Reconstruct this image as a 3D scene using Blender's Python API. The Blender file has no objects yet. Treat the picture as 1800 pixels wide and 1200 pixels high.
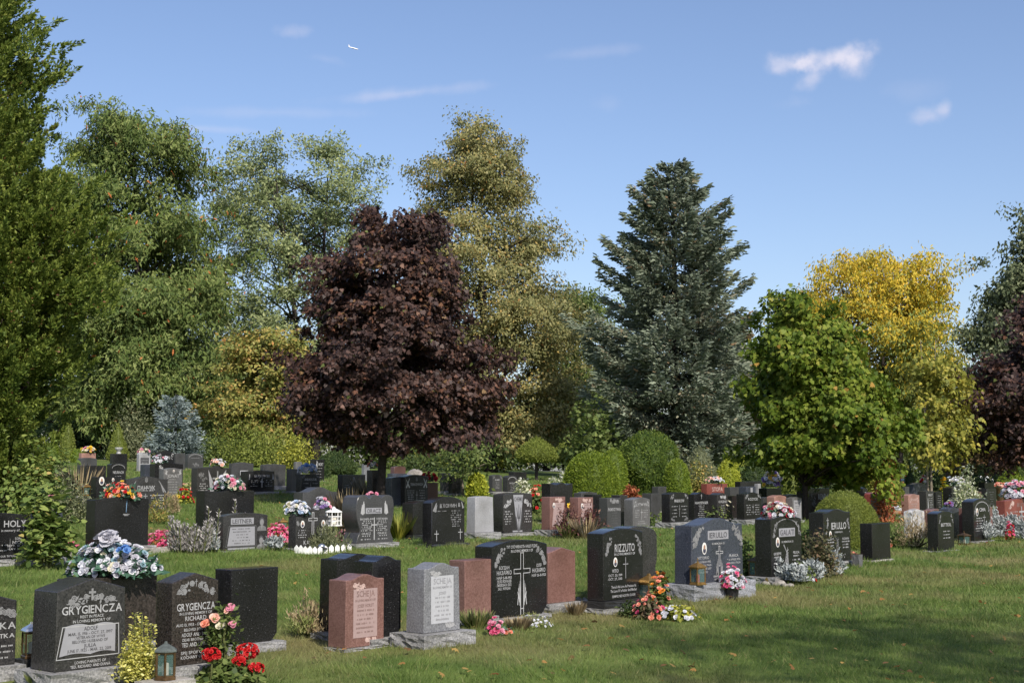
import bpy, bmesh, math, random
import numpy as np
from mathutils import Vector, Matrix

R = math.radians
rng = np.random.default_rng(7)
random.seed(7)
scene = bpy.context.scene
col = scene.collection

# ------------------------------------------------------------------ camera
F = 2500.0                       # focal length in photo pixels (1800 wide)
TILT = math.atan2(225.0, F)
CAMZ = 1.7
cam_data = bpy.data.cameras.new('camera')
cam_data.lens = 50.0
cam_data.sensor_width = 36.0
cam_data.clip_start = 0.1
cam_data.clip_end = 12000
cam = bpy.data.objects.new('camera', cam_data)
col.objects.link(cam)
cam.location = (0, 0, CAMZ)
cam.rotation_euler = (R(90) + TILT, 0, 0)
scene.camera = cam
scene.view_settings.view_transform = 'Standard'
scene.view_settings.look = 'None'
scene.view_settings.gamma = 1
scene.view_settings.use_curve_mapping = False
scene.view_settings.exposure = 0.58

CT, ST = math.cos(TILT), math.sin(TILT)
def ray(px, py):
    cx, cz = (px - 900) / F, (600 - py) / F
    return (cx, CT - cz * ST, ST + cz * CT)
def proj(p):
    x, y, z = p[0], p[1], p[2] - CAMZ
    d = y * CT + z * ST
    return 900 + F * x / d, 600 - F * (z * CT - y * ST) / d
def on_depth(px, py, y):
    r = ray(px, py); t = y / r[1]
    return Vector((r[0] * t, y, CAMZ + r[2] * t))

# ------------------------------------------------------------------ sun and sky
SUN_EL, SUN_AZ = R(41), R(24)    # azimuth to the right of straight behind the camera
to_sun = Vector((math.sin(SUN_AZ) * math.cos(SUN_EL), -math.cos(SUN_AZ) * math.cos(SUN_EL), math.sin(SUN_EL)))
sd = bpy.data.lights.new('sun', 'SUN')
sd.energy = 3.5
sd.angle = R(0.55)
sd.color = (1.0, 0.94, 0.84)
sun = bpy.data.objects.new('sun', sd)
col.objects.link(sun)
sun.rotation_euler = to_sun.to_track_quat('Z', 'Y').to_euler()
sun.location = (0, 0, 60)

world = bpy.data.worlds.new('World')
scene.world = world
world.use_nodes = True
wt = world.node_tree
for n in list(wt.nodes): wt.nodes.remove(n)
wout = wt.nodes.new('ShaderNodeOutputWorld')
wbg = wt.nodes.new('ShaderNodeBackground')
wbg.inputs['Strength'].default_value = 0.111
wsky = wt.nodes.new('ShaderNodeTexSky')
wsky.sky_type = 'NISHITA'
wsky.sun_disc = False
wsky.sun_elevation = SUN_EL
wsky.sun_rotation = math.atan2(to_sun.x, to_sun.y)
wsky.altitude = 100
wsky.air_density = 1.0
wsky.dust_density = 1.2
wsky.ozone_density = 5.0
wtc = wt.nodes.new('ShaderNodeTexCoord')
wn = wt.nodes.new('ShaderNodeTexNoise')
wn.inputs['Scale'].default_value = 46.0
wn.inputs['Detail'].default_value = 9.0
wn.inputs['Roughness'].default_value = 0.52
wt.links.new(wtc.outputs['Generated'], wn.inputs['Vector'])
def wmath(op, a, b=None, clamp=False):
    m = wt.nodes.new('ShaderNodeMath'); m.operation = op; m.use_clamp = clamp
    for i, v in enumerate((a, b)):
        if v is None: continue
        if isinstance(v, (int, float)): m.inputs[i].default_value = v
        else: wt.links.new(v, m.inputs[i])
    return m.outputs[0]
def wdot(vec):
    m = wt.nodes.new('ShaderNodeVectorMath'); m.operation = 'DOT_PRODUCT'
    wt.links.new(wtc.outputs['Generated'], m.inputs[0]); m.inputs[1].default_value = vec
    return m.outputs['Value']
def cloud(px, py, hw, hh, rot, strength, noise_amt):
    c = Vector(ray(px, py)).normalized()
    right = c.cross(Vector((0, 0, 1))).normalized(); up = right.cross(c)
    a = right * math.cos(rot) + up * math.sin(rot); b = up * math.cos(rot) - right * math.sin(rot)
    u = wmath('MULTIPLY', wdot(a), F / hw); v = wmath('MULTIPLY', wdot(b), F / hh)
    d = wmath('SQRT', wmath('ADD', wmath('MULTIPLY', u, u), wmath('MULTIPLY', v, v)))
    front = wmath('GREATER_THAN', wdot(c), 0.5)
    n = wmath('MULTIPLY', wmath('SUBTRACT', wn.outputs['Fac'], 0.5), noise_amt)
    m = wmath('MULTIPLY', wmath('ADD', wmath('SUBTRACT', 1.0, d), n), 0.9, True)
    m = wmath('MULTIPLY', wmath('MULTIPLY', m, m), wmath('SUBTRACT', 3.0, wmath('MULTIPLY', m, 2.0)))
    return wmath('MULTIPLY', wmath('MULTIPLY', m, front), strength)
masks = [cloud(1470, 104, 92, 26, R(6), 0.85, 2.0), cloud(1500, 112, 50, 34, 0, 0.5, 2.0), cloud(1385, 112, 50, 28, R(-4), 0.75, 2.0), cloud(1432, 134, 44, 24, 0.4, 0.55, 2.0),
         cloud(1632, 206, 48, 20, R(6), 0.45, 2.0), cloud(1662, 190, 20, 14, 0.5, 0.3, 2.0), cloud(1400, 182, 40, 18, 0, 0.10, 2), cloud(1600, 160, 60, 26, 0, 0.08, 2),
         cloud(720, 163, 200, 15, R(6), 0.22, 1.6), cloud(690, 168, 110, 10, R(8), 0.14, 1.6), cloud(480, 198, 210, 13, R(2), 0.15, 1.5), cloud(1040, 93, 120, 14, R(4), 0.14, 1.8),
         cloud(512, 58, 34, 14, R(4), 0.24, 2.6), cloud(575, 105, 40, 12, R(-10), 0.15, 2), cloud(350, 226, 170, 9, 0, 0.22, 1.2), cloud(1070, 185, 40, 20, 0, 0.08, 2)]
tot = masks[0]
for m in masks[1:]: tot = wmath('ADD', tot, m, True)
wmix = wt.nodes.new('ShaderNodeMix'); wmix.data_type = 'RGBA'
wt.links.new(tot, wmix.inputs['Factor'])
wtint = wt.nodes.new('ShaderNodeMix'); wtint.data_type = 'RGBA'; wtint.blend_type = 'MULTIPLY'; wtint.inputs['Factor'].default_value = 1.0
wt.links.new(wsky.outputs['Color'], wtint.inputs[6]); wtint.inputs[7].default_value = (1.10, 0.965, 0.94, 1)
wt.links.new(wtint.outputs[2], wmix.inputs[6])
wmix.inputs[7].default_value = (4.6, 4.6, 5.5, 1)
wt.links.new(wmix.outputs[2], wbg.inputs['Color'])
wt.links.new(wbg.outputs[0], wout.inputs['Surface'])

# ------------------------------------------------------------------ terrain
def ss(a, b, x):
    t = np.clip((np.asarray(x, float) - a) / (b - a), 0, 1)
    return t * t * (3 - 2 * t)
def zg(x, y):
    x = np.asarray(x, float); y = np.asarray(y, float)
    ys = np.where(y < 60, np.maximum(y, -25), 60 + 15 * (1 - np.exp(-(np.maximum(y, 60) - 60) / 15)))
    xs = 45 * np.tanh(x / 45)
    z = -0.032 * xs + 0.0224 * ys
    z = z - 1.5 * ss(52, 90, y) * ss(8, 22, x)
    z = z + 0.012 * np.sin(x * 2.1 + 0.7 * y) + 0.012 * np.sin(y * 1.7 - 1.1 * x + 1.3) + 0.006 * np.sin(4.3 * x + 3.1 * y)
    return z
def ground(px, py):
    r = ray(px, py)
    lo, hi = 2.0, 400.0
    t = 2.0; step = 0.5; prev = 2.0
    while t < 400:
        if CAMZ + r[2] * t < float(zg(r[0] * t, r[1] * t)):
            lo, hi = prev, t; break
        prev = t; t *= 1.03
    for _ in range(40):
        m = (lo + hi) / 2
        if CAMZ + r[2] * m < float(zg(r[0] * m, r[1] * m)): hi = m
        else: lo = m
    t = (lo + hi) / 2
    return Vector((r[0] * t, r[1] * t, float(zg(r[0] * t, r[1] * t))))

# ------------------------------------------------------------------ materials
MATS = {}
def newmat(name):
    m = bpy.data.materials.new(name); m.use_nodes = True
    nt = m.node_tree
    b = nt.nodes['Principled BSDF']
    MATS[name] = m
    return m, nt, b
def plain(name, c, rough=0.5, metal=0.0, spec=0.5, var=0.12, scale=30.0):
    m, nt, b = newmat(name)
    tc = nt.nodes.new('ShaderNodeTexCoord'); no = nt.nodes.new('ShaderNodeTexNoise')
    no.inputs['Scale'].default_value = scale; no.inputs['Detail'].default_value = 5
    nt.links.new(tc.outputs['Object'], no.inputs['Vector'])
    rp = nt.nodes.new('ShaderNodeValToRGB')
    rp.color_ramp.elements[0].position = 0.3; rp.color_ramp.elements[1].position = 0.7
    rp.color_ramp.elements[0].color = (*[v * (1 - var) for v in c], 1)
    rp.color_ramp.elements[1].color = (*[min(1, v * (1 + var)) for v in c], 1)
    nt.links.new(no.outputs['Fac'], rp.inputs['Fac']); nt.links.new(rp.outputs[0], b.inputs['Base Color'])
    b.inputs['Roughness'].default_value = rough; b.inputs['Metallic'].default_value = metal
    b.inputs['Specular IOR Level'].default_value = spec
    return m
def granite(name, dark, light, rough, scale=70.0, mica=0.0, bump=0.0, contrast=(0.38, 0.66)):
    m, nt, b = newmat(name)
    tc = nt.nodes.new('ShaderNodeTexCoord')
    n1 = nt.nodes.new('ShaderNodeTexNoise'); n1.inputs['Scale'].default_value = scale; n1.inputs['Detail'].default_value = 4; n1.inputs['Roughness'].default_value = 0.8
    nt.links.new(tc.outputs['Object'], n1.inputs['Vector'])
    rp = nt.nodes.new('ShaderNodeValToRGB')
    rp.color_ramp.elements[0].position, rp.color_ramp.elements[1].position = contrast
    rp.color_ramp.elements[0].color = (*dark, 1); rp.color_ramp.elements[1].color = (*light, 1)
    nt.links.new(n1.outputs['Fac'], rp.inputs['Fac'])
    # slow weathering
    n2 = nt.nodes.new('ShaderNodeTexNoise'); n2.inputs['Scale'].default_value = 2.6; n2.inputs['Detail'].default_value = 4
    nt.links.new(tc.outputs['Object'], n2.inputs['Vector'])
    mx = nt.nodes.new('ShaderNodeMix'); mx.data_type = 'RGBA'; mx.blend_type = 'MULTIPLY'
    r2 = nt.nodes.new('ShaderNodeValToRGB')
    r2.color_ramp.elements[0].position = 0.3; r2.color_ramp.elements[1].position = 0.72
    r2.color_ramp.elements[0].color = (0.68, 0.67, 0.64, 1); r2.color_ramp.elements[1].color = (1.08, 1.08, 1.08, 1)
    nt.links.new(n2.outputs['Fac'], r2.inputs['Fac'])
    mx.inputs['Factor'].default_value = 1
    nt.links.new(rp.outputs[0], mx.inputs[6]); nt.links.new(r2.outputs[0], mx.inputs[7])
    out = mx.outputs[2]
    if mica > 0:
        v = nt.nodes.new('ShaderNodeTexVoronoi'); v.inputs['Scale'].default_value = 38
        nt.links.new(tc.outputs['Object'], v.inputs['Vector'])
        lt = nt.nodes.new('ShaderNodeMath'); lt.operation = 'LESS_THAN'; lt.inputs[1].default_value = 0.12
        nt.links.new(v.outputs['Distance'], lt.inputs[0])
        wnz = nt.nodes.new('ShaderNodeMath'); wnz.operation = 'MULTIPLY'; wnz.inputs[1].default_value = mica
        nt.links.new(lt.outputs[0], wnz.inputs[0])
        m2 = nt.nodes.new('ShaderNodeMix'); m2.data_type = 'RGBA'
        nt.links.new(wnz.outputs[0], m2.inputs['Factor']); nt.links.new(out, m2.inputs[6]); m2.inputs[7].default_value = (0.4, 0.4, 0.42, 1)
        out = m2.outputs[2]
    nt.links.new(out, b.inputs['Base Color'])
    rr = nt.nodes.new('ShaderNodeMapRange'); rr.inputs['To Min'].default_value = rough * 0.75; rr.inputs['To Max'].default_value = min(1, rough * 1.3)
    nt.links.new(n2.outputs['Fac'], rr.inputs['Value']); nt.links.new(rr.outputs[0], b.inputs['Roughness'])
    b.inputs['Specular IOR Level'].default_value = 0.5
    if bump > 0:
        nb = nt.nodes.new('ShaderNodeTexNoise'); nb.inputs['Scale'].default_value = 22; nb.inputs['Detail'].default_value = 8; nb.inputs['Roughness'].default_value = 0.65
        nt.links.new(tc.outputs['Object'], nb.inputs['Vector'])
        bp = nt.nodes.new('ShaderNodeBump'); bp.inputs['Strength'].default_value = bump; bp.inputs['Distance'].default_value = 0.03
        nt.links.new(nb.outputs['Fac'], bp.inputs['Height']); nt.links.new(bp.outputs[0], b.inputs['Normal'])
    return m
granite('black', (0.008, 0.008, 0.009), (0.028, 0.028, 0.029), 0.17, 80, mica=0.20)
granite('charcoal', (0.018, 0.018, 0.019), (0.070, 0.068, 0.066), 0.24, 75, mica=0.2)
granite('brownblack', (0.012, 0.010, 0.009), (0.075, 0.062, 0.054), 0.26, 65, mica=0.2)
granite('bluegrey', (0.028, 0.032, 0.045), (0.085, 0.095, 0.125), 0.26, 75, mica=0.25)
granite('darkgrey', (0.035, 0.035, 0.036), (0.10, 0.10, 0.10), 0.30, 80)
granite('midgrey', (0.09, 0.09, 0.092), (0.20, 0.20, 0.20), 0.38, 75)
granite('grey', (0.12, 0.123, 0.135), (0.31, 0.315, 0.33), 0.42, 72)
granite('pale', (0.27, 0.27, 0.285), (0.43, 0.43, 0.44), 0.55, 60)
granite('red', (0.145, 0.070, 0.058), (0.29, 0.165, 0.14), 0.36, 75)
granite('salmon', (0.24, 0.12, 0.095), (0.46, 0.27, 0.22), 0.45, 75)
granite('deepred', (0.15, 0.035, 0.028), (0.30, 0.085, 0.065), 0.30, 75)
granite('rust', (0.07, 0.035, 0.03), (0.16, 0.085, 0.07), 0.35, 70)
granite('marble', (0.34, 0.34, 0.35), (0.66, 0.65, 0.64), 0.5, 9, contrast=(0.42, 0.56))
granite('rock', (0.15, 0.15, 0.155), (0.40, 0.395, 0.385), 0.85, 60, bump=0.7)
granite('rock_blue', (0.15, 0.16, 0.18), (0.42, 0.43, 0.46), 0.85, 60, bump=0.8)
granite('blackbase', (0.014, 0.014, 0.015), (0.05, 0.05, 0.05), 0.4, 70, bump=0.25)
granite('concrete', (0.33, 0.31, 0.28), (0.50, 0.47, 0.43), 0.9, 40, bump=0.3)
granite('fieldstone', (0.20, 0.18, 0.16), (0.42, 0.39, 0.35), 0.9, 14, bump=0.5)
plain('engrave', (0.36, 0.36, 0.36), 0.85, spec=0.2)
plain('engrave_soft', (0.22, 0.22, 0.22), 0.85, spec=0.2)
plain('engrave_dim', (0.15, 0.15, 0.15), 0.85, spec=0.2)
plain('engrave_dark', (0.07, 0.07, 0.075), 0.8, spec=0.2)
plain('engrave_rose', (0.50, 0.36, 0.32), 0.85, spec=0.2)
plain('panel', (0.28, 0.28, 0.295), 0.75, spec=0.3, var=0.05)
plain('panel_pale', (0.40, 0.405, 0.42), 0.75, spec=0.3, var=0.05)
plain('panel_rose', (0.34, 0.245, 0.23), 0.75, spec=0.3, var=0.05)
plain('engrave_rosedark', (0.22, 0.145, 0.13), 0.8, spec=0.2)
plain('engrave_greydark', (0.27, 0.27, 0.285), 0.8, spec=0.2)
plain('ceramic', (0.72, 0.70, 0.66), 0.25)
plain('photo_skin', (0.36, 0.20, 0.13), 0.3)
plain('photo_dark', (0.05, 0.05, 0.08), 0.3)
plain('bronze', (0.14, 0.085, 0.04), 0.45, 0.75, var=0.4, scale=25)
plain('brass', (0.34, 0.20, 0.06), 0.4, 0.75, var=0.3)
plain('copper_green', (0.10, 0.115, 0.105), 0.6, 0.3, var=0.4)
plain('white_paint', (0.78, 0.77, 0.74), 0.5, var=0.06)
plain('steel', (0.55, 0.56, 0.58), 0.25, 0.9)
plain('candle_red', (0.45, 0.02, 0.02), 0.4)
plain('candle_white', (0.70, 0.66, 0.56), 0.5)
plain('black_plastic', (0.015, 0.015, 0.017), 0.45)
plain('soil', (0.045, 0.032, 0.022), 0.95, spec=0.1, var=0.4, scale=20)
plain('bark', (0.085, 0.068, 0.055), 0.9, spec=0.15, var=0.45, scale=14)
plain('bark_dark', (0.040, 0.033, 0.030), 0.9, spec=0.15, var=0.4, scale=14)
plain('bark_pale', (0.21, 0.175, 0.135), 0.9, spec=0.15, var=0.3, scale=14)
plain('stem', (0.09, 0.10, 0.035), 0.8, spec=0.2, var=0.3)
plain('teal_fence', (0.10, 0.14, 0.14), 0.6)
plain('terracotta', (0.30, 0.12, 0.06), 0.8)
plain('ribbon_blue', (0.16, 0.28, 0.42), 0.5)
plain('car_white', (0.75, 0.76, 0.78), 0.22, var=0.02)
plain('car_blue', (0.035, 0.05, 0.09), 0.22, 0.3, var=0.05)
plain('car_glass', (0.02, 0.025, 0.03), 0.06)
plain('tyre', (0.02, 0.02, 0.02), 0.8)
plain('plane_white', (0.9, 0.9, 0.9), 0.35, var=0.01)
plain('plane_grey', (0.18, 0.2, 0.24), 0.4, var=0.05)
plain('wood_edge', (0.34, 0.21, 0.12), 0.8, var=0.3)
plain('asphalt', (0.06, 0.06, 0.062), 0.9, var=0.2, scale=6)
plain('wire', (0.05, 0.05, 0.055), 0.6)
mg, ntg, bg_ = newmat('lantern_glass')
bg_.inputs['Base Color'].default_value = (0.12, 0.22, 0.20, 1); bg_.inputs['Roughness'].default_value = 0.08
bg_.inputs['Alpha'].default_value = 0.38
def foliage(name, stops, trans=0.36, rough=0.55, spec=0.3):
    m, nt, b = newmat(name)
    at = nt.nodes.new('ShaderNodeAttribute'); at.attribute_name = 'rnd'
    rp = nt.nodes.new('ShaderNodeValToRGB'); cr = rp.color_ramp
    cr.elements[0].position = stops[0][0]; cr.elements[0].color = (*stops[0][1], 1)
    cr.elements[1].position = stops[-1][0]; cr.elements[1].color = (*stops[-1][1], 1)
    for p, c in stops[1:-1]:
        e = cr.elements.new(p); e.color = (*c, 1)
    if name.startswith('f_'):
        for e in cr.elements: e.color = (*[min(0.75, v * 1.36) for v in e.color[:3]], 1)
    nt.links.new(at.outputs['Fac'], rp.inputs['Fac'])
    nt.links.new(rp.outputs[0], b.inputs['Base Color'])
    b.inputs['Roughness'].default_value = rough; b.inputs['Specular IOR Level'].default_value = spec
    tr = nt.nodes.new('ShaderNodeBsdfTranslucent'); nt.links.new(rp.outputs[0], tr.inputs['Color'])
    mx = nt.nodes.new('ShaderNodeMixShader'); mx.inputs[0].default_value = trans
    nt.links.new(b.outputs[0], mx.inputs[1]); nt.links.new(tr.outputs[0], mx.inputs[2])
    nt.links.new(mx.outputs[0], nt.nodes['Material Output'].inputs['Surface'])
    return m
foliage('f_juniper', [(0, (0.038, 0.066, 0.012)), (0.45, (0.108, 0.150, 0.026)), (0.9, (0.225, 0.262, 0.052)), (0.985, (0.24, 0.25, 0.06)), (1.0, (0.20, 0.09, 0.05))])
foliage('f_oak', [(0, (0.042, 0.072, 0.018)), (0.5, (0.100, 0.135, 0.034)), (0.92, (0.195, 0.225, 0.075)), (0.965, (0.19, 0.21, 0.07)), (0.985, (0.40, 0.13, 0.04))], 0.28, 0.6, 0.2)
foliage('f_silver', [(0, (0.075, 0.105, 0.042)), (0.5, (0.175, 0.21, 0.088)), (0.95, (0.31, 0.33, 0.16)), (1, (0.30, 0.26, 0.11))], 0.3, 0.6, 0.2)
foliage('f_purple', [(0, (0.023, 0.015, 0.014)), (0.45, (0.050, 0.031, 0.027)), (0.75, (0.088, 0.049, 0.038)), (0.90, (0.135, 0.060, 0.036)), (0.95, (0.16, 0.09, 0.04)), (1, (0.10, 0.12, 0.035))], 0.25, 0.5, 0.25)
foliage('f_linden', [(0, (0.085, 0.098, 0.036)), (0.4, (0.175, 0.175, 0.066)), (0.8, (0.29, 0.262, 0.108)), (0.95, (0.36, 0.25, 0.07)), (1, (0.32, 0.16, 0.05))])
foliage('f_spruce', [(0, (0.060, 0.080, 0.050)), (0.5, (0.135, 0.160, 0.112)), (0.9, (0.24, 0.27, 0.20)), (1, (0.25, 0.17, 0.10))], 0.25, 0.8, 0.06)
foliage('f_bluespruce', [(0, (0.085, 0.115, 0.11)), (0.5, (0.19, 0.23, 0.22)), (1, (0.34, 0.39, 0.38))], 0.15, 0.8, 0.06)
foliage('f_cedardark', [(0, (0.035, 0.065, 0.012)), (0.5, (0.085, 0.125, 0.020)), (1, (0.16, 0.20, 0.034))])
foliage('f_greylinden', [(0, (0.045, 0.062, 0.032)), (0.5, (0.105, 0.125, 0.062)), (1, (0.20, 0.215, 0.125))], 0.3, 0.65, 0.1)
foliage('f_maple', [(0, (0.036, 0.066, 0.007)), (0.45, (0.082, 0.122, 0.013)), (0.85, (0.16, 0.19, 0.026)), (0.955, (0.22, 0.22, 0.04)), (1, (0.30, 0.18, 0.04))], 0.3, 0.55, 0.18)
foliage('f_locust', [(0, (0.17, 0.18, 0.025)), (0.3, (0.36, 0.30, 0.03)), (0.7, (0.52, 0.39, 0.04)), (1, (0.56, 0.34, 0.04))], 0.4)
foliage('f_locustgreen', [(0, (0.08, 0.12, 0.03)), (0.5, (0.15, 0.19, 0.045)), (1, (0.30, 0.28, 0.05))], 0.35)
foliage('f_yellowgreen', [(0, (0.12, 0.14, 0.02)), (0.5, (0.25, 0.26, 0.04)), (1, (0.42, 0.38, 0.06))], 0.35)
foliage('f_young', [(0, (0.10, 0.12, 0.02)), (0.5, (0.20, 0.20, 0.035)), (1, (0.36, 0.30, 0.05))], 0.35)
foliage('f_dogwood', [(0, (0.10, 0.12, 0.028)), (0.45, (0.19, 0.20, 0.05)), (0.8, (0.32, 0.25, 0.07)), (1, (0.42, 0.20, 0.07))], 0.3)
foliage('f_dark', [(0, (0.022, 0.042, 0.014)), (0.5, (0.050, 0.078, 0.024)), (1, (0.11, 0.14, 0.045))])
foliage('f_mid', [(0, (0.045, 0.075, 0.018)), (0.5, (0.095, 0.13, 0.034)), (1, (0.19, 0.22, 0.065))])
foliage('f_sage', [(0, (0.085, 0.10, 0.05)), (0.5, (0.15, 0.165, 0.085)), (1, (0.26, 0.26, 0.14))])
foliage('f_cedar', [(0, (0.062, 0.10, 0.012)), (0.5, (0.140, 0.19, 0.020)), (1, (0.24, 0.29, 0.035))])
foliage('f_topiary', [(0, (0.085, 0.11, 0.020)), (0.5, (0.155, 0.185, 0.034)), (1, (0.25, 0.27, 0.06))])
foliage('f_lime', [(0, (0.16, 0.19, 0.02)), (0.5, (0.27, 0.30, 0.03)), (1, (0.42, 0.42, 0.06))], 0.35)
foliage('f_brownconifer', [(0, (0.07, 0.06, 0.03)), (0.6, (0.15, 0.12, 0.06)), (1, (0.26, 0.15, 0.08))], 0.15)
foliage('f_variegated', [(0, (0.09, 0.13, 0.04)), (0.4, (0.22, 0.26, 0.12)), (0.6, (0.5, 0.5, 0.34)), (1, (0.68, 0.66, 0.52))])
foliage('f_euonymus', [(0, (0.10, 0.12, 0.02)), (0.3, (0.30, 0.30, 0.06)), (0.7, (0.55, 0.50, 0.14)), (1, (0.68, 0.62, 0.28))])
foliage('f_silverleaf', [(0, (0.13, 0.15, 0.145)), (0.5, (0.27, 0.29, 0.28)), (1, (0.42, 0.44, 0.43))], 0.15, 0.7)
foliage('f_greyspike', [(0, (0.13, 0.12, 0.11)), (0.5, (0.25, 0.235, 0.22)), (1, (0.36, 0.34, 0.32))], 0.15, 0.7)
foliage('f_dry', [(0, (0.17, 0.125, 0.07)), (0.5, (0.32, 0.25, 0.14)), (1, (0.46, 0.38, 0.22))], 0.35)
foliage('f_barberry', [(0, (0.06, 0.022, 0.025)), (0.5, (0.12, 0.05, 0.045)), (1, (0.20, 0.11, 0.07))])
foliage('f_redleaf', [(0, (0.16, 0.04, 0.02)), (0.5, (0.30, 0.09, 0.04)), (1, (0.42, 0.18, 0.07))])
foliage('f_rose', [(0, (0.035, 0.06, 0.015)), (0.5, (0.085, 0.12, 0.03)), (1, (0.17, 0.20, 0.06))])
foliage('f_rosered', [(0, (0.05, 0.055, 0.025)), (0.5, (0.10, 0.10, 0.045)), (1, (0.18, 0.11, 0.07))])
foliage('f_vine', [(0, (0.055, 0.095, 0.022)), (0.5, (0.13, 0.18, 0.045)), (0.85, (0.22, 0.26, 0.07)), (1, (0.38, 0.27, 0.10))])
foliage('f_silk', [(0, (0.025, 0.06, 0.04)), (0.6, (0.06, 0.13, 0.08)), (1, (0.15, 0.24, 0.17))], 0.1)
foliage('f_grassgreen', [(0, (0.14, 0.18, 0.05)), (0.6, (0.24, 0.27, 0.09)), (1, (0.42, 0.36, 0.18))], 0.4)
foliage('f_fallen', [(0, (0.10, 0.06, 0.03)), (0.4, (0.26, 0.13, 0.04)), (0.8, (0.36, 0.24, 0.07)), (1, (0.34, 0.10, 0.05))])
def bloom(name, a, b_): foliage(name, [(0, a), (1, b_)], 0.25, 0.5, 0.3)
bloom('b_white', (0.55, 0.56, 0.62), (0.80, 0.80, 0.82))
bloom('b_mauve', (0.40, 0.395, 0.44), (0.64, 0.63, 0.67))
bloom('b_cream', (0.62, 0.58, 0.42), (0.80, 0.76, 0.62))
bloom('b_pink', (0.62, 0.20, 0.30), (0.80, 0.42, 0.50))
bloom('b_hotpink', (0.55, 0.05, 0.15), (0.78, 0.16, 0.30))
bloom('b_red', (0.40, 0.008, 0.012), (0.66, 0.03, 0.03))
bloom('b_darkred', (0.22, 0.01, 0.025), (0.40, 0.03, 0.05))
bloom('b_coral', (0.72, 0.22, 0.14), (0.85, 0.42, 0.30))
bloom('b_peach', (0.78, 0.42, 0.32), (0.86, 0.62, 0.52))
bloom('b_orange', (0.70, 0.20, 0.03), (0.82, 0.36, 0.06))
bloom('b_yellow', (0.72, 0.46, 0.02), (0.85, 0.64, 0.10))
bloom('b_blue', (0.06, 0.18, 0.48), (0.16, 0.32, 0.62))
bloom('b_paleblue', (0.30, 0.42, 0.62), (0.55, 0.64, 0.76))
bloom('b_purple', (0.20, 0.11, 0.34), (0.42, 0.30, 0.55))
bloom('b_teal', (0.20, 0.34, 0.38), (0.38, 0.50, 0.55))

# lawn colour shared by the soil sheet and the grass blades (same world-space noise)
def lawn_nodes(nt, attr):
    geo = nt.nodes.new('ShaderNodeNewGeometry')
    def noise(scale, detail=4):
        n = nt.nodes.new('ShaderNodeTexNoise'); n.inputs['Scale'].default_value = scale; n.inputs['Detail'].default_value = detail
        nt.links.new(geo.outputs['Position'], n.inputs['Vector']); return n.outputs['Fac']
    def mth(op, a, b):
        m = nt.nodes.new('ShaderNodeMath'); m.operation = op
        for i, v in enumerate((a, b)):
            if isinstance(v, (int, float)): m.inputs[i].default_value = v
            else: nt.links.new(v, m.inputs[i])
        return m.outputs[0]
    sep = nt.nodes.new('ShaderNodeSeparateXYZ'); nt.links.new(geo.outputs['Position'], sep.inputs[0])
    # distance in front of the row of stones: the lawn is worn and dry along the row
    v = mth('ADD', mth('MULTIPLY', sep.outputs['X'], 0.75), mth('MULTIPLY', sep.outputs['Y'], -0.66))
    v = mth('ABSOLUTE', mth('SUBTRACT', v, -8.9), 0) if False else mth('ABSOLUTE', mth('ADD', v, 8.7), 0.0)
    band = mth('MAXIMUM', mth('SUBTRACT', 1.0, mth('MULTIPLY', v, 0.62)), 0.0)
    big = noise(0.55, 5)
    dry = mth('ADD', mth('MULTIPLY', mth('SUBTRACT', big, 0.51), 2.8), mth('MULTIPLY', mth('MULTIPLY', band, noise(1.3)), 0.95))
    dry = mth('MINIMUM', mth('MAXIMUM', dry, 0.0), 0.7)
    if attr is not None: dry = mth('MINIMUM', mth('ADD', dry, mth('MULTIPLY', mth('GREATER_THAN', attr, 0.9), 0.6)), 1.0)
    gr = nt.nodes.new('ShaderNodeValToRGB')
    gr.color_ramp.elements[0].position = 0.30; gr.color_ramp.elements[1].position = 0.68
    gr.color_ramp.elements[0].color = (0.066, 0.115, 0.024, 1); gr.color_ramp.elements[1].color = (0.190, 0.262, 0.062, 1)
    nt.links.new(mth('ADD', mth('MULTIPLY', noise(2.4, 6), 0.65), mth('MULTIPLY', attr, 0.35) if attr is not None else 0.17), gr.inputs['Fac'])
    mx = nt.nodes.new('ShaderNodeMix'); mx.data_type = 'RGBA'
    nt.links.new(dry, mx.inputs['Factor']); nt.links.new(gr.outputs[0], mx.inputs[6]); mx.inputs[7].default_value = (0.285, 0.24, 0.11, 1)
    return mx.outputs[2]
m, nt, b = newmat('lawn_ground')
c = lawn_nodes(nt, None)
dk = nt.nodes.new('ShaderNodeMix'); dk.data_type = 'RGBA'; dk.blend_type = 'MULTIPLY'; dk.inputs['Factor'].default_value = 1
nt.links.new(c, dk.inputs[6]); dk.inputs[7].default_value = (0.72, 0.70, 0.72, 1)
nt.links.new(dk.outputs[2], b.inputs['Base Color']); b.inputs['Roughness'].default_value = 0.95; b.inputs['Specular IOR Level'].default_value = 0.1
m, nt, b = newmat('grass_blade')
at = nt.nodes.new('ShaderNodeAttribute'); at.attribute_name = 'rnd'
c = lawn_nodes(nt, at.outputs['Fac'])
nt.links.new(c, b.inputs['Base Color']); b.inputs['Roughness'].default_value = 0.55; b.inputs['Specular IOR Level'].default_value = 0.25
tr = nt.nodes.new('ShaderNodeBsdfTranslucent'); nt.links.new(c, tr.inputs['Color'])
mx = nt.nodes.new('ShaderNodeMixShader'); mx.inputs[0].default_value = 0.3
nt.links.new(b.outputs[0], mx.inputs[1]); nt.links.new(tr.outputs[0], mx.inputs[2])
nt.links.new(mx.outputs[0], nt.nodes['Material Output'].inputs['Surface'])

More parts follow.
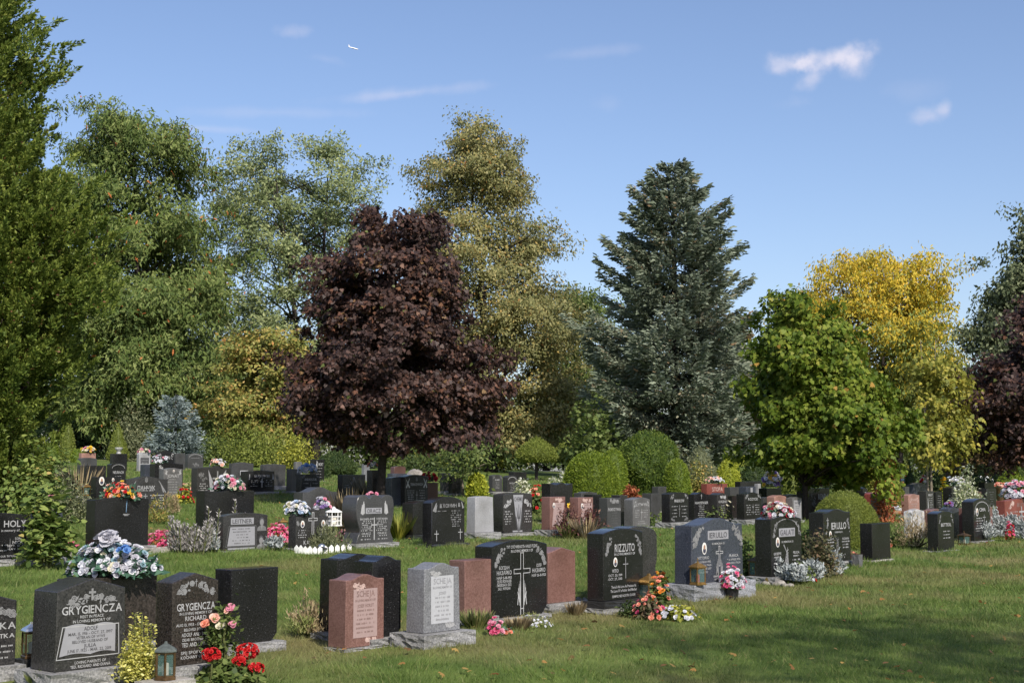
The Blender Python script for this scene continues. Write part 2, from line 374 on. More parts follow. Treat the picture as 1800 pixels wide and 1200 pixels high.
# ------------------------------------------------------------------ object helpers
def tag(o, label=None, cat=None, group=None, kind=None):
    if label: o['label'] = label
    if cat: o['category'] = cat
    if group: o['group'] = group
    if kind: o['kind'] = kind
    return o
def thing(name, label, cat, loc, rz=0.0, group=None):
    o = bpy.data.objects.new(name, None); col.objects.link(o)
    o.empty_display_size = 0.1
    o.location = loc; o.rotation_euler = (0, 0, rz)
    return tag(o, label, cat, group)
def link(name, me, mats, parent=None, loc=None):
    o = bpy.data.objects.new(name, me); col.objects.link(o)
    for mt in (mats if isinstance(mats, (list, tuple)) else [mats]): me.materials.append(MATS[mt])
    if parent is not None: o.parent = parent
    if loc is not None: o.location = loc
    return o
class MB:
    def __init__(self): self.v = []; self.f = []
    def add(self, vs, fs):
        n = len(self.v); self.v += [tuple(p) for p in vs]; self.f += [tuple(i + n for i in q) for q in fs]
    def box(self, x0, x1, y0, y1, z0, z1):
        self.add([(x0, y0, z0), (x1, y0, z0), (x1, y1, z0), (x0, y1, z0), (x0, y0, z1), (x1, y0, z1), (x1, y1, z1), (x0, y1, z1)],
                 [(0, 3, 2, 1), (4, 5, 6, 7), (0, 1, 5, 4), (1, 2, 6, 5), (2, 3, 7, 6), (3, 0, 4, 7)])
    def tube(self, pts, rad, n=6, cap=True):
        pts = [Vector(p) for p in pts]
        if not isinstance(rad, (list, tuple)): rad = [rad] * len(pts)
        vs = []; fs = []
        for i, p in enumerate(pts):
            d = (pts[min(i + 1, len(pts) - 1)] - pts[max(i - 1, 0)]).normalized()
            a = d.cross(Vector((0.3, 0.9, 0.17)) if abs(d.y) < 0.9 else Vector((1, 0, 0))).normalized(); b_ = d.cross(a)
            for k in range(n):
                t = 2 * math.pi * k / n
                vs.append(p + (a * math.cos(t) + b_ * math.sin(t)) * rad[i])
        for i in range(len(pts) - 1):
            for k in range(n):
                fs.append((i * n + k, i * n + (k + 1) % n, (i + 1) * n + (k + 1) % n, (i + 1) * n + k))
        if cap: fs.append(tuple(range(n))[::-1]); fs.append(tuple((len(pts) - 1) * n + k for k in range(n)))
        self.add(vs, fs)
    def lathe(self, prof, n=16, c=(0, 0, 0), cap=True):
        vs = []; fs = []
        for r_, z in prof:
            for k in range(n):
                t = 2 * math.pi * (k + 0.5) / n
                vs.append((c[0] + r_ * math.cos(t), c[1] + r_ * math.sin(t), c[2] + z))
        for i in range(len(prof) - 1):
            for k in range(n):
                fs.append((i * n + k, i * n + (k + 1) % n, (i + 1) * n + (k + 1) % n, (i + 1) * n + k))
        if cap: fs.append(tuple(range(n))[::-1]); fs.append(tuple((len(prof) - 1) * n + k for k in range(n)))
        self.add(vs, fs)
    def build(self, name, mat, parent=None, loc=None, smooth=False):
        me = bpy.data.meshes.new(name); me.from_pydata(self.v, [], self.f); me.update()
        if smooth: me.polygons.foreach_set('use_smooth', [True] * len(me.polygons))
        return link(name, me, mat, parent, loc)

def unit(a): return a / np.maximum(np.linalg.norm(a, axis=-1, keepdims=True), 1e-9)
def rvec(n): return unit(rng.normal(size=(n, 3)))
SHAPES = {
    'leaf': [(0, 0, 0), (0.42, 0.5, 0.06), (1, 0, -0.12), (0.42, -0.5, 0.06)],
    'oval': [(0, 0, 0), (0.25, 0.38, 0.04), (0.65, 0.42, 0.0), (1, 0, -0.14), (0.65, -0.42, 0.0), (0.25, -0.38, 0.04)],
    'petal': [(0, 0, 0), (0.5, 0.42, 0.03), (0.92, 0.34, 0.12), (1.0, 0, 0.08), (0.92, -0.34, 0.12), (0.5, -0.42, 0.03)],
    'heart': [(0, 0, 0), (-0.08, 0.3, 0.02), (0.25, 0.5, 0.04), (0.65, 0.34, 0.0), (1, 0, -0.12), (0.65, -0.34, 0.0), (0.25, -0.5, 0.04), (-0.08, -0.3, 0.02)],
    'maple': [(0, 0, 0), (0.05, 0.36, 0.02), (0.32, 0.52, -0.06), (0.40, 0.25, 0.03), (0.70, 0.36, -0.06), (0.66, 0.14, 0.02), (1.0, 0, -0.14),
              (0.66, -0.14, 0.02), (0.70, -0.36, -0.06), (0.40, -0.25, 0.03), (0.32, -0.52, -0.06), (0.05, -0.36, 0.02)],
    'oak': [(0, 0, 0), (0.25, 0.30, 0.02), (0.36, 0.12, 0.02), (0.58, 0.40, -0.03), (0.68, 0.15, 0), (1, 0, -0.16), (0.68, -0.15, 0), (0.58, -0.40, -0.03), (0.36, -0.12, 0.02), (0.25, -0.30, 0.02)],
    'blade': [(0, -0.5, 0), (0, 0.5, 0), (0.6, 0.32, 0.06), (1, 0, 0.22), (0.6, -0.32, 0.06)],
    'tri': [(0, -0.5, 0), (0, 0.5, 0), (1, 0, 0.1)],
    'spray': [(0, 0, 0), (0.3, 0.34, 0.03), (0.5, 0.18, 0.03), (0.7, 0.30, -0.02), (1, 0, -0.08), (0.7, -0.30, -0.02), (0.5, -0.18, 0.03), (0.3, -0.34, 0.03)],
}
def mesh_np(name, V, K, rnd):
    """n faces of K vertices each, no shared vertices"""
    n = len(V) // K
    me = bpy.data.meshes.new(name)
    me.vertices.add(n * K); me.vertices.foreach_set('co', np.ascontiguousarray(V, dtype=np.float32).ravel())
    me.loops.add(n * K); me.loops.foreach_set('vertex_index', np.arange(n * K, dtype=np.int32))
    me.polygons.add(n); me.polygons.foreach_set('loop_start', np.arange(0, n * K, K, dtype=np.int32))
    me.update(calc_edges=True)
    a = me.attributes.new('rnd', 'FLOAT', 'FACE'); a.data.foreach_set('value', np.ascontiguousarray(np.clip(rnd, 0, 1), dtype=np.float32))
    return me
def leaf_verts(P, A, N, L, W, shape):
    A = unit(A); S = unit(np.cross(N, A)); N2 = np.cross(A, S)
    sh = np.array(SHAPES[shape]); n = len(P)
    L = np.broadcast_to(np.asarray(L, float), (n,))[:, None, None]; W = np.broadcast_to(np.asarray(W, float), (n,))[:, None, None]
    V = P[:, None, :] + L * sh[None, :, 0:1] * A[:, None, :] + W * sh[None, :, 1:2] * S[:, None, :] + L * sh[None, :, 2:3] * N2[:, None, :]
    return V.reshape(-1, 3)
def leaves(name, P, A, N, L, W, shape, rnd, mat, parent=None):
    return link(name, mesh_np(name, leaf_verts(P, A, N, L, W, shape), len(SHAPES[shape]), rnd), mat, parent)
# ------------------------------------------------------------------ vegetation builders
def lumps(n, amp, seed):
    r = np.random.default_rng(seed); k = r.normal(size=(7, 3)) * np.array([2.2, 2.2, 1.0]); ph = r.uniform(0, 6.28, 7); k *= r.uniform(0.6, 1.6, (7, 1))
    def f(q): return amp * np.sin(q @ k.T + ph).sum(-1) / 2.6
    return f
def limb_paths(mb, p0, p1, r0, sag=0.0, n=5):
    p0 = Vector(p0); p1 = Vector(p1); pts = []
    for i in range(n + 1):
        t = i / n; p = p0.lerp(p1, t)
        p += Vector((random.uniform(-1, 1), random.uniform(-1, 1), 0.6 * random.uniform(-1, 1))) * (p1 - p0).length * 0.035 * (1 if 0 < i < n else 0)
        p.z += sag * math.sin(math.pi * t)
        pts.append(p)
    mb.tube(pts, [r0 * (1 - 0.85 * i / n) + 0.004 for i in range(n + 1)], 5)

GROUP_T = 'trees around the cemetery'
def tree(name, label, px, d, prof, mat, n_cl, per, leafL, leafW=None, shape='leaf', cs=0.45, lump=0.2, trunk_r=0.15, bark='bark', mode='leaf',
         limbs=18, bough=7, inner=0.35, mix=None, upright=0.0, base_py=None, shell=0.5, flat=0.7, seed=None, droop=0.25, group=GROUP_T, trunks=1, cat='tree', fork=0.0, ybulge=1.0):
    global rng
    seed = seed if seed is not None else abs(hash((px, d))) % 9999
    rng = np.random.default_rng(int(px * 13 + d * 7)); random.seed(int(px * 13 + d * 7))
    x0 = (px - 900) / F * (d * CT)
    z0 = float(zg(x0, d)) - 0.05
    if base_py is not None:
        g = ground(px, base_py); x0, d, z0 = g.x, g.y, g.z - 0.05
    base = Vector((x0, d, z0))
    t = thing(name, label, cat, base, 0, group)
    # crown profile in metres relative to the base
    pr = []
    for py, xl, xr in prof:
        a = on_depth(xl, py, d); b_ = on_depth(xr, py, d)
        pr.append((a.z - z0, (a.x + b_.x) / 2 - x0, (b_.x - a.x) / 2))
    pr.sort(); hz = np.array([p[0] for p in pr]); cx = np.array([p[1] for p in pr]); rr = np.array([p[2] for p in pr])
    rr = np.maximum(rr - 0.75 * cs, 0.22 * rr); hz[-1] -= 0.45 * cs; hz[0] += 0.3 * cs
    grid = np.linspace(hz[0], hz[-1], 200); w = np.interp(grid, hz, rr) ** 1.15 + 0.03 * rr.max()
    cdf = np.cumsum(w); cdf /= cdf[-1]
    z = np.interp(rng.random(n_cl), cdf, grid)
    ang = rng.uniform(0, 2 * math.pi, n_cl)
    f = np.sqrt(rng.uniform(inner ** 2, 1, n_cl)); f = f * (1 - shell) + shell * np.maximum(f, rng.uniform(0.7, 1.0, n_cl))
    Rz = np.interp(z, hz, rr); Cx = np.interp(z, hz, cx)
    q = np.stack([np.cos(ang) * 1.5, np.sin(ang) * 1.5, z * (3.2 / max(rr.max(), 0.1))], -1)
    lf = lumps(0, lump, int(px + d))
    f = f * (1 + lf(q))
    C = np.stack([Cx + Rz * f * np.cos(ang), ybulge * Rz * f * np.sin(ang), z + rng.normal(size=n_cl) * cs * 0.3], -1)
    # clusters gather on boughs, with dark gaps between boughs, and a few sprays stick out
    nb = max(6, n_cl // bough); C = C[:nb]; O0 = unit(C - np.stack([Cx[:nb], 0 * z[:nb], z[:nb] - Rz[:nb] * 0.35], -1))
    bi = np.concatenate([np.arange(nb), rng.integers(0, nb, n_cl - nb)])
    spread = rng.normal(size=(n_cl, 3)) * cs * np.array([1.15, 1.15, 0.55]); spread[:nb] = 0
    C = C[bi] + spread - O0[bi] * (rng.random(n_cl) * cs * 0.8)[:, None]
    out = rng.random(n_cl) < 0.06; C[out] += O0[bi][out] * cs * 0.8 * rng.random((int(out.sum()), 1))
    brnd = rng.random(nb)[bi]
    Rz = Rz[bi]; z = C[:, 2]; Cx = np.interp(z, hz, cx)
    axis = np.stack([Cx, 0 * z, z - Rz * 0.35], -1)
    O = unit(C - axis + np.array([0, 0, 0.15]))
    m = rng.poisson(per, n_cl).clip(2); idx = np.repeat(np.arange(n_cl), m); N_ = len(idx)
    cr = 0.5 * rng.random(n_cl) + 0.5 * brnd
    csz = cs * rng.uniform(0.65, 1.3, n_cl)
    off = rng.normal(size=(N_, 3)) * np.array([1, 1, flat]) * 0.55
    off *= np.minimum(1, 1.15 / np.maximum(np.linalg.norm(off, axis=1, keepdims=True), 1e-6))
    P = C[idx] + off * csz[idx][:, None]
    Oi = O[idx]
    L = leafL * rng.uniform(0.65, 1.25, N_)
    W = (leafW if leafW else leafL * 0.5) / leafL * L
    if mode == 'plume':
        pl = unit(O + np.array([0, 0, 0.5 + upright]) + 0.5 * rvec(n_cl))
        s = rng.uniform(-0.3, 1.15, N_)
        rad = rvec(N_) * (csz[idx] * 0.34 * np.clip(1.1 - s, 0.12, 1.1))[:, None]
        P = C[idx] + pl[idx] * (s * csz[idx] * 1.5)[:, None] + rad
        A = unit(pl[idx] * 0.8 + unit(rad) * 0.6 + 0.35 * rvec(N_)); Nn = unit(rad + 0.8 * rvec(N_))
    else:
        Nn = unit(Oi * 0.75 + np.array([0, 0, 0.30]) + 0.85 * rvec(N_))
        A = unit(np.cross(Nn, rvec(N_)) + Oi * 0.25 + np.array([0, 0, -droop + upright]))
        Nn = unit(Nn - (Nn * A).sum(1, keepdims=True) * A)
    rnd = np.clip(0.5 + 0.42 * (cr[idx] - 0.5) + 0.75 * (rng.random(N_) - 0.5), 0, 0.955)
    odd = rng.random(N_) < 0.010; rnd[odd] = 1.0
    cm = mat
    if mix:                       # (second material, height fraction below which it takes over, softness)
        m2, h0, soft = mix
        hf = (P[:, 2] - hz[0]) / (hz[-1] - hz[0])
        sel = rng.random(N_) < 1 / (1 + np.exp((hf - h0) / soft))
        leaves('crown', P[~sel], A[~sel], Nn[~sel], L[~sel], W[~sel], shape, rnd[~sel], mat, t)
        leaves('lower_crown', P[sel], A[sel], Nn[sel], L[sel], W[sel], shape, rnd[sel], m2, t)
    else:
        leaves('crown', P, A, Nn, L, W, shape, rnd, mat, t)
    # trunk and limbs
    mb = MB(); top = hz[0] + (hz[-1] - hz[0]) * 0.86
    tops = []
    for k in range(trunks):
        dx = 0 if trunks == 1 else (k - (trunks - 1) / 2) * trunk_r * 2.2
        tx = float(np.interp(top, hz, cx)) + (0 if trunks == 1 else (k - (trunks - 1) / 2) * rr.max() * 0.55)
        pts = []; nseg = 9
        for i in range(nseg + 1):
            s = i / nseg
            pts.append((dx + (tx - dx) * s ** 1.4 + random.uniform(-1, 1) * trunk_r * 0.35 * (i > 0), dx * 0.4 + random.uniform(-1, 1) * trunk_r * 0.35 * (i > 0), -0.15 + (top + 0.15) * s))
        mb.tube(pts, [trunk_r * (1.35 if i == 0 else 1) * (1 - 0.86 * i / nseg) for i in range(nseg + 1)], 9)
        tops.append(pts)
    for k in range(limbs):
        c = C[rng.integers(n_cl)]
        pts = tops[k % trunks]
        rad = math.hypot(c[0] - np.interp(c[2], hz, cx), c[1])
        zs = max(hz[0] * 0.75 + 0.1, c[2] - rad * (0.45 + 0.5 * random.random()))
        zs = min(zs, top * 0.97); s = (zs + 0.15) / (top + 0.15) * (len(pts) - 1); i = min(int(s), len(pts) - 2)
        p0 = Vector(pts[i]).lerp(Vector(pts[i + 1]), s - i)
        limb_paths(mb, p0, c, max(0.012, trunk_r * 0.42 * (1 - 0.7 * zs / top)), rad * 0.05)
    mb.build('trunk', bark, t, smooth=True)
    return t

def conifer(name, label, px, d, prof, mat, levels, boughs, sprayL, dens=46, bark='bark_dark', trunk_r=0.2, droop=0.22, group=GROUP_T, cat='tree', jag=0.3, tipup=0.25, cover=1.0):
    global rng
    rng = np.random.default_rng(int(px * 17 + d * 5)); random.seed(int(px * 17 + d * 5))
    x0 = (px - 900) / F * (d * CT); z0 = float(zg(x0, d)) - 0.05
    t = thing(name, label, cat, (x0, d, z0), 0, group)
    pr = []
    for py, xl, xr in prof:
        a = on_depth(xl, py, d); b_ = on_depth(xr, py, d)
        pr.append((a.z - z0, a.x - x0, b_.x - x0))
    pr.sort(); hz = np.array([p[0] for p in pr]); xl = np.array([p[1] for p in pr]); xr = np.array([p[2] for p in pr])
    H = hz[-1]; mb = MB()
    Ps = []; As = []; Ns = []; rn = []
    for li in range(levels):
        z = hz[0] + (H - hz[0]) * (li + random.uniform(-0.3, 0.3)) / levels
        z = max(hz[0], min(H * 0.995, z))
        nb = max(4, int(boughs * (1 - 0.35 * li / levels)))
        a0 = random.uniform(0, 6.28)
        for k in range(nb):
            a = a0 + 2 * math.pi * k / nb + random.uniform(-0.3, 0.3)
            c_, s_ = math.cos(a), math.sin(a)
            rl, rt = -np.interp(z, hz, xl), np.interp(z, hz, xr)
            Rr = rt if c_ > 0 else rl
            Ra = Rr * c_ * c_ + 0.5 * (rl + rt) * s_ * s_
            L = Ra * (1.04 + random.uniform(-jag, jag * 0.5)) + 0.12
            up = 0.16 * (z / H) ** 2 - droop * (1 - z / H)
            dirv = np.array([c_, s_, 0.0]); side = np.array([-s_, c_, 0.0])
            def pos(s): return dirv * (L * s) + np.array([0, 0, z + L * (up * s + tipup * s * s * 0.6 - 0.12 * math.sin(3.1 * s))])
            n = max(6, int(dens * (0.4 + L) * cover))
            s = rng.uniform(0.12, 1.02, n) ** 0.8
            lat = rng.normal(size=n) * (0.17 * L * (1.10 - s) + 0.06)
            base = np.stack([dirv[0] * L * s, dirv[1] * L * s, z + L * (up * s + tipup * s * s * 0.6 - 0.12 * np.sin(3.1 * s))], -1)
            P = base + side * lat[:, None] + np.array([0, 0, 1]) * (-np.abs(lat) * 0.18 + rng.normal(size=n) * 0.05 * (1 + L * 0.3))[:, None]
            sg = np.sign(lat)
            A = unit(dirv * 0.85 + side * (sg * rng.uniform(0.2, 0.9, n))[:, None] + np.array([0, 0, 1]) * (rng.normal(size=n) * 0.28 + 0.12)[:, None])
            Nn = unit(np.array([0, 0, 0.45]) + dirv * 0.35 + 0.8 * rvec(n))
            P[:, 2] = np.minimum(P[:, 2], H - 0.25 * L * s)
            Ps.append(P); As.append(A); Ns.append(Nn); rn.append(np.clip(random.random() * 0.5 + 0.25 + 0.6 * (rng.random(n) - 0.5), 0, 0.97))
            if L > 0.35 and k % 2 == 0:
                mb.tube([pos(0), pos(0.35), pos(0.7), pos(0.95)], [0.016 * L + 0.006, 0.012 * L + 0.004, 0.006 * L + 0.003, 0.003], 4, False)
    P = np.concatenate(Ps); A = np.concatenate(As); Nn = np.concatenate(Ns); rnd = np.concatenate(rn)
    rnd[rng.random(len(rnd)) < 0.012] = 1.0
    L = sprayL * rng.uniform(0.6, 1.3, len(P))
    leaves('crown', P, A, Nn, L, L * 0.42, 'spray', rnd, mat, t)
    mb.tube([(0, 0, -0.1), (0.02, 0, H * 0.5), (0, 0, H * 0.99)], [trunk_r, trunk_r * 0.6, 0.015], 8)
    mb.build('trunk', bark, t, smooth=True)
    return t

def shrub(name, label, pos, rx, rz, mat, n, leafL, shape='leaf', ratio=0.5, lump=0.22, group=None, cat='shrub', dome=True, stems=8, inner=0.3, upright=0.2, cs=None, ry=None, zmin=0.05, stem_mat='stem', odd=0.0):
    """loose leafy plant: clumps of leaves filling a lumpy dome, on a few stems"""
    pos = Vector(pos)
    t = thing(name, label, cat, pos, 0, group)
    ncl = max(8, n // 22); cs = cs or 0.22 * (rx + rz) * 0.6
    d = rvec(ncl); d[:, 2] = np.abs(d[:, 2]) if dome else d[:, 2]
    f = np.sqrt(rng.uniform(inner ** 2, 1, ncl)); lf = lumps(0, lump, int(pos.x * 100 + pos.y * 33) % 9000)
    f = f * (1 + lf(d * 2.2)) - cs / max(rx, rz) * 0.35
    ry = ry or rx
    C = d * f[:, None] * np.array([rx, ry, rz]) + (np.array([0, 0, rz]) if not dome else np.array([0, 0, zmin]))
    idx = rng.integers(0, ncl, n); off = rng.normal(size=(n, 3)) * 0.5 * cs
    P = C[idx] + off; P[:, 2] = np.maximum(P[:, 2], zmin * 0.5 + 0.02)
    O = unit(P * np.array([1, 1, 0.8]) + np.array([0, 0, 0.05]))
    Nn = unit(O * 0.6 + np.array([0, 0, 0.5]) + 0.7 * rvec(n)); A = unit(np.cross(Nn, rvec(n)) + O * 0.35 + np.array([0, 0, upright]))
    L = leafL * rng.uniform(0.6, 1.3, n)
    rnd = np.clip(0.5 + 0.35 * (rng.random(ncl)[idx] - 0.5) + 0.7 * (rng.random(n) - 0.5), 0, 1)
    if odd: rnd[rng.random(n) < odd] = 1.0
    leaves('foliage', P, A, Nn, L, L * ratio, shape, rnd, mat, t)
    if stems:
        mb = MB()
        for k in range(stems):
            c = C[rng.integers(ncl)]
            limb_paths(mb, (random.uniform(-.15, .15) * rx, random.uniform(-.15, .15) * rx, -0.03), c, 0.006 + 0.008 * min(rz, 1.5), 0.0, 4)
        mb.build('stems', stem_mat, t)
    return t

def topiary(name, label, pos, rx, rz, mat, n, leafL, group=None, kind='dome', lump=0.06, cat='shrub', shape='spray', stem=0.0, ratio=0.5):
    """clipped evergreen: a dense skin of tiny sprays over an opaque leafy core"""
    pos = Vector(pos); t = thing(name, label, cat, pos, 0, group)
    def prof(h):                     # radius fraction for height fraction h
        if kind == 'cone': return np.where(h < 0.12, 0.72 + 0.28 * h / 0.12, np.clip((1 - h) / 0.88, 0, 1) ** 0.86)
        if kind == 'beehive': return np.where(h < 0.22, 0.74 + 0.26 * np.sin(h / 0.22 * math.pi / 2), np.clip(1 - ((h - 0.22) / 0.78) ** 1.75, 0, 1))
        if kind == 'column': return np.where(h < 0.1, 0.8 + 2 * h, np.clip(1 - ((h - 0.1) / 0.9) ** 2.2, 0, 1) ** 0.8)
        return np.sqrt(np.clip(1 - (h * 1.28 - 0.28) ** 2, 0, 1))
    lf = lumps(0, lump, int(pos.x * 71 + pos.y * 13) % 9000)
    def surf(h, a, sc):
        q = np.stack([np.cos(a) * 2.0, np.sin(a) * 2.0, h * 4.0], -1)
        r_ = prof(h) * rx * sc * (1 + lf(q))
        return np.stack([r_ * np.cos(a), r_ * np.sin(a), stem + h * (rz - stem) * (1 if sc > 0.97 else 0.97)], -1)
    hh = np.linspace(0, 1, 400); w = prof(hh) + 0.04; cdf = np.cumsum(w); cdf /= cdf[-1]
    h = np.interp(rng.random(n), cdf, hh); a = rng.uniform(0, 2 * math.pi, n)
    P = surf(h, a, 1.0); e = 1e-2
    T1 = surf(h, a + e, 1.0) - P; T2 = surf(np.clip(h + e, 0, 1), a, 1.0) - P
    O = np.cross(T1, T2); bad = np.linalg.norm(O, axis=1) < 1e-9; O[bad] = (0, 0, 1); O = unit(O)
    P = P - O * rng.uniform(0, leafL * 1.5, n)[:, None]
    A = unit(O * 0.75 + 0.75 * rvec(n) + np.array([0, 0, 0.25])); Nn = unit(0.5 * O + rvec(n))
    L = leafL * rng.uniform(0.6, 1.3, n)
    V = leaf_verts(P, A, Nn, L, L * ratio, shape); K = len(SHAPES[shape])
    rnd = 0.5 + 0.8 * (rng.random(n) - 0.5) + lf(np.stack([np.cos(a) * 5, np.sin(a) * 5, h * 9], -1)) * 1.2
    o = link('foliage', mesh_np('foliage', V, K, rnd), mat, t)
    # leafy core
    nu, nv = 28, 14
    mb = MB(); vs = []; fs = []
    for j in range(nv + 1):
        for i in range(nu):
            p = surf(np.array([j / nv]), np.array([2 * math.pi * i / nu]), 0.93)[0]
            vs.append(tuple(p))
    for j in range(nv):
        for i in range(nu):
            fs.append((j * nu + i, j * nu + (i + 1) % nu, (j + 1) * nu + (i + 1) % nu, (j + 1) * nu + i))
    mb.add(vs, fs); k = mb.build('inner_foliage', mat, t)
    at = k.data.attributes.new('rnd', 'FLOAT', 'FACE'); at.data.foreach_set('value', np.full(len(k.data.polygons), 0.15, dtype=np.float32))
    mb = MB(); mb.tube([(0, 0, -0.1), (0, 0, stem + 0.3 * rz)], max(0.03, rx * 0.08), 7); mb.build('stem', 'bark_dark', t)
    return t

def bloom_mesh(C, O, size, mat, parent, name='flowers', petals=6, double=True):
    C = np.asarray(C, float); O = unit(np.asarray(O, float)); n = len(C)
    if n == 0: return None
    size = np.broadcast_to(np.asarray(size, float), (n,)) * rng.uniform(0.8, 1.2, n)
    T = unit(np.cross(O, rvec(n))); B = np.cross(O, T)
    Vs = []; rn = []
    for ring, (pn, tilt, sc) in enumerate(((petals, 0.35, 1.0), (max(4, petals - 1), 1.3, 0.72)) if double else ((petals, 0.4, 1.0),)):
        for k in range(pn):
            a = 2 * math.pi * (k + 0.5 * ring) / pn
            D = T * math.cos(a) + B * math.sin(a)
            A = unit(D + O * tilt + 0.18 * rvec(n)); Nn = unit(O - D * tilt)
            L = size * 0.55 * sc
            Vs.append(leaf_verts(C, A, Nn, L, L * 1.15, 'petal')); rn.append(rng.random(n))
    return link(name, mesh_np(name, np.concatenate(Vs), len(SHAPES['petal']), np.concatenate(rn)), mat, parent)

def bouquet(label, pos, rx, rz, cols, bloom, leafmat='f_silk', nleaf=160, leafL=None, group=None, ry=None, vase=None, cat='flowers', name='flower_arrangement', tails=0):
    """silk or cut flowers: blooms of several colours over a dome of leaves; pos is the centre of its foot"""
    pos = Vector(pos); t = thing(name, label, cat, pos, 0, group); ry = ry or rx * 0.6
    z0 = 0.0
    if vase == 'pot':
        mb = MB(); mb.lathe([(rx * 0.42, 0), (rx * 0.5, rz * 0.4), (rx * 0.54, rz * 0.42), (rx * 0.5, rz * 0.43)], 14); mb.build('pot', 'black_plastic', t); z0 = rz * 0.4
    elif vase == 'saddle':
        mb = MB(); mb.box(-rx * 0.5, rx * 0.5, -0.05, 0.05, 0.003, 0.035); mb.build('saddle_holder', 'black_plastic', t); z0 = 0.02
    d = rvec(nleaf); d[:, 2] = np.abs(d[:, 2]); f = rng.uniform(0.35, 1.02, nleaf)
    P = d * f[:, None] * np.array([rx, ry, rz * 0.8]) + np.array([0, 0, z0])
    A = unit(d + 0.5 * rvec(nleaf)); Nn = unit(np.array([0, 0, 0.7]) + rvec(nleaf))
    LL = (leafL or rx * 0.32) * rng.uniform(0.6, 1.2, nleaf)
    leaves('leaves', P - A * LL[:, None] * 0.4, A, Nn, LL, LL * 0.45, 'leaf', rng.random(nleaf), leafmat, t)
    for mat, n in cols:
        d = rvec(n); d[:, 2] = np.abs(d[:, 2]); d[:, 1] -= 0.25; d = unit(d)
        # even-ish spread
        f = rng.uniform(0.72, 1.05, n)
        C = d * f[:, None] * np.array([rx, ry, rz * 0.85]) + np.array([0, 0, z0 + 0.02])
        bloom_mesh(C, unit(d + np.array([0, -0.35, 0.3])), bloom * 0.82, mat, t)
    return t

def flower_bed(label, pos, rx, rz, leafmat, blooms, nleaf, leafL, bloom, group=None, ry=None, cat='flowers', name='flowering_plant', shape='oval', ratio=0.6, petals=5, top=False):
    pos = Vector(pos); t = thing(name, label, cat, pos, 0, group); ry = ry or rx
    d = rvec(nleaf); d[:, 2] = np.abs(d[:, 2]); f = rng.uniform(0.3, 1.0, nleaf) * (1 + 0.18 * np.sin(d[:, 0] * 7 + pos.x) * np.cos(d[:, 1] * 6))
    P = d * f[:, None] * np.array([rx, ry, rz]); P[:, 2] += 0.02
    Nn = unit(d * 0.6 + np.array([0, 0, 0.6]) + 0.6 * rvec(nleaf)); A = unit(np.cross(Nn, rvec(nleaf)) + 0.4 * d)
    LL = leafL * rng.uniform(0.6, 1.25, nleaf)
    leaves('foliage', P, A, Nn, LL, LL * ratio, shape, rng.random(nleaf), leafmat, t)
    for mat, n in blooms:
        d = rvec(n); d[:, 2] = np.abs(d[:, 2]) + (0.5 if top else 0.05); d[:, 1] -= 0.2; d = unit(d)
        C = d * rng.uniform(0.85, 1.12, n)[:, None] * np.array([rx, ry, rz]); C[:, 2] = np.maximum(C[:, 2], 0.03)
        bloom_mesh(C, unit(d + np.array([0, -0.3, 0.4])), bloom, mat, t, petals=petals)
    return t

# ------------------------------------------------------------------ lettering
GL = {}
def glyph(ch):
    if ch in GL: return GL[ch]
    cu = bpy.data.curves.new('glyph', 'FONT'); cu.body = ch; cu.size = 1; cu.resolution_u = 2; cu.offset = 0.012
    o = bpy.data.objects.new('glyph', cu); col.objects.link(o)
    dg = bpy.context.evaluated_depsgraph_get(); dg.update()
    ev = o.evaluated_get(dg); me = ev.to_mesh()
    v = [tuple(p.co[:2]) for p in me.vertices]; f = [tuple(p.vertices) for p in me.polygons]
    ev.to_mesh_clear(); bpy.data.objects.remove(o); bpy.data.curves.remove(cu)
    xs = [p[0] for p in v] or [0]
    GL[ch] = (v, f, min(xs), max(xs)); return GL[ch]
def text_geo(s):
    V = []; Fc = []; x = 0.0
    for ch in s:
        if ch == ' ': x += 0.30; continue
        v, f, a, b_ = glyph(ch); n = len(V)
        V += [(p[0] - a + x, p[1]) for p in v]; Fc += [tuple(i + n for i in q) for q in f]
        x += (b_ - a) + (0.02 if ch in 'ATVYLРУТГ' else 0.085)
    return V, Fc, x - 0.10
for ch in sorted(set('ABCDEFGHIJKLMNOPQRSTUVWXYZ0123456789.,-*†&abcdefghijklmnopqrstuvwxyzПАНЧУКХОМИТСЕРДЛГВБЯІЗЬШЮЦ')): glyph(ch)

# ------------------------------------------------------------------ headstones
ROW = R(49)
GROUP_H = 'headstones on the lawn'
def solve(fn, lo, hi):
    a = fn(lo)
    for _ in range(50):
        m = (lo + hi) / 2
        if (fn(m) > 0) == (a > 0): lo = m
        else: hi = m
    return (lo + hi) / 2
def top_fn(kind, h, rise):
    def f(x):                        # x in -1..1
        ax = abs(x)
        if kind == 'serp': return h if ax > 0.82 else h + rise * 0.5 * (1 + math.cos(math.pi * ax / 0.82))
        if kind == 'oval': return h + rise * (1 - ax * ax)
        if kind == 'gable': return h + rise * (1 - ax)
        if kind == 'gablecurve': return h + rise * (1 - ax ** 1.5)
        if kind == 'round': return h + rise * math.sqrt(max(0, 1 - ax * ax))
        if kind == 'lobes': return h + rise * (0.25 + 0.75 * abs(math.sin(1.5 * math.pi * (x + 1))) ** 0.6) if ax < 0.999 else h
        if kind == 'block': return h + (rise if ax < 0.42 else 0)
        if kind == 'wave': return h + rise * 0.5 * (1 + math.cos(2 * math.pi * x)) * (0.6 + 0.4 * (1 - ax))
        if kind == 'slope': return h + rise * 0.5 * (1 + x)
        return h
    return f
STONES = {}
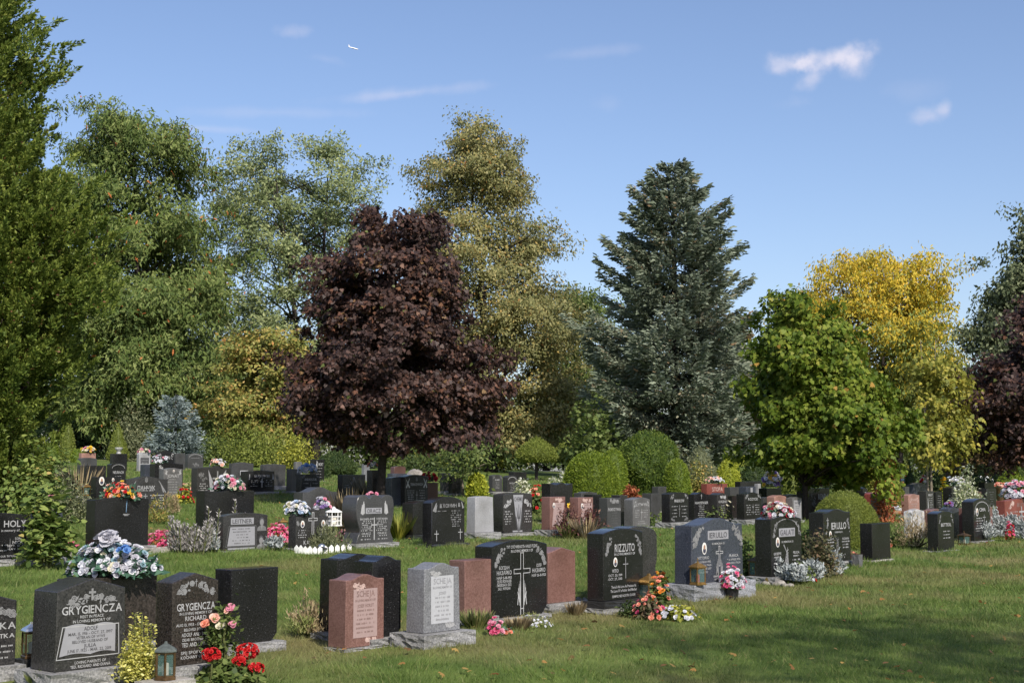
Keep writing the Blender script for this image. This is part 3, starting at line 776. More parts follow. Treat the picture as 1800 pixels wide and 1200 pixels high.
def rough_base(x0, x1, y0, y1, z0, z1, name, mat, parent, amp=0.012):
    bm = bmesh.new(); bmesh.ops.create_cube(bm, size=1)
    for v in bm.verts: v.co = ((x0 + x1) / 2 + v.co.x * (x1 - x0), (y0 + y1) / 2 + v.co.y * (y1 - y0), (z0 + z1) / 2 + v.co.z * (z1 - z0))
    bmesh.ops.subdivide_edges(bm, edges=bm.edges[:], cuts=5, use_grid_fill=True)
    for v in bm.verts:
        if v.co.z < z1 - 0.004:
            k = amp * random.uniform(-1, 1.0)
            if abs(v.co.x - x0) < 1e-3 or abs(v.co.x - x1) < 1e-3: v.co.x += k
            if abs(v.co.y - y0) < 1e-3 or abs(v.co.y - y1) < 1e-3: v.co.y += k
        else:
            if min(abs(v.co.x - x0), abs(v.co.x - x1), abs(v.co.y - y0), abs(v.co.y - y1)) < 1e-3: v.co.z -= random.uniform(0, amp * 0.5)
    me = bpy.data.meshes.new(name); bm.to_mesh(me); bm.free()
    return link(name, me, mat, parent)

def stone(key, xl, xc, xr, yb, yt, label, mat='black', top='serp', rise=None, base=None, basemat='rock', plinth=0.0, deco=(), taper=0.0, batter=0.0, chamfer=0.0,
          flare=None, T=None, W=None, yaw=None, over=0.05, base_over=None, engr='engrave', group=GROUP_H, name='headstone', cat='headstone'):
    """place by its photo columns: left edge, front-left corner, right edge; foot of that corner and top of that corner"""
    yaw = ROW if yaw is None else yaw
    u = Vector((math.cos(yaw), math.sin(yaw), 0)); bk = Vector((-math.sin(yaw), math.cos(yaw), 0))
    P = ground(xc, yb)
    if W is None: W = solve(lambda w: proj(P + u * w)[0] - xr, 0.05, 3.0)
    if T is None: T = solve(lambda w: proj(P + bk * w)[0] - xl, 0.03, 0.9)
    T = min(max(T, 0.10), 0.36)
    Ht = solve(lambda h: proj(P + Vector((0, 0, h)))[1] - yt, 0.05, 4.0)
    scale = Ht / max(1.0, (yb - yt))
    bh = (base or 0) * scale; ph = plinth * scale
    c = P + u * (W / 2) + bk * (T / 2)
    gz = min(float(zg(*(c + u * a * W * 0.5 + bk * b_ * T * 0.5)[:2])) for a in (-1, 1) for b_ in (-1, 1))
    t = thing(name, label, cat, (c.x, c.y, P.z), yaw, group)
    zb = bh + ph                       # foot of the tablet
    h = Ht - zb
    rise = rise * scale if rise is not None else 0.07 * h
    hw = W / 2; tf = top_fn(top, h, rise if top != 'flat' else 0)
    def side(z):                       # half width at height z
        s = z / h
        r_ = hw * (1 - taper * s)
        if flare: r_ = hw * flare(s)
        return r_
    ns = 28 if top not in ('flat', 'gable', 'block') else 0
    out = []
    cf = chamfer * scale
    if cf: out += [(-hw + cf, 0), (hw - cf, 0), (hw, cf * 1.1)]
    else: out += [(-side(0), 0), (side(0), 0)]
    if flare:
        for i in range(1, 16): out.append((side(h * i / 16), h * i / 16))
    if ns:
        for i in range(ns + 1):
            x = 1 - 2 * i / ns; z = tf(x); out.append((x * side(h), z))
    elif top == 'gable': out += [(side(h), h), (0, h + rise), (-side(h), h)]
    elif top == 'block': out += [(side(h), h), (hw * 0.42, h), (hw * 0.42, h + rise), (-hw * 0.42, h + rise), (-hw * 0.42, h), (-side(h), h)]
    else: out += [(side(h), h), (-side(h), h)]
    if flare:
        for i in range(15, 0, -1): out.append((-side(h * i / 16), h * i / 16))
    if cf: out.append((-hw, cf * 1.1))
    bm = bmesh.new()
    def yf(z): return -T / 2 * (1 - batter * max(0, min(1.2, z / h)))
    fv = [bm.verts.new((x, yf(z), z + zb)) for x, z in out]; bv = [bm.verts.new((x, T / 2 * (1 - 0.3 * batter * z / h), z + zb)) for x, z in out]
    bm.faces.new(fv); bm.faces.new(bv[::-1]); n = len(out)
    for i in range(n): bm.faces.new((fv[i], bv[i], bv[(i + 1) % n], fv[(i + 1) % n]))
    bmesh.ops.recalc_face_normals(bm, faces=bm.faces[:])
    es = [e for e in bm.edges if e.calc_face_angle(0) > R(35)]
    bmesh.ops.bevel(bm, geom=es, offset=0.006, segments=1, affect='EDGES', profile=0.5)
    me = bpy.data.meshes.new('tablet'); bm.to_mesh(me); bm.free(); me.update()
    o = link('tablet', me, mat, t)
    if ns:
        for p in me.polygons: p.use_smooth = True
        me.set_sharp_from_angle(angle=R(28))
    bo = base_over if base_over is not None else over
    if plinth: 
        rough_base(-hw - bo, hw + bo, -T / 2 - bo, T / 2 + bo, bh, zb, 'plinth', 'blackbase', t, 0.002)
    if base: rough_base(-hw - bo * (1.6 if plinth else 1), hw + bo * (1.6 if plinth else 1), -T / 2 - bo, T / 2 + bo, min(-0.06, gz - P.z - 0.06), bh, 'base', basemat, t)
    else:
        # the tablet's footing, a thin concrete strip flush with the lawn
        rough_base(-hw - 0.035, hw + 0.035, -T / 2 - 0.035, T / 2 + 0.035, min(-0.06, gz - P.z - 0.06), 0.022, 'base', 'concrete', t, 0.003)
    # ---- engraving, laid on the face; x in -1..1, z in 0..1 of the tablet's shoulder height
    parts = {}
    def put(part, m_, pts2, faces, lift):
        mb = parts.setdefault((part, m_), MB())
        mb.add([(x * hw, yf(z * h) - lift, z * h + zb) for x, z in pts2], faces)
    asp = hw / h
    for dd in deco:
        k = dd[0]
        if k == 't':
            _, s, x, z, w_, s_ = dd[:6]; m_ = dd[6] if len(dd) > 6 else engr; dk = len(dd) > 6
            V, Fc, tw = text_geo(s)
            if tw <= 0: continue
            put('panel_lettering' if dk else 'lettering', m_, [(x + (p[0] / tw - 0.5) * w_ * 2, z + (p[1] / 0.72 - 0.5) * s_) for p in V], Fc, 0.0035 if dk else 0.002)
        elif k == 'lines':
            _, x, z0, z1, n_, w_ = dd[:6]; m_ = dd[6] if len(dd) > 6 else engr
            rs = random.Random(int(xc * 3 + yb))
            pitch = (z1 - z0) / max(1, n_ - 1) if n_ > 1 else 0.04
            for i in range(n_):
                zz = z1 - i * pitch; ww = w_ * rs.uniform(0.62, 1.0); px_ = x - ww
                while px_ < x + ww - 0.02:           # rows of small worn strokes, as the photograph shows them
                    lw = rs.uniform(0.018, 0.045); sh = min(abs(pitch), 0.05) * rs.uniform(0.42, 0.62)
                    if rs.random() < 0.84:
                        put('lettering' if len(dd) < 7 else 'panel_lettering', m_, [(px_, zz - sh / 2), (px_ + lw, zz - sh / 2), (px_ + lw, zz + sh / 2), (px_, zz + sh / 2)], [(0, 1, 2, 3)], 0.002 if len(dd) < 7 else 0.0035)
                    px_ += lw + 0.016 + (0.05 if rs.random() < 0.18 else 0)
        elif k == 'panel':
            _, pts2 = dd[:2]; m_ = dd[2] if len(dd) > 2 else 'panel'
            put('panel', m_, pts2, [tuple(range(len(pts2)))], 0.0018)
        elif k == 'frame':
            _, pts2, wd = dd[:3]; m_ = dd[3] if len(dd) > 3 else engr
            n_ = len(pts2); cxm = sum(p[0] for p in pts2) / n_; czm = sum(p[1] for p in pts2) / n_
            inn = [(p[0] - math.copysign(wd, p[0] - cxm), p[1] - math.copysign(wd * asp, p[1] - czm)) for p in pts2]
            put('frame_line', m_, pts2 + inn, [(i, (i + 1) % n_, n_ + (i + 1) % n_, n_ + i) for i in range(n_)], 0.0022)
        elif k == 'cross':
            _, x, z, w_, h_ = dd[:5]; m_ = dd[5] if len(dd) > 5 else engr; bar = dd[6] if len(dd) > 6 else 0.2; outl = len(dd) > 7
            aw = w_ * bar; ah = aw * asp
            arm = z + h_ * 0.17
            o_ = [(x - aw, z - h_ / 2), (x + aw, z - h_ / 2), (x + aw, arm - ah), (x + w_, arm - ah), (x + w_, arm + ah), (x + aw, arm + ah), (x + aw, z + h_ / 2),
                  (x - aw, z + h_ / 2), (x - aw, arm + ah), (x - w_, arm + ah), (x - w_, arm - ah), (x - aw, arm - ah)]
            if outl:
                q = dd[7]; qa = q * asp
                i_ = [(x - aw + q, z - h_ / 2 + qa), (x + aw - q, z - h_ / 2 + qa), (x + aw - q, arm - ah + qa), (x + w_ - q, arm - ah + qa), (x + w_ - q, arm + ah - qa), (x + aw - q, arm + ah - qa), (x + aw - q, z + h_ / 2 - qa),
                      (x - aw + q, z + h_ / 2 - qa), (x - aw + q, arm + ah - qa), (x - w_ + q, arm + ah - qa), (x - w_ + q, arm - ah + qa), (x - aw + q, arm - ah + qa)]
                put('cross', m_, o_ + i_, [(j, (j + 1) % 12, 12 + (j + 1) % 12, 12 + j) for j in range(12)], 0.0022)
            else: put('cross', m_, o_, [(0, 1, 2, 11), (11, 2, 3, 4, 5, 8, 9, 10), (8, 5, 6, 7)], 0.0022)
        elif k == 'rose':                 # carved spray of roses and leaves
            _, x, z, w_, h_ = dd[:5]; m_ = dd[5] if len(dd) > 5 else 'engrave_soft'; slant = dd[6] if len(dd) > 6 else 0
            rs = random.Random(int(x * 100 + xc))
            for i in range(28):
                a = rs.uniform(-1, 1); b_ = rs.uniform(-1, 1) * (1 - 0.55 * abs(a))
                ex, ez = x + a * w_ * 0.9, z + (b_ * 0.8 - slant * a) * h_
                r_ = max(w_ * rs.uniform(0.14, 0.28), 0.03); th = rs.uniform(0, 6.28)
                if i < 6:
                    r_ = max(0.045, w_ * rs.uniform(0.2, 0.3))
                    for r1, r2 in ((1, 0.66), (0.5, 0.2)):
                        ring = [(ex + r_ * r1 * math.cos(6.283 * j / 9) * rs.uniform(.85, 1.1), ez + r_ * r1 * asp * math.sin(6.283 * j / 9)) for j in range(9)] + [(ex + r_ * r2 * math.cos(6.283 * j / 9), ez + r_ * r2 * asp * math.sin(6.283 * j / 9)) for j in range(9)]
                        put('carved_pattern', m_, ring, [(j, (j + 1) % 9, 9 + (j + 1) % 9, 9 + j) for j in range(9)], 0.002 + 0.00006 * i)
                else:
                    c1, s1 = math.cos(th), math.sin(th)
                    put('carved_pattern', m_, [(ex - r_ * c1, ez - r_ * s1 * asp), (ex + 0.4 * r_ * s1, ez - 0.4 * r_ * c1 * asp), (ex + r_ * c1, ez + r_ * s1 * asp), (ex - 0.4 * r_ * s1, ez + 0.4 * r_ * c1 * asp)], [(0, 1, 2, 3)], 0.002 + 0.00006 * i)
            # tail scroll
            tl = [(x + math.copysign(w_, slant if slant else x) * (0.7 + 0.5 * j / 6), z - (abs(slant) * (0.7 + 0.5 * j / 6)) * h_ + 0.12 * h_ * math.sin(j)) for j in range(7)]
            put('carved_pattern', m_, [(p[0], p[1] + 0.006) for p in tl] + [(p[0], p[1] - 0.006) for p in tl], [(j, j + 1, 8 + j, 7 + j) for j in range(6)], 0.0032)
        elif k == 'strokes':              # wheat, hands, leaves: tapering strokes between pairs of points
            _, segs, wd = dd[:3]; m_ = dd[3] if len(dd) > 3 else 'engrave_soft'
            for i, (x0, z0, x1, z1) in enumerate(segs):
                dx, dz = x1 - x0, (z1 - z0) / asp; ln = math.hypot(dx, dz) or 1; nx, nz = -dz / ln * wd, dx / ln * wd * asp
                put('carved_pattern', m_, [(x0 + nx, z0 + nz), (x0 - nx, z0 - nz), (x1 - nx * 0.4, z1 - nz * 0.4), (x1 + nx * 0.4, z1 + nz * 0.4)], [(0, 1, 2, 3)], 0.002 + 0.00005 * (i % 12))
        elif k == 'oval':
            _, x, z, w_ = dd[:4]; hh_ = w_ * asp * 1.4
            e = [(x + w_ * math.cos(6.283 * j / 18), z + hh_ * math.sin(6.283 * j / 18)) for j in range(18)]
            put('portrait', 'ceramic', e, [tuple(range(18))], 0.004)
            put('portrait_picture', 'photo_dark', [(x + w_ * 0.62 * math.cos(6.283 * j / 12), z - hh_ * 0.35 + hh_ * 0.45 * math.sin(6.283 * j / 12)) for j in range(12)], [tuple(range(12))], 0.006)
            put('portrait_face', 'photo_skin', [(x + w_ * 0.38 * math.cos(6.283 * j / 12), z + hh_ * 0.2 + hh_ * 0.4 * math.sin(6.283 * j / 12)) for j in range(12)], [tuple(range(12))], 0.007)
        elif k == 'bust':                 # engraved portrait of a head and shoulders
            _, x, z, w_, h_ = dd[:5]
            sh = [(x - w_, z - h_), (x + w_, z - h_), (x + w_ * 0.85, z - h_ * 0.45), (x + w_ * 0.3, z - h_ * 0.2), (x - w_ * 0.3, z - h_ * 0.2), (x - w_ * 0.85, z - h_ * 0.45)]
            put('portrait', 'engrave_dim', sh, [tuple(range(6))], 0.002)
            put('portrait_shirt', 'engrave_soft', [(x - w_ * 0.2, z - h_ * 0.25), (x, z - h_ * 0.9), (x + w_ * 0.2, z - h_ * 0.25)], [(0, 1, 2)], 0.0026)
            put('portrait_hair', 'engrave_dark', [(x + w_ * 0.52 * math.cos(6.283 * j / 14), z + h_ * 0.42 + h_ * 0.6 * math.sin(6.283 * j / 14)) for j in range(14)], [tuple(range(14))], 0.0024)
            put('portrait_face', 'engrave_soft', [(x + w_ * 0.4 * math.cos(6.283 * j / 14), z + h_ * 0.26 + h_ * 0.5 * math.sin(6.283 * j / 14)) for j in range(14)], [tuple(range(14))], 0.003)
    for (part, m_), mb in parts.items(): mb.build(part, m_, t)
    info = dict(obj=t, c=c, u=u, bk=bk, W=W, T=T, top=P.z + Ht, rise=rise, P=P, base_z=P.z + bh, scale=scale, h=h)
    STONES[key] = info
    return info
def on_top(key, fx=0.0, dz=None):
    s = STONES[key]; p = s['c'] + s['u'] * (fx * s['W'] / 2); return Vector((p.x, p.y, s['top'] + (s['rise'] * 0.6 if dz is None else dz)))
def size_at(pos, px_):              # metres spanned by px_ photo pixels at a place
    return px_ / F * (pos[1] * CT + (pos[2] - CAMZ) * ST)
# ------------------------------------------------------------------ lawn
def axis_pts(near, far, n, p=2.2):
    s = np.linspace(0, 1, n); return near + (far - near) * s ** p
ys = np.concatenate([np.array([-300, -120, -60, -30, -15, -5]), np.linspace(0, 60, 181), axis_pts(60.5, 1500, 60)])
xs = np.concatenate([-axis_pts(20.2, 1500, 45)[::-1], np.linspace(-20, 20, 121), axis_pts(20.2, 1500, 45)])
X, Y = np.meshgrid(xs, ys); Z = zg(X, Y)
me = bpy.data.meshes.new('lawn'); nv = X.size
nx_, ny_ = len(xs), len(ys)
ii = np.arange(nx_ * ny_).reshape(ny_, nx_)
q = np.stack([ii[:-1, :-1], ii[:-1, 1:], ii[1:, 1:], ii[1:, :-1]], -1).reshape(-1, 4)
me.vertices.add(nv); me.vertices.foreach_set('co', np.stack([X, Y, Z], -1).astype(np.float32).ravel())
me.loops.add(q.size); me.loops.foreach_set('vertex_index', q.astype(np.int32).ravel())
me.polygons.add(len(q)); me.polygons.foreach_set('loop_start', np.arange(0, q.size, 4, dtype=np.int32)); me.polygons.foreach_set('use_smooth', np.ones(len(q), dtype=bool))
me.update(calc_edges=True)
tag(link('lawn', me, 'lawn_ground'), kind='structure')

def grass(n, y0, y1, hgt, wid, power):
    u_ = rng.random(n); y = (y0 ** power + u_ * (y1 ** power - y0 ** power)) ** (1 / power)
    x = y * rng.uniform(-0.46, 0.46, n)
    sc = np.clip(y / 13.0, 0.85, 4.0)
    P = np.stack([x, y, zg(x, y) - 0.008], -1)
    tuft = np.sin(x * 9.1 + 3 * np.sin(y * 2.3)) * np.sin(y * 8.3 + 2 * np.sin(x * 3.1))
    lean = rng.normal(size=(n, 2)) * 0.55 + 0.35 * np.stack([np.sin(x * 5 + y), np.cos(y * 4 - x)], -1)
    A = unit(np.stack([lean[:, 0], lean[:, 1], np.ones(n)], -1))
    Nn = unit(np.cross(A, rvec(n)))
    L = hgt * rng.uniform(0.55, 1.35, n) * (1 + 0.28 * tuft) * np.clip(sc, 0.9, 1.7) ** 0.5
    return leaf_verts(P, A, Nn, L, wid * sc * rng.uniform(0.7, 1.3, n), 'tri'), rng.random(n)
V1, r1 = grass(330000, 9.5, 22, 0.056, 0.0058, 0.9)
V2, r2 = grass(240000, 22, 62, 0.062, 0.0075, 0.7)
tag(link('grass', mesh_np('grass', np.concatenate([V1, V2]), 3, np.concatenate([r1, r2])), 'grass_blade'), kind='stuff')

# ------------------------------------------------------------------ headstones, nearest row
def bl(x0, z0, x1, z1): return [(x0, z0), (x1, z0), (x1, z1), (x0, z1)]
def book():
    n = 7; up = []
    for i in range(n): s = i / (n - 1); up.append((-0.73 + 0.71 * s, 0.555 + 0.03 * math.sin(math.pi * s) - 0.012 * s))
    for i in range(n): s = i / (n - 1); up.append((0.0 + 0.68 * s, 0.545 + 0.03 * math.sin(math.pi * s)))
    dn = []
    for i in range(n): s = i / (n - 1); dn.append((0.68 - 0.68 * s, 0.19 + 0.025 * math.sin(math.pi * s)))
    for i in range(n): s = i / (n - 1); dn.append((-0.02 - 0.87 * s, 0.185 + 0.025 * math.sin(math.pi * s)))
    return (up + dn)[::-1]
stone('ka', -120, -78, 26, 1206, 1062, 'black stone cut off by the left edge, letters KA and carved flowers', 'charcoal', 'gable', 16, base=28,
      deco=[('t', 'KA', 0.68, 0.62, 0.26, 0.11), ('t', 'TKA', 0.66, 0.46, 0.26, 0.07), ('lines', 0.5, 0.12, 0.3, 3, 0.42), ('rose', 0.6, 0.83, 0.34, 0.1, 'engrave_soft', 0.3)])
stone('gry', 52, 95, 220, 1214, 1040, 'charcoal stone with open book panel, nearest the left corner of the lawn', 'charcoal', 'gable', 20, base=32, over=0.07, batter=0.04, taper=0.04,
      deco=[('cross', 0.0, 0.94, 0.1, 0.15, 'engrave_soft', 0.28), ('rose', -0.36, 0.87, 0.30, 0.085, 'engrave_soft', -0.3), ('rose', 0.36, 0.87, 0.30, 0.085, 'engrave_soft', 0.3),
            ('t', 'GRYGIENCZA', 0.0, 0.755, 0.84, 0.105), ('t', 'REST IN PEACE', 0.0, 0.665, 0.33, 0.036), ('t', 'IN LOVING MEMORY OF', 0.0, 0.61, 0.53, 0.036),
            ('panel', book()), ('frame', [(-0.98, 0.145), (0.80, 0.15), (0.78, 0.55), (-0.82, 0.555)], 0.022),
            ('t', 'ADOLF', -0.03, 0.515, 0.19, 0.05, 'engrave_dark'), ('t', 'MAR. 15, 1916 - OCT. 27, 1997', -0.03, 0.455, 0.62, 0.038, 'engrave_dark'), ('t', 'VETERAN OF WWII', -0.03, 0.405, 0.40, 0.036, 'engrave_dark'),
            ('t', 'BELOVED HUSBAND OF', -0.04, 0.355, 0.50, 0.036, 'engrave_dark'), ('t', 'JULIA', -0.05, 0.30, 0.17, 0.046, 'engrave_dark'), ('t', 'JUNE 17, 1925 - MAR. 22, 2019', -0.06, 0.245, 0.62, 0.038, 'engrave_dark'),
            ('t', 'LOVING PARENTS OF', -0.02, 0.095, 0.44, 0.036), ('t', 'TED, RICHARD AND DIANA', -0.02, 0.045, 0.56, 0.036)])
stone('silkback', 88, 122, 274, 1158, 1019, 'brown-black stone with a plain back carrying the silver silk flowers', 'brownblack', 'flat', base=18, T=0.2)
stone('gry2', 271, 301, 382, 1196, 1024, 'dark stone with carved garland standing behind the pink rose bush', 'brownblack', 'gable', 15, base=24, over=0.06, batter=0.03,
      deco=[('rose', -0.42, 0.92, 0.36, 0.08, 'engrave_soft', -0.55), ('rose', 0.42, 0.92, 0.36, 0.08, 'engrave_soft', 0.55), ('cross', 0, 0.985, 0.05, 0.09, 'engrave_soft', 0.3),
            ('t', 'GRYGIENCZA', 0.0, 0.70, 0.82, 0.09), ('t', 'IN LOVING MEMORY OF', 0.0, 0.62, 0.7, 0.032), ('t', 'RICHARD', 0.0, 0.56, 0.46, 0.055), ('t', 'AUG 13, 1953 - DEC. 4, 2013', 0.0, 0.485, 0.84, 0.034),
            ('t', 'BELOVED SON OF', 0.0, 0.425, 0.5, 0.034), ('t', 'ADOLF AND JULIA', 0.0, 0.365, 0.6, 0.044), ('t', 'DEAR BROTHER OF', 0.0, 0.305, 0.56, 0.034), ('t', 'TED AND DIANA', 0.0, 0.245, 0.58, 0.05),
            ('t', 'SPIJ SPOKOJNIE', 0.0, 0.15, 0.62, 0.038), ('t', 'KOCHANY BRACIE', 0.0, 0.095, 0.62, 0.038)])
stone('plain1', 376, 405, 487, 1150, 1001, 'tall plain black slab right of the pink rose bush', 'black', 'flat', base=16, chamfer=13, over=0.05, taper=-0.02)
stone('pairb', 560, 591, 672, 1126, 983, 'black stone in the back of the tight pair behind the red stone', 'black', 'serp', 8, base=14, chamfer=10, taper=0.03)
stone('paira', 620, 653, 705, 1138, 987, 'black stone in the front of the tight pair behind the red stone', 'black', 'serp', 9, base=16, chamfer=12, taper=0.02)
schj = [('t', 'SCHEJA', 0.22, 0.80, 0.45, 0.085), ]
stone('redschej', 576, 607, 675, 1146, 1020, 'red granite stone with pale lettered panel in front of the black pair', 'red', 'serp', 9, base=6, over=0.03, taper=0.015,
      deco=[('panel', bl(-0.62, 0.14, 0.62, 0.86), 'panel_rose'), ('rose', -0.36, 0.90, 0.30, 0.055, 'engrave_rose', 0.2), ('rose', 0.34, 0.09, 0.30, 0.05, 'engrave_rose', 0.2),
            ('t', 'SCHEJA', 0.0, 0.79, 0.45, 0.09, 'engrave_rosedark'), ('t', 'IN LOVING MEMORY OF', 0, 0.69, 0.52, 0.036, 'engrave_rosedark'), ('t', 'JOSEF HORST', 0, 0.61, 0.42, 0.05, 'engrave_rosedark'), ('lines', 0, 0.22, 0.54, 6, 0.48, 'engrave_rosedark')])
stone('greyschej', 713, 745, 809, 1138, 1000, 'light grey granite stone with pale panel on a rough rock base', 'grey', 'serp', 9, base=24, basemat='rock', over=0.09, taper=0.05, batter=0.05,
      deco=[('panel', bl(-0.62, 0.14, 0.62, 0.88), 'panel_pale'), ('rose', -0.40, 0.92, 0.30, 0.05, 'engrave', 0.1), ('rose', 0.40, 0.09, 0.28, 0.05, 'engrave', 0.1),
            ('t', 'SCHEJA', 0.0, 0.80, 0.48, 0.09, 'engrave_greydark'), ('t', 'IN LOVING MEMORY OF', 0, 0.70, 0.52, 0.035, 'engrave_greydark'), ('t', 'JOSEF', 0, 0.61, 0.2, 0.045, 'engrave_greydark'), ('lines', 0, 0.2, 0.54, 6, 0.46, 'engrave_greydark')])
stone('redleft', 792, 817, 864, 1098, 985, 'plain red granite block half hidden behind the stone with the white outlined cross', 'red', 'flat', base=12, T=0.2, over=0.05)
stone('redright', 942, 964, 1012, 1076, 972, 'plain red peaked stone right of the stone with the white outlined cross', 'red', 'gable', 9, base=15, basemat='rock', T=0.2, over=0.07)
hands = []
for s in (-1, 1):
    for i in range(4): hands.append((s * (0.05 + 0.022 * i), 0.10 + 0.05 * i, s * (0.075 + 0.03 * i), 0.50 - 0.05 * i))
    hands += [(s * 0.16, 0.16, s * 0.10, 0.46), (s * 0.05, 0.02, s * 0.06, 0.3)]
stone('naz', 834, 865, 962, 1094, 961, 'broad black arched stone with white outlined cross and praying hands', 'black', 'oval', 10, base=6, over=0.03, chamfer=14,
      deco=[('cross', 0.06, 0.50, 0.30, 0.80, 'engrave', 0.2, 0.018), ('strokes', [(a + 0.06, b, c_ + 0.06, d) for a, b, c_, d in hands], 0.014, 'engrave'),
            ('t', 'ТУТ СПОЧИВАЮТЬ НАШІ РІДНІ', 0.06, 0.985, 0.56, 0.04), ('t', 'IN LOVING MEMORY OF', 0.06, 0.925, 0.40, 0.04),
            ('rose', -0.70, 0.89, 0.15, 0.08, 'engrave_soft', -0.7), ('rose', 0.74, 0.89, 0.14, 0.08, 'engrave_soft', 0.7), ('rose', -0.84, 0.77, 0.07, 0.06, 'engrave_soft', -0.6), ('rose', 0.86, 0.77, 0.07, 0.06, 'engrave_soft', 0.6),
            ('t', 'БОГДАН', -0.58, 0.70, 0.18, 0.045), ('t', 'НАЗАРКО', -0.58, 0.63, 0.26, 0.055), ('t', 'НАР 5-III-1913', -0.58, 0.56, 0.26, 0.038), ('t', 'СЕЛО РОМАНІВ', -0.58, 0.51, 0.25, 0.038),
            ('t', 'ЛЬВІВСЬКА ОБЛ.', -0.58, 0.46, 0.26, 0.038), ('t', 'ЗАХ. УКРАЇНА' if False else 'ЗАХ. УКРАІНА', -0.58, 0.41, 0.22, 0.038),
            ('t', 'ОЛЯ', 0.68, 0.70, 0.09, 0.045), ('t', 'НАЗАРКО', 0.68, 0.63, 0.24, 0.055), ('t', 'НАР 26-III-1923', 0.68, 0.56, 0.26, 0.038)])
stone('rizback', 1062, 1092, 1156, 1062, 944, 'dark stone with double rounded shoulders directly behind the arched black stone on plinth', 'charcoal', 'round', 18, base=10, T=0.22, flare=lambda s: 1 - 0.10 * math.exp(-((s - 0.45) / 0.10) ** 2))
stone('riz', 1032, 1061, 1131, 1080, 938, 'black arched stone with roses on black plinth beside the orange geraniums', 'black', 'oval', 8, base=11, plinth=12, over=0.045, basemat='rock',
      deco=[('t', 'RIZZUTO', 0.06, 0.78, 0.50, 0.12), ('t', 'IN LOVING MEMORY OF', 0.06, 0.685, 0.52, 0.036), ('rose', -0.70, 0.86, 0.15, 0.09, 'engrave_soft', -0.7), ('rose', 0.74, 0.86, 0.14, 0.09, 'engrave_soft', 0.7), ('rose', -0.82, 0.72, 0.07, 0.07, 'engrave_soft', -0.6), ('rose', 0.84, 0.72, 0.07, 0.07, 'engrave_soft', 0.6),
            ('oval', -0.42, 0.57, 0.10), ('cross', 0.10, 0.475, 0.13, 0.32, 'engrave_soft', 0.11), ('t', 'VITO', -0.42, 0.44, 0.16, 0.052), ('t', 'OCT. 25, 1919', -0.42, 0.375, 0.34, 0.036), ('t', 'OCT. 27, 2015', -0.42, 0.32, 0.34, 0.036),
            ('t', 'There Is No Love As Precious As', 0.0, 0.20, 0.62, 0.042), ('t', 'The Love Of a Father And Mother', 0.0, 0.14, 0.66, 0.042), ('t', 'SEMPRE NEI NOSTRI CUORI', 0.0, 0.06, 0.58, 0.036)])
vines_l = ('rose', -0.72, 0.86, 0.22, 0.13, 'engrave_soft', -0.8); vines_r = ('rose', 0.76, 0.86, 0.2, 0.13, 'engrave_soft', 0.8)
stone('ier1', 1186, 1216, 1307, 1054, 924, 'wide blue-grey stone with framed name on a big rough rock base', 'bluegrey', 'serp', 12, base=27, basemat='rock_blue', over=0.10, taper=0.02,
      deco=[('panel', bl(-0.38, 0.74, 0.42, 0.90), 'panel'), ('t', 'IERULLO', 0.02, 0.82, 0.34, 0.10, 'engrave_dark'), ('t', 'IN MEMORIA DI', 0.02, 0.67, 0.24, 0.036), vines_l, vines_r, ('rose', -0.84, 0.70, 0.1, 0.1, 'engrave_soft', -0.8), ('rose', 0.88, 0.70, 0.1, 0.1, 'engrave_soft', 0.8),
            ('oval', -0.52, 0.60, 0.09), ('cross', 0.06, 0.45, 0.14, 0.36, 'engrave', 0.22, 0.016), ('strokes', [(a * 0.8 + 0.06, b * 0.8, c_ * 0.8 + 0.06, d * 0.8) for a, b, c_, d in hands], 0.012),
            ('t', 'VITTORIO', -0.56, 0.44, 0.22, 0.05), ('t', '* 12 LUGLIO 1932', -0.56, 0.37, 0.29, 0.034), ('t', 'VALLELONGA, ITALIA', -0.56, 0.31, 0.3, 0.034), ('t', '† 8 DICEMBRE 2017', -0.56, 0.25, 0.3, 0.034), ('t', 'TORONTO', -0.56, 0.19, 0.16, 0.034),
            ('t', 'FRANCA', 0.62, 0.44, 0.18, 0.05), ('t', '* 8 APRILE 1936', 0.62, 0.37, 0.26, 0.034), ('t', 'SIMBARIO, ITALIA', 0.62, 0.31, 0.26, 0.034),
            ('t', 'SEMPRE NEI NOSTRI', 0.12, 0.10, 0.3, 0.034), ('t', 'RIPOSATE IN PACE', 0.12, 0.05, 0.26, 0.034)])
arch = [(math.cos(math.pi * i / 12) * 0.82, 0.80 + 0.20 * math.sin(math.pi * i / 12), math.cos(math.pi * (i + 1) / 12) * 0.82, 0.80 + 0.20 * math.sin(math.pi * (i + 1) / 12)) for i in range(12)]
harp = [(-0.05, 0.12 + 0.05 * i, 0.04 + 0.012 * i, 0.16 + 0.05 * i) for i in range(7)] + [(0.0, 0.10, 0.04, 0.5), (-0.2, 0.12, 0.02, 0.46), (-0.25, 0.10, 0.22, 0.10), (-0.12, 0.1, 0.05, 0.4), (0.1, 0.1, 0.06, 0.4), (-0.2, 0.55, -0.02, 0.42)]
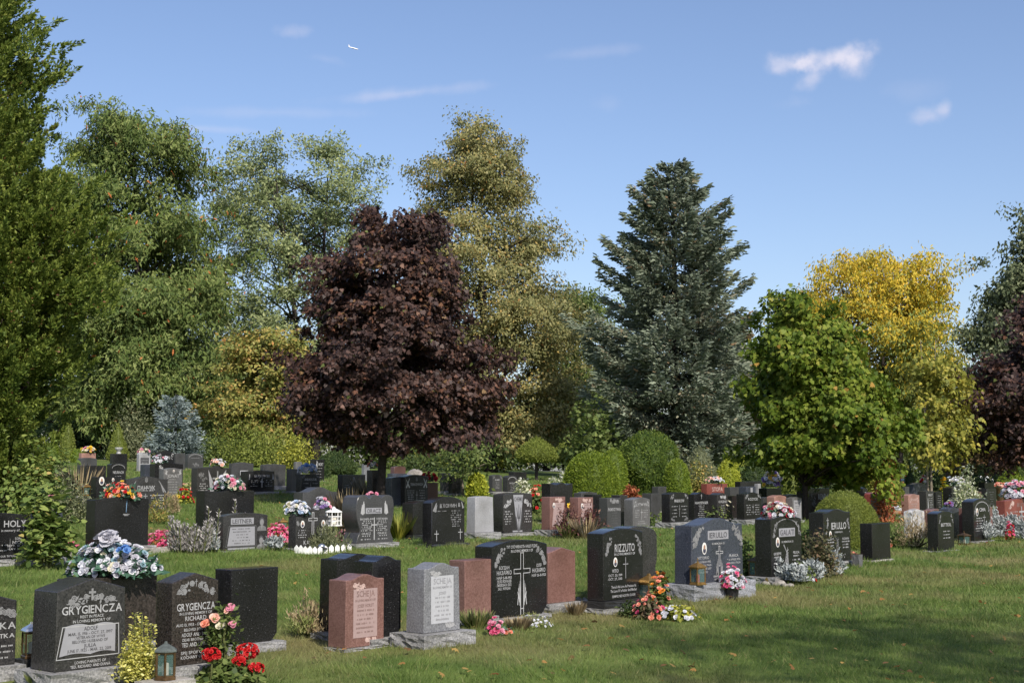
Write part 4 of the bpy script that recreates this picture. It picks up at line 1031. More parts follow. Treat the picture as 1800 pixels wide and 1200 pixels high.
stone('gal', 1328, 1357, 1410, 1026, 913, 'black stone with angel, arch of vines and framed name behind white leafy edging', 'black', 'oval', 6, base=12, basemat='rock', over=0.10,
      deco=[('strokes', arch, 0.02), ('rose', -0.74, 0.83, 0.16, 0.12, 'engrave_soft', -0.9), ('rose', 0.78, 0.83, 0.16, 0.12, 'engrave_soft', 0.9), ('panel', bl(-0.50, 0.69, 0.56, 0.84), 'panel'), ('t', 'GALATI', 0.03, 0.765, 0.46, 0.10, 'engrave_dark'),
            ('t', 'IN MEMORIA DI', 0.05, 0.60, 0.38, 0.036), ('oval', -0.60, 0.60, 0.12), ('strokes', harp, 0.03, 'engrave_soft'), ('t', 'GIUSEPPE', -0.62, 0.40, 0.24, 0.045), ('lines', -0.62, 0.18, 0.34, 4, 0.26), ('t', 'FELICIA', 0.62, 0.40, 0.2, 0.045), ('lines', 0.62, 0.2, 0.34, 3, 0.24), ('t', 'NON PIANGETE', 0.1, 0.08, 0.3, 0.036)])
stone('ier2', 1423, 1449, 1496, 998, 901, 'black stone with white name in front of the big clipped dome', 'black', 'serp', 6, base=9, over=0.06,
      deco=[('t', 'IERULLO', 0.12, 0.73, 0.56, 0.14), ('t', 'IN MEMORIA DI', 0.1, 0.60, 0.28, 0.034), ('cross', -0.70, 0.82, 0.08, 0.16, 'engrave_soft', 0.25), ('rose', -0.74, 0.70, 0.10, 0.1, 'engrave_soft', -0.9), ('rose', 0.84, 0.74, 0.10, 0.13, 'engrave_soft', 0.9),
            ('oval', -0.52, 0.56, 0.09), ('t', 'VINCENZO', -0.52, 0.46, 0.26, 0.045), ('lines', -0.52, 0.33, 0.4, 2, 0.3), ('t', 'ROSANNA', 0.62, 0.46, 0.24, 0.045), ('lines', 0.62, 0.28, 0.4, 3, 0.28), ('strokes', harp, 0.02, 'engrave_dim'), ('lines', 0.1, 0.08, 0.14, 2, 0.5)])
stone('plain2', 1514, 1534, 1566, 987, 920, 'small plain black stone right of the big clipped dome', 'black', 'flat', T=0.2)
stone('bett', 1631, 1650, 1678, 970, 903, 'small black stone with white vines on the lawn beside the little bronze lantern', 'black', 'oval', 5, base=2, over=0.06,
      deco=[('rose', -0.74, 0.86, 0.14, 0.12, 'engrave_soft', -0.8), ('rose', 0.76, 0.86, 0.14, 0.12, 'engrave_soft', 0.8), ('t', 'BETTIOL', 0.0, 0.70, 0.62, 0.09), ('lines', 0.05, 0.34, 0.52, 3, 0.6)])
stone('cima', 1692, 1713, 1742, 954, 882, 'black arched stone behind the white dusty miller plants', 'black', 'oval', 6, base=3, over=0.05,
      deco=[('strokes', arch, 0.035), ('rose', -0.8, 0.78, 0.12, 0.12, 'engrave_soft', -0.8), ('rose', 0.84, 0.78, 0.12, 0.12, 'engrave_soft', 0.8), ('t', 'CIMA', 0.05, 0.80, 0.36, 0.09), ('oval', -0.6, 0.74, 0.14), ('cross', 0.25, 0.56, 0.18, 0.22, 'engrave_soft', 0.12), ('lines', -0.35, 0.26, 0.58, 6, 0.46)])
stone('marble', 1589, 1603, 1626, 947, 899, 'white veined marble stone half hidden by a dry bush', 'marble', 'gable', 4, base=3, T=0.16)
stone('redlow', 1622, 1637, 1658, 945, 897, 'low red granite stone between the white marble and a dark stone', 'red', 'serp', 3, base=3, T=0.18)
stone('darkbett', 1652, 1669, 1687, 950, 894, 'dark grey stone directly behind the small black stone with vines', 'bluegrey', 'serp', 3, base=3, T=0.2)
stone('redslab', 1684, 1697, 1746, 948, 893, 'red-brown slab half hidden behind the black arched stone', 'red', 'flat', base=3, T=0.14)
stone('redcross', 1754, 1768, 1822, 934, 880, 'deep red stone with white cross under the pink flowers at the right edge', 'deepred', 'serp', 3, base=4, T=0.2,
      deco=[('cross', 0.05, 0.5, 0.16, 0.55, 'engrave', 0.12), ('rose', -0.6, 0.84, 0.16, 0.12, 'engrave_rose', -0.8), ('t', 'BUT', 0.0, 0.84, 0.24, 0.14, 'engrave_rosedark'), ('lines', -0.45, 0.3, 0.6, 4, 0.3)])

# ------------------------------------------------------------------ second row, middle
def std(name, title=0.10, w_=0.7, n=5, cross=False, m_='engrave_soft', roses=True, z=0.75):
    d = [('t', name, 0.0, z, w_, title, m_) if False else ('t', name, 0.0, z, w_, title)]
    if roses: d += [('rose', -0.74, 0.90, 0.18, 0.09, 'engrave_soft', -0.6), ('rose', 0.74, 0.90, 0.18, 0.09, 'engrave_soft', 0.6)]
    if cross: d += [('cross', 0.0, 0.40, 0.09, 0.42, m_, 0.16), ('lines', -0.5, 0.2, 0.56, n, 0.32, ), ('lines', 0.5, 0.2, 0.56, n, 0.32)]
    else: d += [('lines', 0.0, 0.22, 0.58, n, 0.55)]
    return d
stone('m3', 953, 968, 1007, 922, 852, 'tall black stone with wavy top behind the left of two red stones', 'black', 'wave', 4, base=4, T=0.24)
stone('m2b', 1022, 1042, 1058, 926, 869, 'black stone wedged behind the right of two red stones', 'black', 'flat', T=0.22, base=4)
stone('m1', 952, 967, 994, 942, 873, 'pink-red stone with pale panel, left of two behind the dark barberry', 'red', 'flat', base=11, over=0.09, T=0.2,
      deco=[('panel', [(-0.75, 0.1), (0.62, 0.1), (0.86, 0.82), (-0.5, 0.82)], 'panel_rose'), ('oval', -0.52, 0.74, 0.16), ('rose', 0.1, 0.90, 0.5, 0.06, 'engrave_rose', 0.1), ('lines', 0.2, 0.3, 0.76, 7, 0.4, 'engrave_rosedark')])
stone('m2', 1002, 1017, 1043, 940, 874, 'pink-red stone with pale panel, right of two behind the dark barberry', 'red', 'flat', base=8, over=0.09, T=0.2,
      deco=[('panel', [(-0.75, 0.1), (0.62, 0.1), (0.86, 0.82), (-0.5, 0.82)], 'panel_rose'), ('oval', -0.52, 0.74, 0.16), ('rose', 0.1, 0.90, 0.5, 0.06, 'engrave_rose', 0.1), ('lines', 0.2, 0.3, 0.76, 7, 0.4, 'engrave_rosedark')])
stone('m4b', 1072, 1090, 1104, 926, 870, 'dark stone tucked behind the grey tapered stone with white name', 'charcoal', 'flat', T=0.22, base=3)
stone('m4', 1053, 1068, 1092, 930, 875, 'grey tapered stone with white name beside the dark barberry', 'darkgrey', 'flat', base=2, over=0.08, taper=0.03,
      deco=[('rose', 0.0, 0.90, 0.6, 0.07, 'engrave_soft', 0.1), ('t', 'POKRZYWA', 0.0, 0.62, 0.9, 0.10), ('lines', 0, 0.16, 0.5, 5, 0.5, 'engrave_dim')])
stone('m5b', 1131, 1145, 1160, 918, 867, 'dark grey stone just right of the light grey peaked stone', 'darkgrey', 'flat', T=0.24, base=4)
stone('m5c', 1148, 1158, 1172, 900, 855, 'small dark stone showing above the row by the reddish bush', 'darkgrey', 'flat', T=0.2)
stone('m5', 1097, 1113, 1143, 928, 878, 'light grey peaked stone with white name and cross', 'midgrey', 'gablecurve', 4, base=2, over=0.08,
      deco=[('t', 'LYTWYN', 0.0, 0.82, 0.62, 0.11), ('rose', -0.78, 0.82, 0.12, 0.12, 'engrave', -0.6), ('rose', 0.78, 0.82, 0.12, 0.12, 'engrave', 0.6), ('cross', 0, 0.46, 0.14, 0.40, 'engrave', 0.14), ('lines', -0.5, 0.36, 0.60, 4, 0.34), ('lines', 0.5, 0.36, 0.60, 4, 0.34), ('lines', 0, 0.12, 0.2, 2, 0.5)])
stone('m6', 1163, 1178, 1211, 928, 868, 'black stone with carved roses in all four corners, middle row', 'black', 'oval', 3, base=10, over=0.09,
      deco=std('MARKOW', 0.11, 0.52, 4, True, z=0.76) + [('rose', -0.72, 0.1, 0.2, 0.07, 'engrave_dim', 0.4), ('rose', 0.72, 0.1, 0.2, 0.07, 'engrave_dim', -0.4)])
stone('m7', 1208, 1221, 1246, 922, 869, 'black stone with small cross above its bold white name, middle row', 'black', 'serp', 4, base=8, over=0.07,
      deco=[('cross', 0.0, 0.92, 0.10, 0.20, 'engrave', 0.2), ('t', 'HAASSENGIER', 0.0, 0.68, 0.92, 0.10), ('lines', 0, 0.12, 0.56, 7, 0.5)])
stone('m8', 1245, 1262, 1280, 920, 869, 'dark stone with carved spray and white name behind the daisies', 'charcoal', 'serp', 3, base=7, over=0.07,
      deco=[('rose', 0.0, 0.90, 0.55, 0.08, 'engrave', 0.1), ('t', 'KORZENIO', 0.0, 0.72, 0.8, 0.10), ('lines', 0, 0.2, 0.56, 5, 0.4)])
stone('m9b', 1278, 1287, 1298, 915, 871, 'narrow black stone between the daisies and the stone with the long cross', 'black', 'flat', T=0.24, base=4)
stone('m9', 1295, 1309, 1339, 922, 868, 'black stone with long patriarchal cross down its middle', 'black', 'serp', 3, base=9, over=0.08,
      deco=std('ROZYCKI', 0.11, 0.55, 5, True, z=0.80) + [('strokes', [(-0.12, 0.5, 0.12, 0.5), (-0.16, 0.3, 0.16, 0.26)], 0.02)])
stone('m10b', 1376, 1384, 1402, 910, 869, 'small blue-grey stone above the pink stone', 'bluegrey', 'flat', T=0.2)
stone('m9c', 1337, 1343, 1358, 915, 874, 'plain dark stone left of the small pink stone', 'darkgrey', 'flat', T=0.2)
stone('m10', 1352, 1362, 1383, 918, 873, 'small salmon pink stone with carved wreath, middle row', 'salmon', 'gablecurve', 3, T=0.2,
      deco=[('rose', 0.0, 0.75, 0.4, 0.14, 'engrave_rose', 0.3), ('lines', 0, 0.2, 0.5, 4, 0.5)])
stone('m11', 1382, 1394, 1410, 918, 875, 'grey stone with pale full-face panel left of the leaning tree trunk', 'midgrey', 'serp', 2, base=4,
      deco=[('panel', bl(-0.8, 0.06, 0.8, 0.9), 'panel'), ('t', 'WASYLYK', 0.0, 0.78, 0.6, 0.09, 'engrave_dark'), ('lines', 0, 0.2, 0.62, 6, 0.55, 'engrave_dark')])
stone('m12', 1236, 1243, 1279, 884, 850, 'red stone with pale capital letters under a spray of flowers', 'deepred', 'flat', T=0.2,
      deco=[('t', 'STOPA', 0.0, 0.72, 0.5, 0.22, 'engrave_rose'), ('rose', 0, 0.3, 0.5, 0.2, 'engrave_rose', 0.1)])
stone('m12b', 1278, 1284, 1302, 888, 856, 'small dark stone right of the red stone with capitals', 'darkgrey', 'flat', T=0.2)
stone('m13', 1292, 1302, 1338, 880, 846, 'wide black stone behind the small blue-topped stones', 'black', 'flat', T=0.2)
stone('m13d', 1328, 1333, 1338, 890, 850, 'pale narrow stone end beside the wide black stone', 'pale', 'flat', T=0.12)
stone('m13b', 1303, 1312, 1329, 892, 855, 'dark stone with small white picture in front of the wide black stone', 'bluegrey', 'flat', T=0.24, deco=[('panel', bl(-0.1, 0.55, 0.35, 0.95), 'panel')])
stone('m14', 1338, 1348, 1374, 898, 858, 'black stone carrying the purple and yellow bouquet', 'black', 'flat', T=0.24)
stone('renda', 1399, 1420, 1459, 908, 858, 'wide blue-black stone behind the leaning tree trunk', 'black', 'flat', T=0.3, deco=[('t', 'RENDA', 0.42, 0.70, 0.45, 0.2), ('lines', 0.3, 0.2, 0.5, 4, 0.4), ('rose', -0.5, 0.6, 0.25, 0.3, 'engrave_dim', 0.3)])
# right side, second row
stone('r25', 1536, 1548, 1561, 911, 867, 'dark stone with white lettering in front of the round-topped red one', 'charcoal', 'flat', base=2, T=0.26, deco=[('rose', 0, 0.88, 0.5, 0.08, 'engrave', 0.1), ('t', 'FABI', 0, 0.7, 0.7, 0.12), ('lines', 0, 0.15, 0.55, 5, 0.55)])
stone('r26', 1525, 1534, 1550, 906, 869, 'round-topped red stone near the clipped cone', 'deepred', 'round', 4, T=0.22)
stone('r27', 1541, 1550, 1560, 892, 852, 'slim dark grey stone standing tall before the clipped cone', 'darkgrey', 'flat', T=0.2)
stone('r38', 1511, 1518, 1526, 905, 858, 'narrow black lettered stone at the edge of the green maple', 'black', 'serp', 2, T=0.2, deco=[('lines', 0, 0.15, 0.85, 8, 0.55)])
stone('r28', 1586, 1598, 1617, 910, 870, 'salmon stone with carved vines beside two dark stones', 'salmon', 'serp', 2, base=3, T=0.2, deco=[('t', 'PAVES', 0, 0.78, 0.5, 0.1, 'engrave_rose'), ('rose', -0.66, 0.74, 0.2, 0.14, 'engrave_rose', -0.6), ('rose', 0.66, 0.74, 0.2, 0.14, 'engrave_rose', 0.6), ('lines', 0, 0.15, 0.58, 5, 0.55)])
stone('r29', 1616, 1629, 1642, 900, 863, 'dark stone with white figure and name right of the salmon stone', 'charcoal', 'flat', T=0.26, deco=[('t', 'MAST', 0.1, 0.82, 0.55, 0.11), ('strokes', [(-0.6, 0.15, -0.6, 0.7), (-0.5, 0.2, -0.55, 0.66)], 0.05, 'engrave'), ('lines', 0.2, 0.15, 0.66, 6, 0.45)])
stone('r30', 1640, 1646, 1657, 897, 865, 'narrow black stone with a finial, second from the salmon stone', 'black', 'gablecurve', 2, T=0.2, deco=[('lines', 0, 0.2, 0.8, 6, 0.6)])
stone('r31', 1598, 1606, 1631, 880, 851, 'navy stone with a serpentine top behind the salmon stone', 'bluegrey', 'serp', 3, T=0.24)
stone('r32', 1586, 1592, 1599, 884, 855, 'small grey stone beside the navy stone', 'darkgrey', 'flat', T=0.16)
stone('r33', 1661, 1674, 1694, 895, 857, 'black double stone left of the variegated bush', 'black', 'serp', 3, T=0.28, deco=[('lines', 0, 0.2, 0.75, 6, 0.5, 'engrave_dim')])
stone('r35', 1708, 1714, 1726, 893, 864, 'low dark stone with brownish face by the variegated bush', 'rust', 'flat', T=0.2)
stone('r37', 1724, 1732, 1751, 878, 848, 'black stone in the back on the right, below the white vehicle', 'black', 'flat', T=0.24)
stone('r34', 1722, 1735, 1752, 892, 858, 'black stone with grey lettering near the potted flowers', 'black', 'flat', T=0.26, deco=[('lines', 0, 0.2, 0.8, 6, 0.5, 'engrave_dim')])

# ------------------------------------------------------------------ second row, left half
stone('nick', -75, -58, 50, 1000, 906, 'black stone at the left edge with Nick lettering under the vine', 'black', 'serp', 4, base=14, over=0.05,
      deco=[('t', 'HOLY', 0.50, 0.80, 0.36, 0.15), ('t', 'in memory of', 0.36, 0.65, 0.3, 0.055), ('cross', 0.80, 0.74, 0.05, 0.28, 'engrave_soft', 0.2), ('t', 'SON', 0.62, 0.46, 0.10, 0.055), ('t', 'NICK', 0.62, 0.375, 0.18, 0.075), ('t', 'SEPT. 10, 1924', 0.62, 0.30, 0.36, 0.045), ('t', 'MAY 5, 1954', 0.62, 0.225, 0.34, 0.045),
            ('strokes', [(0.36, 0.2, 0.36, 0.46)], 0.007, 'engrave'), ('t', 'IN OUR THOUGHTS', 0.32, 0.07, 0.36, 0.045), ('lines', 0.12, 0.2, 0.32, 2, 0.2)])
stone('bluestone', 52, 66, 108, 994, 902, 'blue-grey polished stone behind the vine, on a rough base', 'bluegrey', 'serp', 5, base=22, T=0.2, over=0.05)
stone('bigblack', 149, 166, 260, 974, 878, 'wide plain black stone with the red and orange flowers on top', 'black', 'oval', 4, base=12, over=0.08,
      deco=[('strokes', [(0.14, 0.86, 0.16, 1.02), (0.14, 0.86, 0.13, 0.72)], 0.014, 'ribbon_blue'), ('strokes', [(0.02, 0.68, 0.26, 0.68), (0.06, 0.66, 0.22, 0.655)], 0.02, 'engrave_soft')])
stone('blackpink', 344, 359, 446, 936, 864, 'wide plain black stone with pink and white flowers on top', 'black', 'wave', 2, base=4, T=0.24)
stone('leit', 379, 392, 470, 970, 907, 'grey stone with engraved portraits and framed capitals beside silver plants', 'charcoal', 'oval', 5, base=2, over=0.03,
      deco=[('panel', bl(-0.68, 0.75, 0.35, 0.94), 'panel'), ('t', 'LEITNER', -0.17, 0.845, 0.44, 0.13, 'engrave_dark'), ('panel', [(-0.82, 0.13), (0.42, 0.13), (0.40, 0.68), (-0.70, 0.68)], 'panel'), ('frame', [(-0.9, 0.10), (0.48, 0.10), (0.46, 0.71), (-0.76, 0.71)], 0.012, 'engrave_dim'),
            ('lines', -0.18, 0.20, 0.62, 6, 0.46, 'engrave_dark'), ('panel', bl(-0.8, 0.02, 0.42, 0.075), 'panel'), ('bust', 0.72, 0.74, 0.22, 0.2), ('bust', 0.70, 0.2, 0.22, 0.2)])
stone('kal', 506, 520, 577, 968, 908, 'charcoal stone with raised middle block and white outlined cross', 'charcoal', 'block', 11, base=5, over=0.04,
      deco=[('cross', 0.02, 0.78, 0.28, 0.72, 'engrave', 0.26, 0.035), ('oval', -0.62, 0.76, 0.12), ('oval', 0.66, 0.76, 0.12), ('t', 'KAL', -0.32, 0.17, 0.22, 0.14), ('lines', -0.62, 0.34, 0.56, 4, 0.3), ('lines', 0.62, 0.34, 0.56, 4, 0.3), ('rose', -0.9, 0.8, 0.08, 0.1, 'engrave_soft', 0.2), ('rose', 0.9, 0.8, 0.08, 0.1, 'engrave_soft', 0.2)])
stone('kalback', 518, 532, 592, 926, 865, 'dark grey stone with a domed top behind the outlined cross stone', 'darkgrey', 'serp', 9, base=3, T=0.26)
stone('orac', 608, 626, 692, 964, 881, 'tulip-shaped grey stone with scalloped top and carved angels', 'darkgrey', 'lobes', 11, base=9, over=0.06, T=0.32,
      flare=lambda s: (0.98 - 0.19 * (s / 0.27) ** 1.6 if s < 0.27 else 0.79 + 0.21 * math.sin(math.pi * 0.66 * (s - 0.27) / 0.73)),
      deco=[('panel', bl(-0.52, 0.70, 0.34, 0.84), 'panel'), ('t', 'ORACZ', -0.09, 0.77, 0.36, 0.10, 'engrave_dark'), ('strokes', [(-0.7, 0.72, -0.62, 1.0), (-0.62, 0.70, -0.6, 0.95), (-0.74, 0.70, -0.7, 0.92), (-0.68, 0.68, -0.66, 0.9)], 0.045, 'engrave'), ('strokes', [(0.6, 0.72, 0.52, 1.0), (0.52, 0.70, 0.5, 0.95), (0.64, 0.70, 0.6, 0.92), (0.58, 0.68, 0.56, 0.9)], 0.045, 'engrave'),
            ('cross', -0.06, 0.34, 0.17, 0.54, 'engrave', 0.14), ('t', 'BRONISLAW', -0.45, 0.575, 0.36, 0.05), ('t', 'STEFANIA', 0.35, 0.575, 0.30, 0.05), ('lines', -0.45, 0.30, 0.52, 6, 0.32), ('lines', 0.35, 0.30, 0.52, 6, 0.32), ('t', 'ORACZ', -0.48, 0.23, 0.24, 0.05), ('t', 'ORACZ', 0.36, 0.23, 0.24, 0.05), ('lines', -0.5, 0.09, 0.17, 2, 0.32), ('lines', 0.4, 0.09, 0.17, 2, 0.32)])
stone('xback', 704, 726, 778, 948, 885, 'plain black stone on plinth left of the arched Cyrillic stone', 'black', 'oval', 5, plinth=5, base=3, T=0.26, basemat='blackbase')
stone('xom', 742, 759, 817, 962, 884, 'black arched stone with two small white crosses, on a dark base', 'black', 'oval', 11, base=6, basemat='blackbase', over=0.06, batter=0.05,
      deco=[('t', 'ХОМИН', 0.06, 0.93, 0.42, 0.09, 'engrave_soft'), ('lines', 0.45, 0.42, 0.80, 8, 0.32, 'engrave_soft'), ('lines', -0.45, 0.76, 0.80, 1, 0.4, 'engrave_soft'), ('cross', -0.72, 0.2, 0.13, 0.26, 'engrave', 0.12), ('cross', 0.72, 0.22, 0.13, 0.26, 'engrave', 0.12), ('strokes', [(-0.9, 0.8, -0.72, 1.0), (-0.8, 0.78, -0.7, 0.95), (0.9, 0.86, 0.8, 1.02)], 0.05), ('strokes', [(-0.5, 0.88, -0.5, 0.98), (-0.44, 0.88, -0.44, 0.98), (0.62, 0.9, 0.62, 1.0), (0.68, 0.9, 0.68, 1.0)], 0.03)])
stone('white', 819, 835, 868, 946, 874, 'plain pale stone with the light on it, left of the wheat stone', 'pale', 'gablecurve', 2, base=10, over=0.09, taper=0.06, T=0.2, batter=0.06)
wh = [(0.06, 0.02, 0.06, 0.3), (0.0, 0.05, -0.12, 0.42), (0.12, 0.05, 0.24, 0.42), (-0.02, 0.1, -0.24, 0.6), (0.14, 0.1, 0.34, 0.6), (0.06, 0.3, 0.06, 0.74), (0.0, 0.36, -0.08, 0.66), (0.12, 0.36, 0.2, 0.66)]
stone('chem', 866, 884, 936, 943, 869, 'grey stone with pale wedge panel of wheat and white flowers', 'charcoal', 'oval', 3, base=6, over=0.03, taper=0.02, chamfer=5,
      deco=[('panel', [(-0.04, 0.06), (0.12, 0.06), (0.44, 0.98), (-0.36, 0.98)][0:2] + [(0.36, 0.99), (-0.32, 0.99)], 'panel'), ('strokes', [(a, b, c_, d) for a, b, c_, d in wh], 0.035, 'engrave_dark'), ('t', 'CHEMIJ', 0.02, 0.88, 0.28, 0.11, 'engrave_dark'), ('rose', -0.66, 0.76, 0.26, 0.1, 'engrave', -0.6), ('rose', 0.66, 0.76, 0.24, 0.1, 'engrave', 0.6),
            ('lines', -0.66, 0.24, 0.56, 6, 0.28), ('lines', 0.68, 0.28, 0.56, 5, 0.26), ('panel', bl(-0.35, 0.02, 0.3, 0.06), 'panel')])
stone('b11', 853, 866, 883, 870, 836, 'grey arched stone left of its darker twin by the yellow-green ball bush', 'darkgrey', 'oval', 2, base=6, T=0.16, over=0.08, deco=std('BOBEY', 0.1, 0.5, 5))
stone('b11b', 882, 892, 909, 870, 838, 'dark arched stone right of its grey twin by the yellow-green ball bush', 'charcoal', 'oval', 3, base=6, T=0.2, over=0.08, deco=[('strokes', arch, 0.05, 'engrave'), ('t', 'WOLK', 0, 0.58, 0.6, 0.12), ('lines', 0, 0.1, 0.42, 4, 0.5)])
stone('b14', 744, 752, 770, 886, 848, 'rust-red stone with dark red roses on top', 'rust', 'flat', T=0.2)
stone('b13', 676, 688, 712, 892, 840, 'plain teal-grey stone right of the purple maple trunk', 'bluegrey', 'oval', 2, T=0.24, engr='engrave_soft')
stone('b12', 698, 712, 752, 892, 838, 'black arched stone with crossed wheat and a small trident', 'charcoal', 'oval', 4, base=4,
      deco=[('t', 'TERKEWICH', 0.0, 0.74, 0.55, 0.09), ('strokes', [(-0.9, 0.62, -0.62, 0.95), (-0.62, 0.62, -0.9, 0.9), (0.9, 0.62, 0.62, 0.95), (0.62, 0.62, 0.9, 0.9)], 0.05, 'engrave'), ('strokes', [(0, 0.85, 0, 1.0), (-0.06, 0.86, -0.06, 0.98), (0.06, 0.86, 0.06, 0.98)], 0.02), ('cross', 0.02, 0.3, 0.09, 0.4, 'engrave', 0.12), ('lines', -0.5, 0.08, 0.52, 7, 0.34), ('lines', 0.5, 0.08, 0.52, 6, 0.3)])
stone('b17', 646, 654, 664, 884, 826, 'narrow dark slab behind the purple maple trunk', 'brownblack', 'flat', T=0.2)
stone('b16', 588, 602, 642, 876, 834, 'dark stone with a raised speckled cross in its middle', 'charcoal', 'flat', base=4, T=0.2,
      deco=[('cross', -0.02, 0.46, 0.26, 0.86, 'engrave_soft', 0.3), ('lines', -0.62, 0.42, 0.50, 2, 0.3), ('lines', 0.55, 0.3, 0.5, 3, 0.3)])
stone('b15b', 503, 512, 528, 868, 824, 'dark grey stone left of the blue and white bouquet', 'darkgrey', 'flat', base=5, T=0.22, over=0.08)
stone('b15', 519, 529, 562, 874, 833, 'charcoal stone with white lettering under the blue and white bouquet', 'charcoal', 'flat', base=4, T=0.2, deco=std('ANDRESZUK', 0.11, 0.65, 3, True))
stone('b18', 422, 435, 482, 870, 828, 'black stone with bold white name on a pale base, behind the black flower stone', 'black', 'serp', 2, base=6, over=0.09,
      deco=[('t', 'KRASKOWSKI', 0.06, 0.78, 0.56, 0.13), ('lines', 0.05, 0.64, 0.66, 1, 0.3), ('lines', -0.5, 0.28, 0.55, 4, 0.3), ('lines', 0.6, 0.28, 0.55, 4, 0.3), ('cross', 0.06, 0.42, 0.11, 0.42, 'engrave', 0.26), ('strokes', [(-0.88, 0.6, -0.86, 0.86), (0.9, 0.6, 0.88, 0.86)], 0.05, 'engrave')])
stone('b19', 403, 407, 445, 866, 814, 'plain dark grey stone with a small pale name plate', 'darkgrey', 'serp', 2, T=0.14, deco=[('panel', bl(-0.25, 0.60, 0.5, 0.76), 'panel_pale'), ('t', 'ZELEK', 0.12, 0.68, 0.28, 0.1, 'engrave_dark')])
stone('b20', 456, 462, 502, 862, 817, 'plain dark grey stone with a pale base, farther back by the shrubs', 'darkgrey', 'oval', 2, base=8, T=0.14, over=0.05)
stone('b21', 334, 346, 405, 878, 822, 'dark stone with a carved crucifix between pale wings', 'charcoal', 'serp', 2, T=0.24,
      deco=[('panel', [(-0.2, 0.1), (-0.02, 0.1), (-0.02, 0.5), (-0.36, 0.95)], 'panel'), ('panel', [(0.4, 0.3), (0.55, 0.3), (0.72, 0.95), (0.4, 0.7)], 'panel'), ('cross', 0.2, 0.55, 0.3, 0.7, 'engrave_soft', 0.13), ('rose', -0.66, 0.72, 0.24, 0.2, 'engrave_dim', 0.3), ('lines', -0.66, 0.3, 0.5, 4, 0.28)])
stone('b23', 262, 272, 321, 868, 815, 'black stone just behind the speckled stone with doves', 'black', 'serp', 3, T=0.24, deco=[('rose', -0.6, 0.85, 0.2, 0.12, 'engrave', 0.3)])
stone('b22', 274, 287, 320, 873, 824, 'speckled grey stone with white doves and a bold name', 'midgrey', 'serp', 2, base=3, T=0.2,
      deco=[('t', 'JONAT', 0.0, 0.74, 0.62, 0.13), ('oval', 0.05, 0.92, 0.1), ('strokes', [(-0.85, 0.82, -0.6, 0.92), (-0.7, 0.78, -0.78, 0.98), (0.85, 0.82, 0.6, 0.92), (0.7, 0.78, 0.78, 0.98)], 0.07, 'engrave'), ('lines', 0, 0.12, 0.6, 6, 0.6)])
stone('b24', 246, 254, 266, 862, 816, 'blue-grey stone end left of the stone with doves', 'bluegrey', 'flat', T=0.22)
stone('b1', 208, 221, 294, 902, 842, 'dark serpentine stone with Cyrillic name and carved wheat', 'charcoal', 'serp', 5, T=0.2,
      deco=[('t', 'ПАНЧУК', -0.05, 0.74, 0.42, 0.13), ('strokes', [(-0.05, 0.9, -0.05, 1.08), (-0.1, 0.92, -0.1, 1.05), (0, 0.92, 0, 1.05)], 0.016), ('strokes', [(-0.85, 0.6, -0.55, 0.95), (-0.78, 0.6, -0.6, 0.9), (0.9, 0.6, 0.55, 0.95), (0.8, 0.6, 0.62, 0.9)], 0.03), ('lines', -0.0, 0.62, 0.66, 1, 0.28), ('lines', -0.55, 0.36, 0.52, 3, 0.34), ('lines', 0.5, 0.14, 0.52, 6, 0.36), ('cross', -0.08, 0.46, 0.1, 0.22, 'engrave_soft', 0.2)])
stone('b25', 184, 194, 221, 850, 816, 'black stone with white laurel arch, in the far left rows', 'black', 'oval', 3, T=0.2, deco=[('strokes', arch, 0.05, 'engrave_soft'), ('t', 'NEUBACH', 0, 0.6, 0.7, 0.14), ('lines', 0, 0.15, 0.4, 3, 0.5)])
stone('b26', 131, 150, 186, 852, 818, 'wide black stone among the far left rows behind dry stalks', 'black', 'flat', T=0.3)
stone('b27', 158, 168, 210, 888, 838, 'black stone with a pale round portrait in the left rows', 'black', 'flat', T=0.2, deco=[('oval', -0.55, 0.86, 0.22), ('oval', 0.4, 0.9, 0.1), ('lines', 0.2, 0.4, 0.75, 5, 0.4), ('strokes', [(-0.2, 0.1, -0.2, 0.8)], 0.02, 'engrave')])
stone('b28', 138, 143, 168, 822, 796, 'salmon box-shaped stone with yellow flowers on top, far left', 'salmon', 'flat', T=0.2)
stone('b28b', 134, 141, 170, 834, 806, 'grey stone in front of the salmon box-shaped stone', 'darkgrey', 'oval', 2, T=0.2)
stone('b29', 192, 198, 223, 830, 797, 'dark stone carrying a pale stone urn, far left', 'black', 'flat', T=0.2)
stone('b30', 240, 244, 264, 828, 798, 'pale arched stone with white lettering and flowers, far left', 'pale', 'round', 4, T=0.16, deco=[('panel', bl(-0.75, 0.45, 0.75, 0.8), 'engrave_dark'), ('lines', 0, 0.2, 0.65, 4, 0.55)])
stone('b31', 274, 278, 306, 826, 794, 'black stone with two white sprays and a name, far row by the blue spruce', 'black', 'serp', 3, T=0.2, deco=[('t', 'CHIN', 0, 0.7, 0.4, 0.18), ('rose', -0.7, 0.75, 0.2, 0.2, 'engrave', 0.5), ('rose', 0.7, 0.75, 0.2, 0.2, 'engrave', -0.5)])
stone('b31b', 302, 308, 325, 826, 796, 'plain dark stone next to the far stone with white sprays', 'darkgrey', 'flat', T=0.2)
stone('b32', 325, 330, 357, 824, 798, 'grey lettered stone below the blue spruce', 'darkgrey', 'serp', 2, T=0.2, deco=[('strokes', arch, 0.05, 'engrave_soft'), ('lines', 0, 0.6, 0.75, 1, 0.6), ('rose', 0, 0.3, 0.4, 0.15, 'engrave_dim', 0.2)])
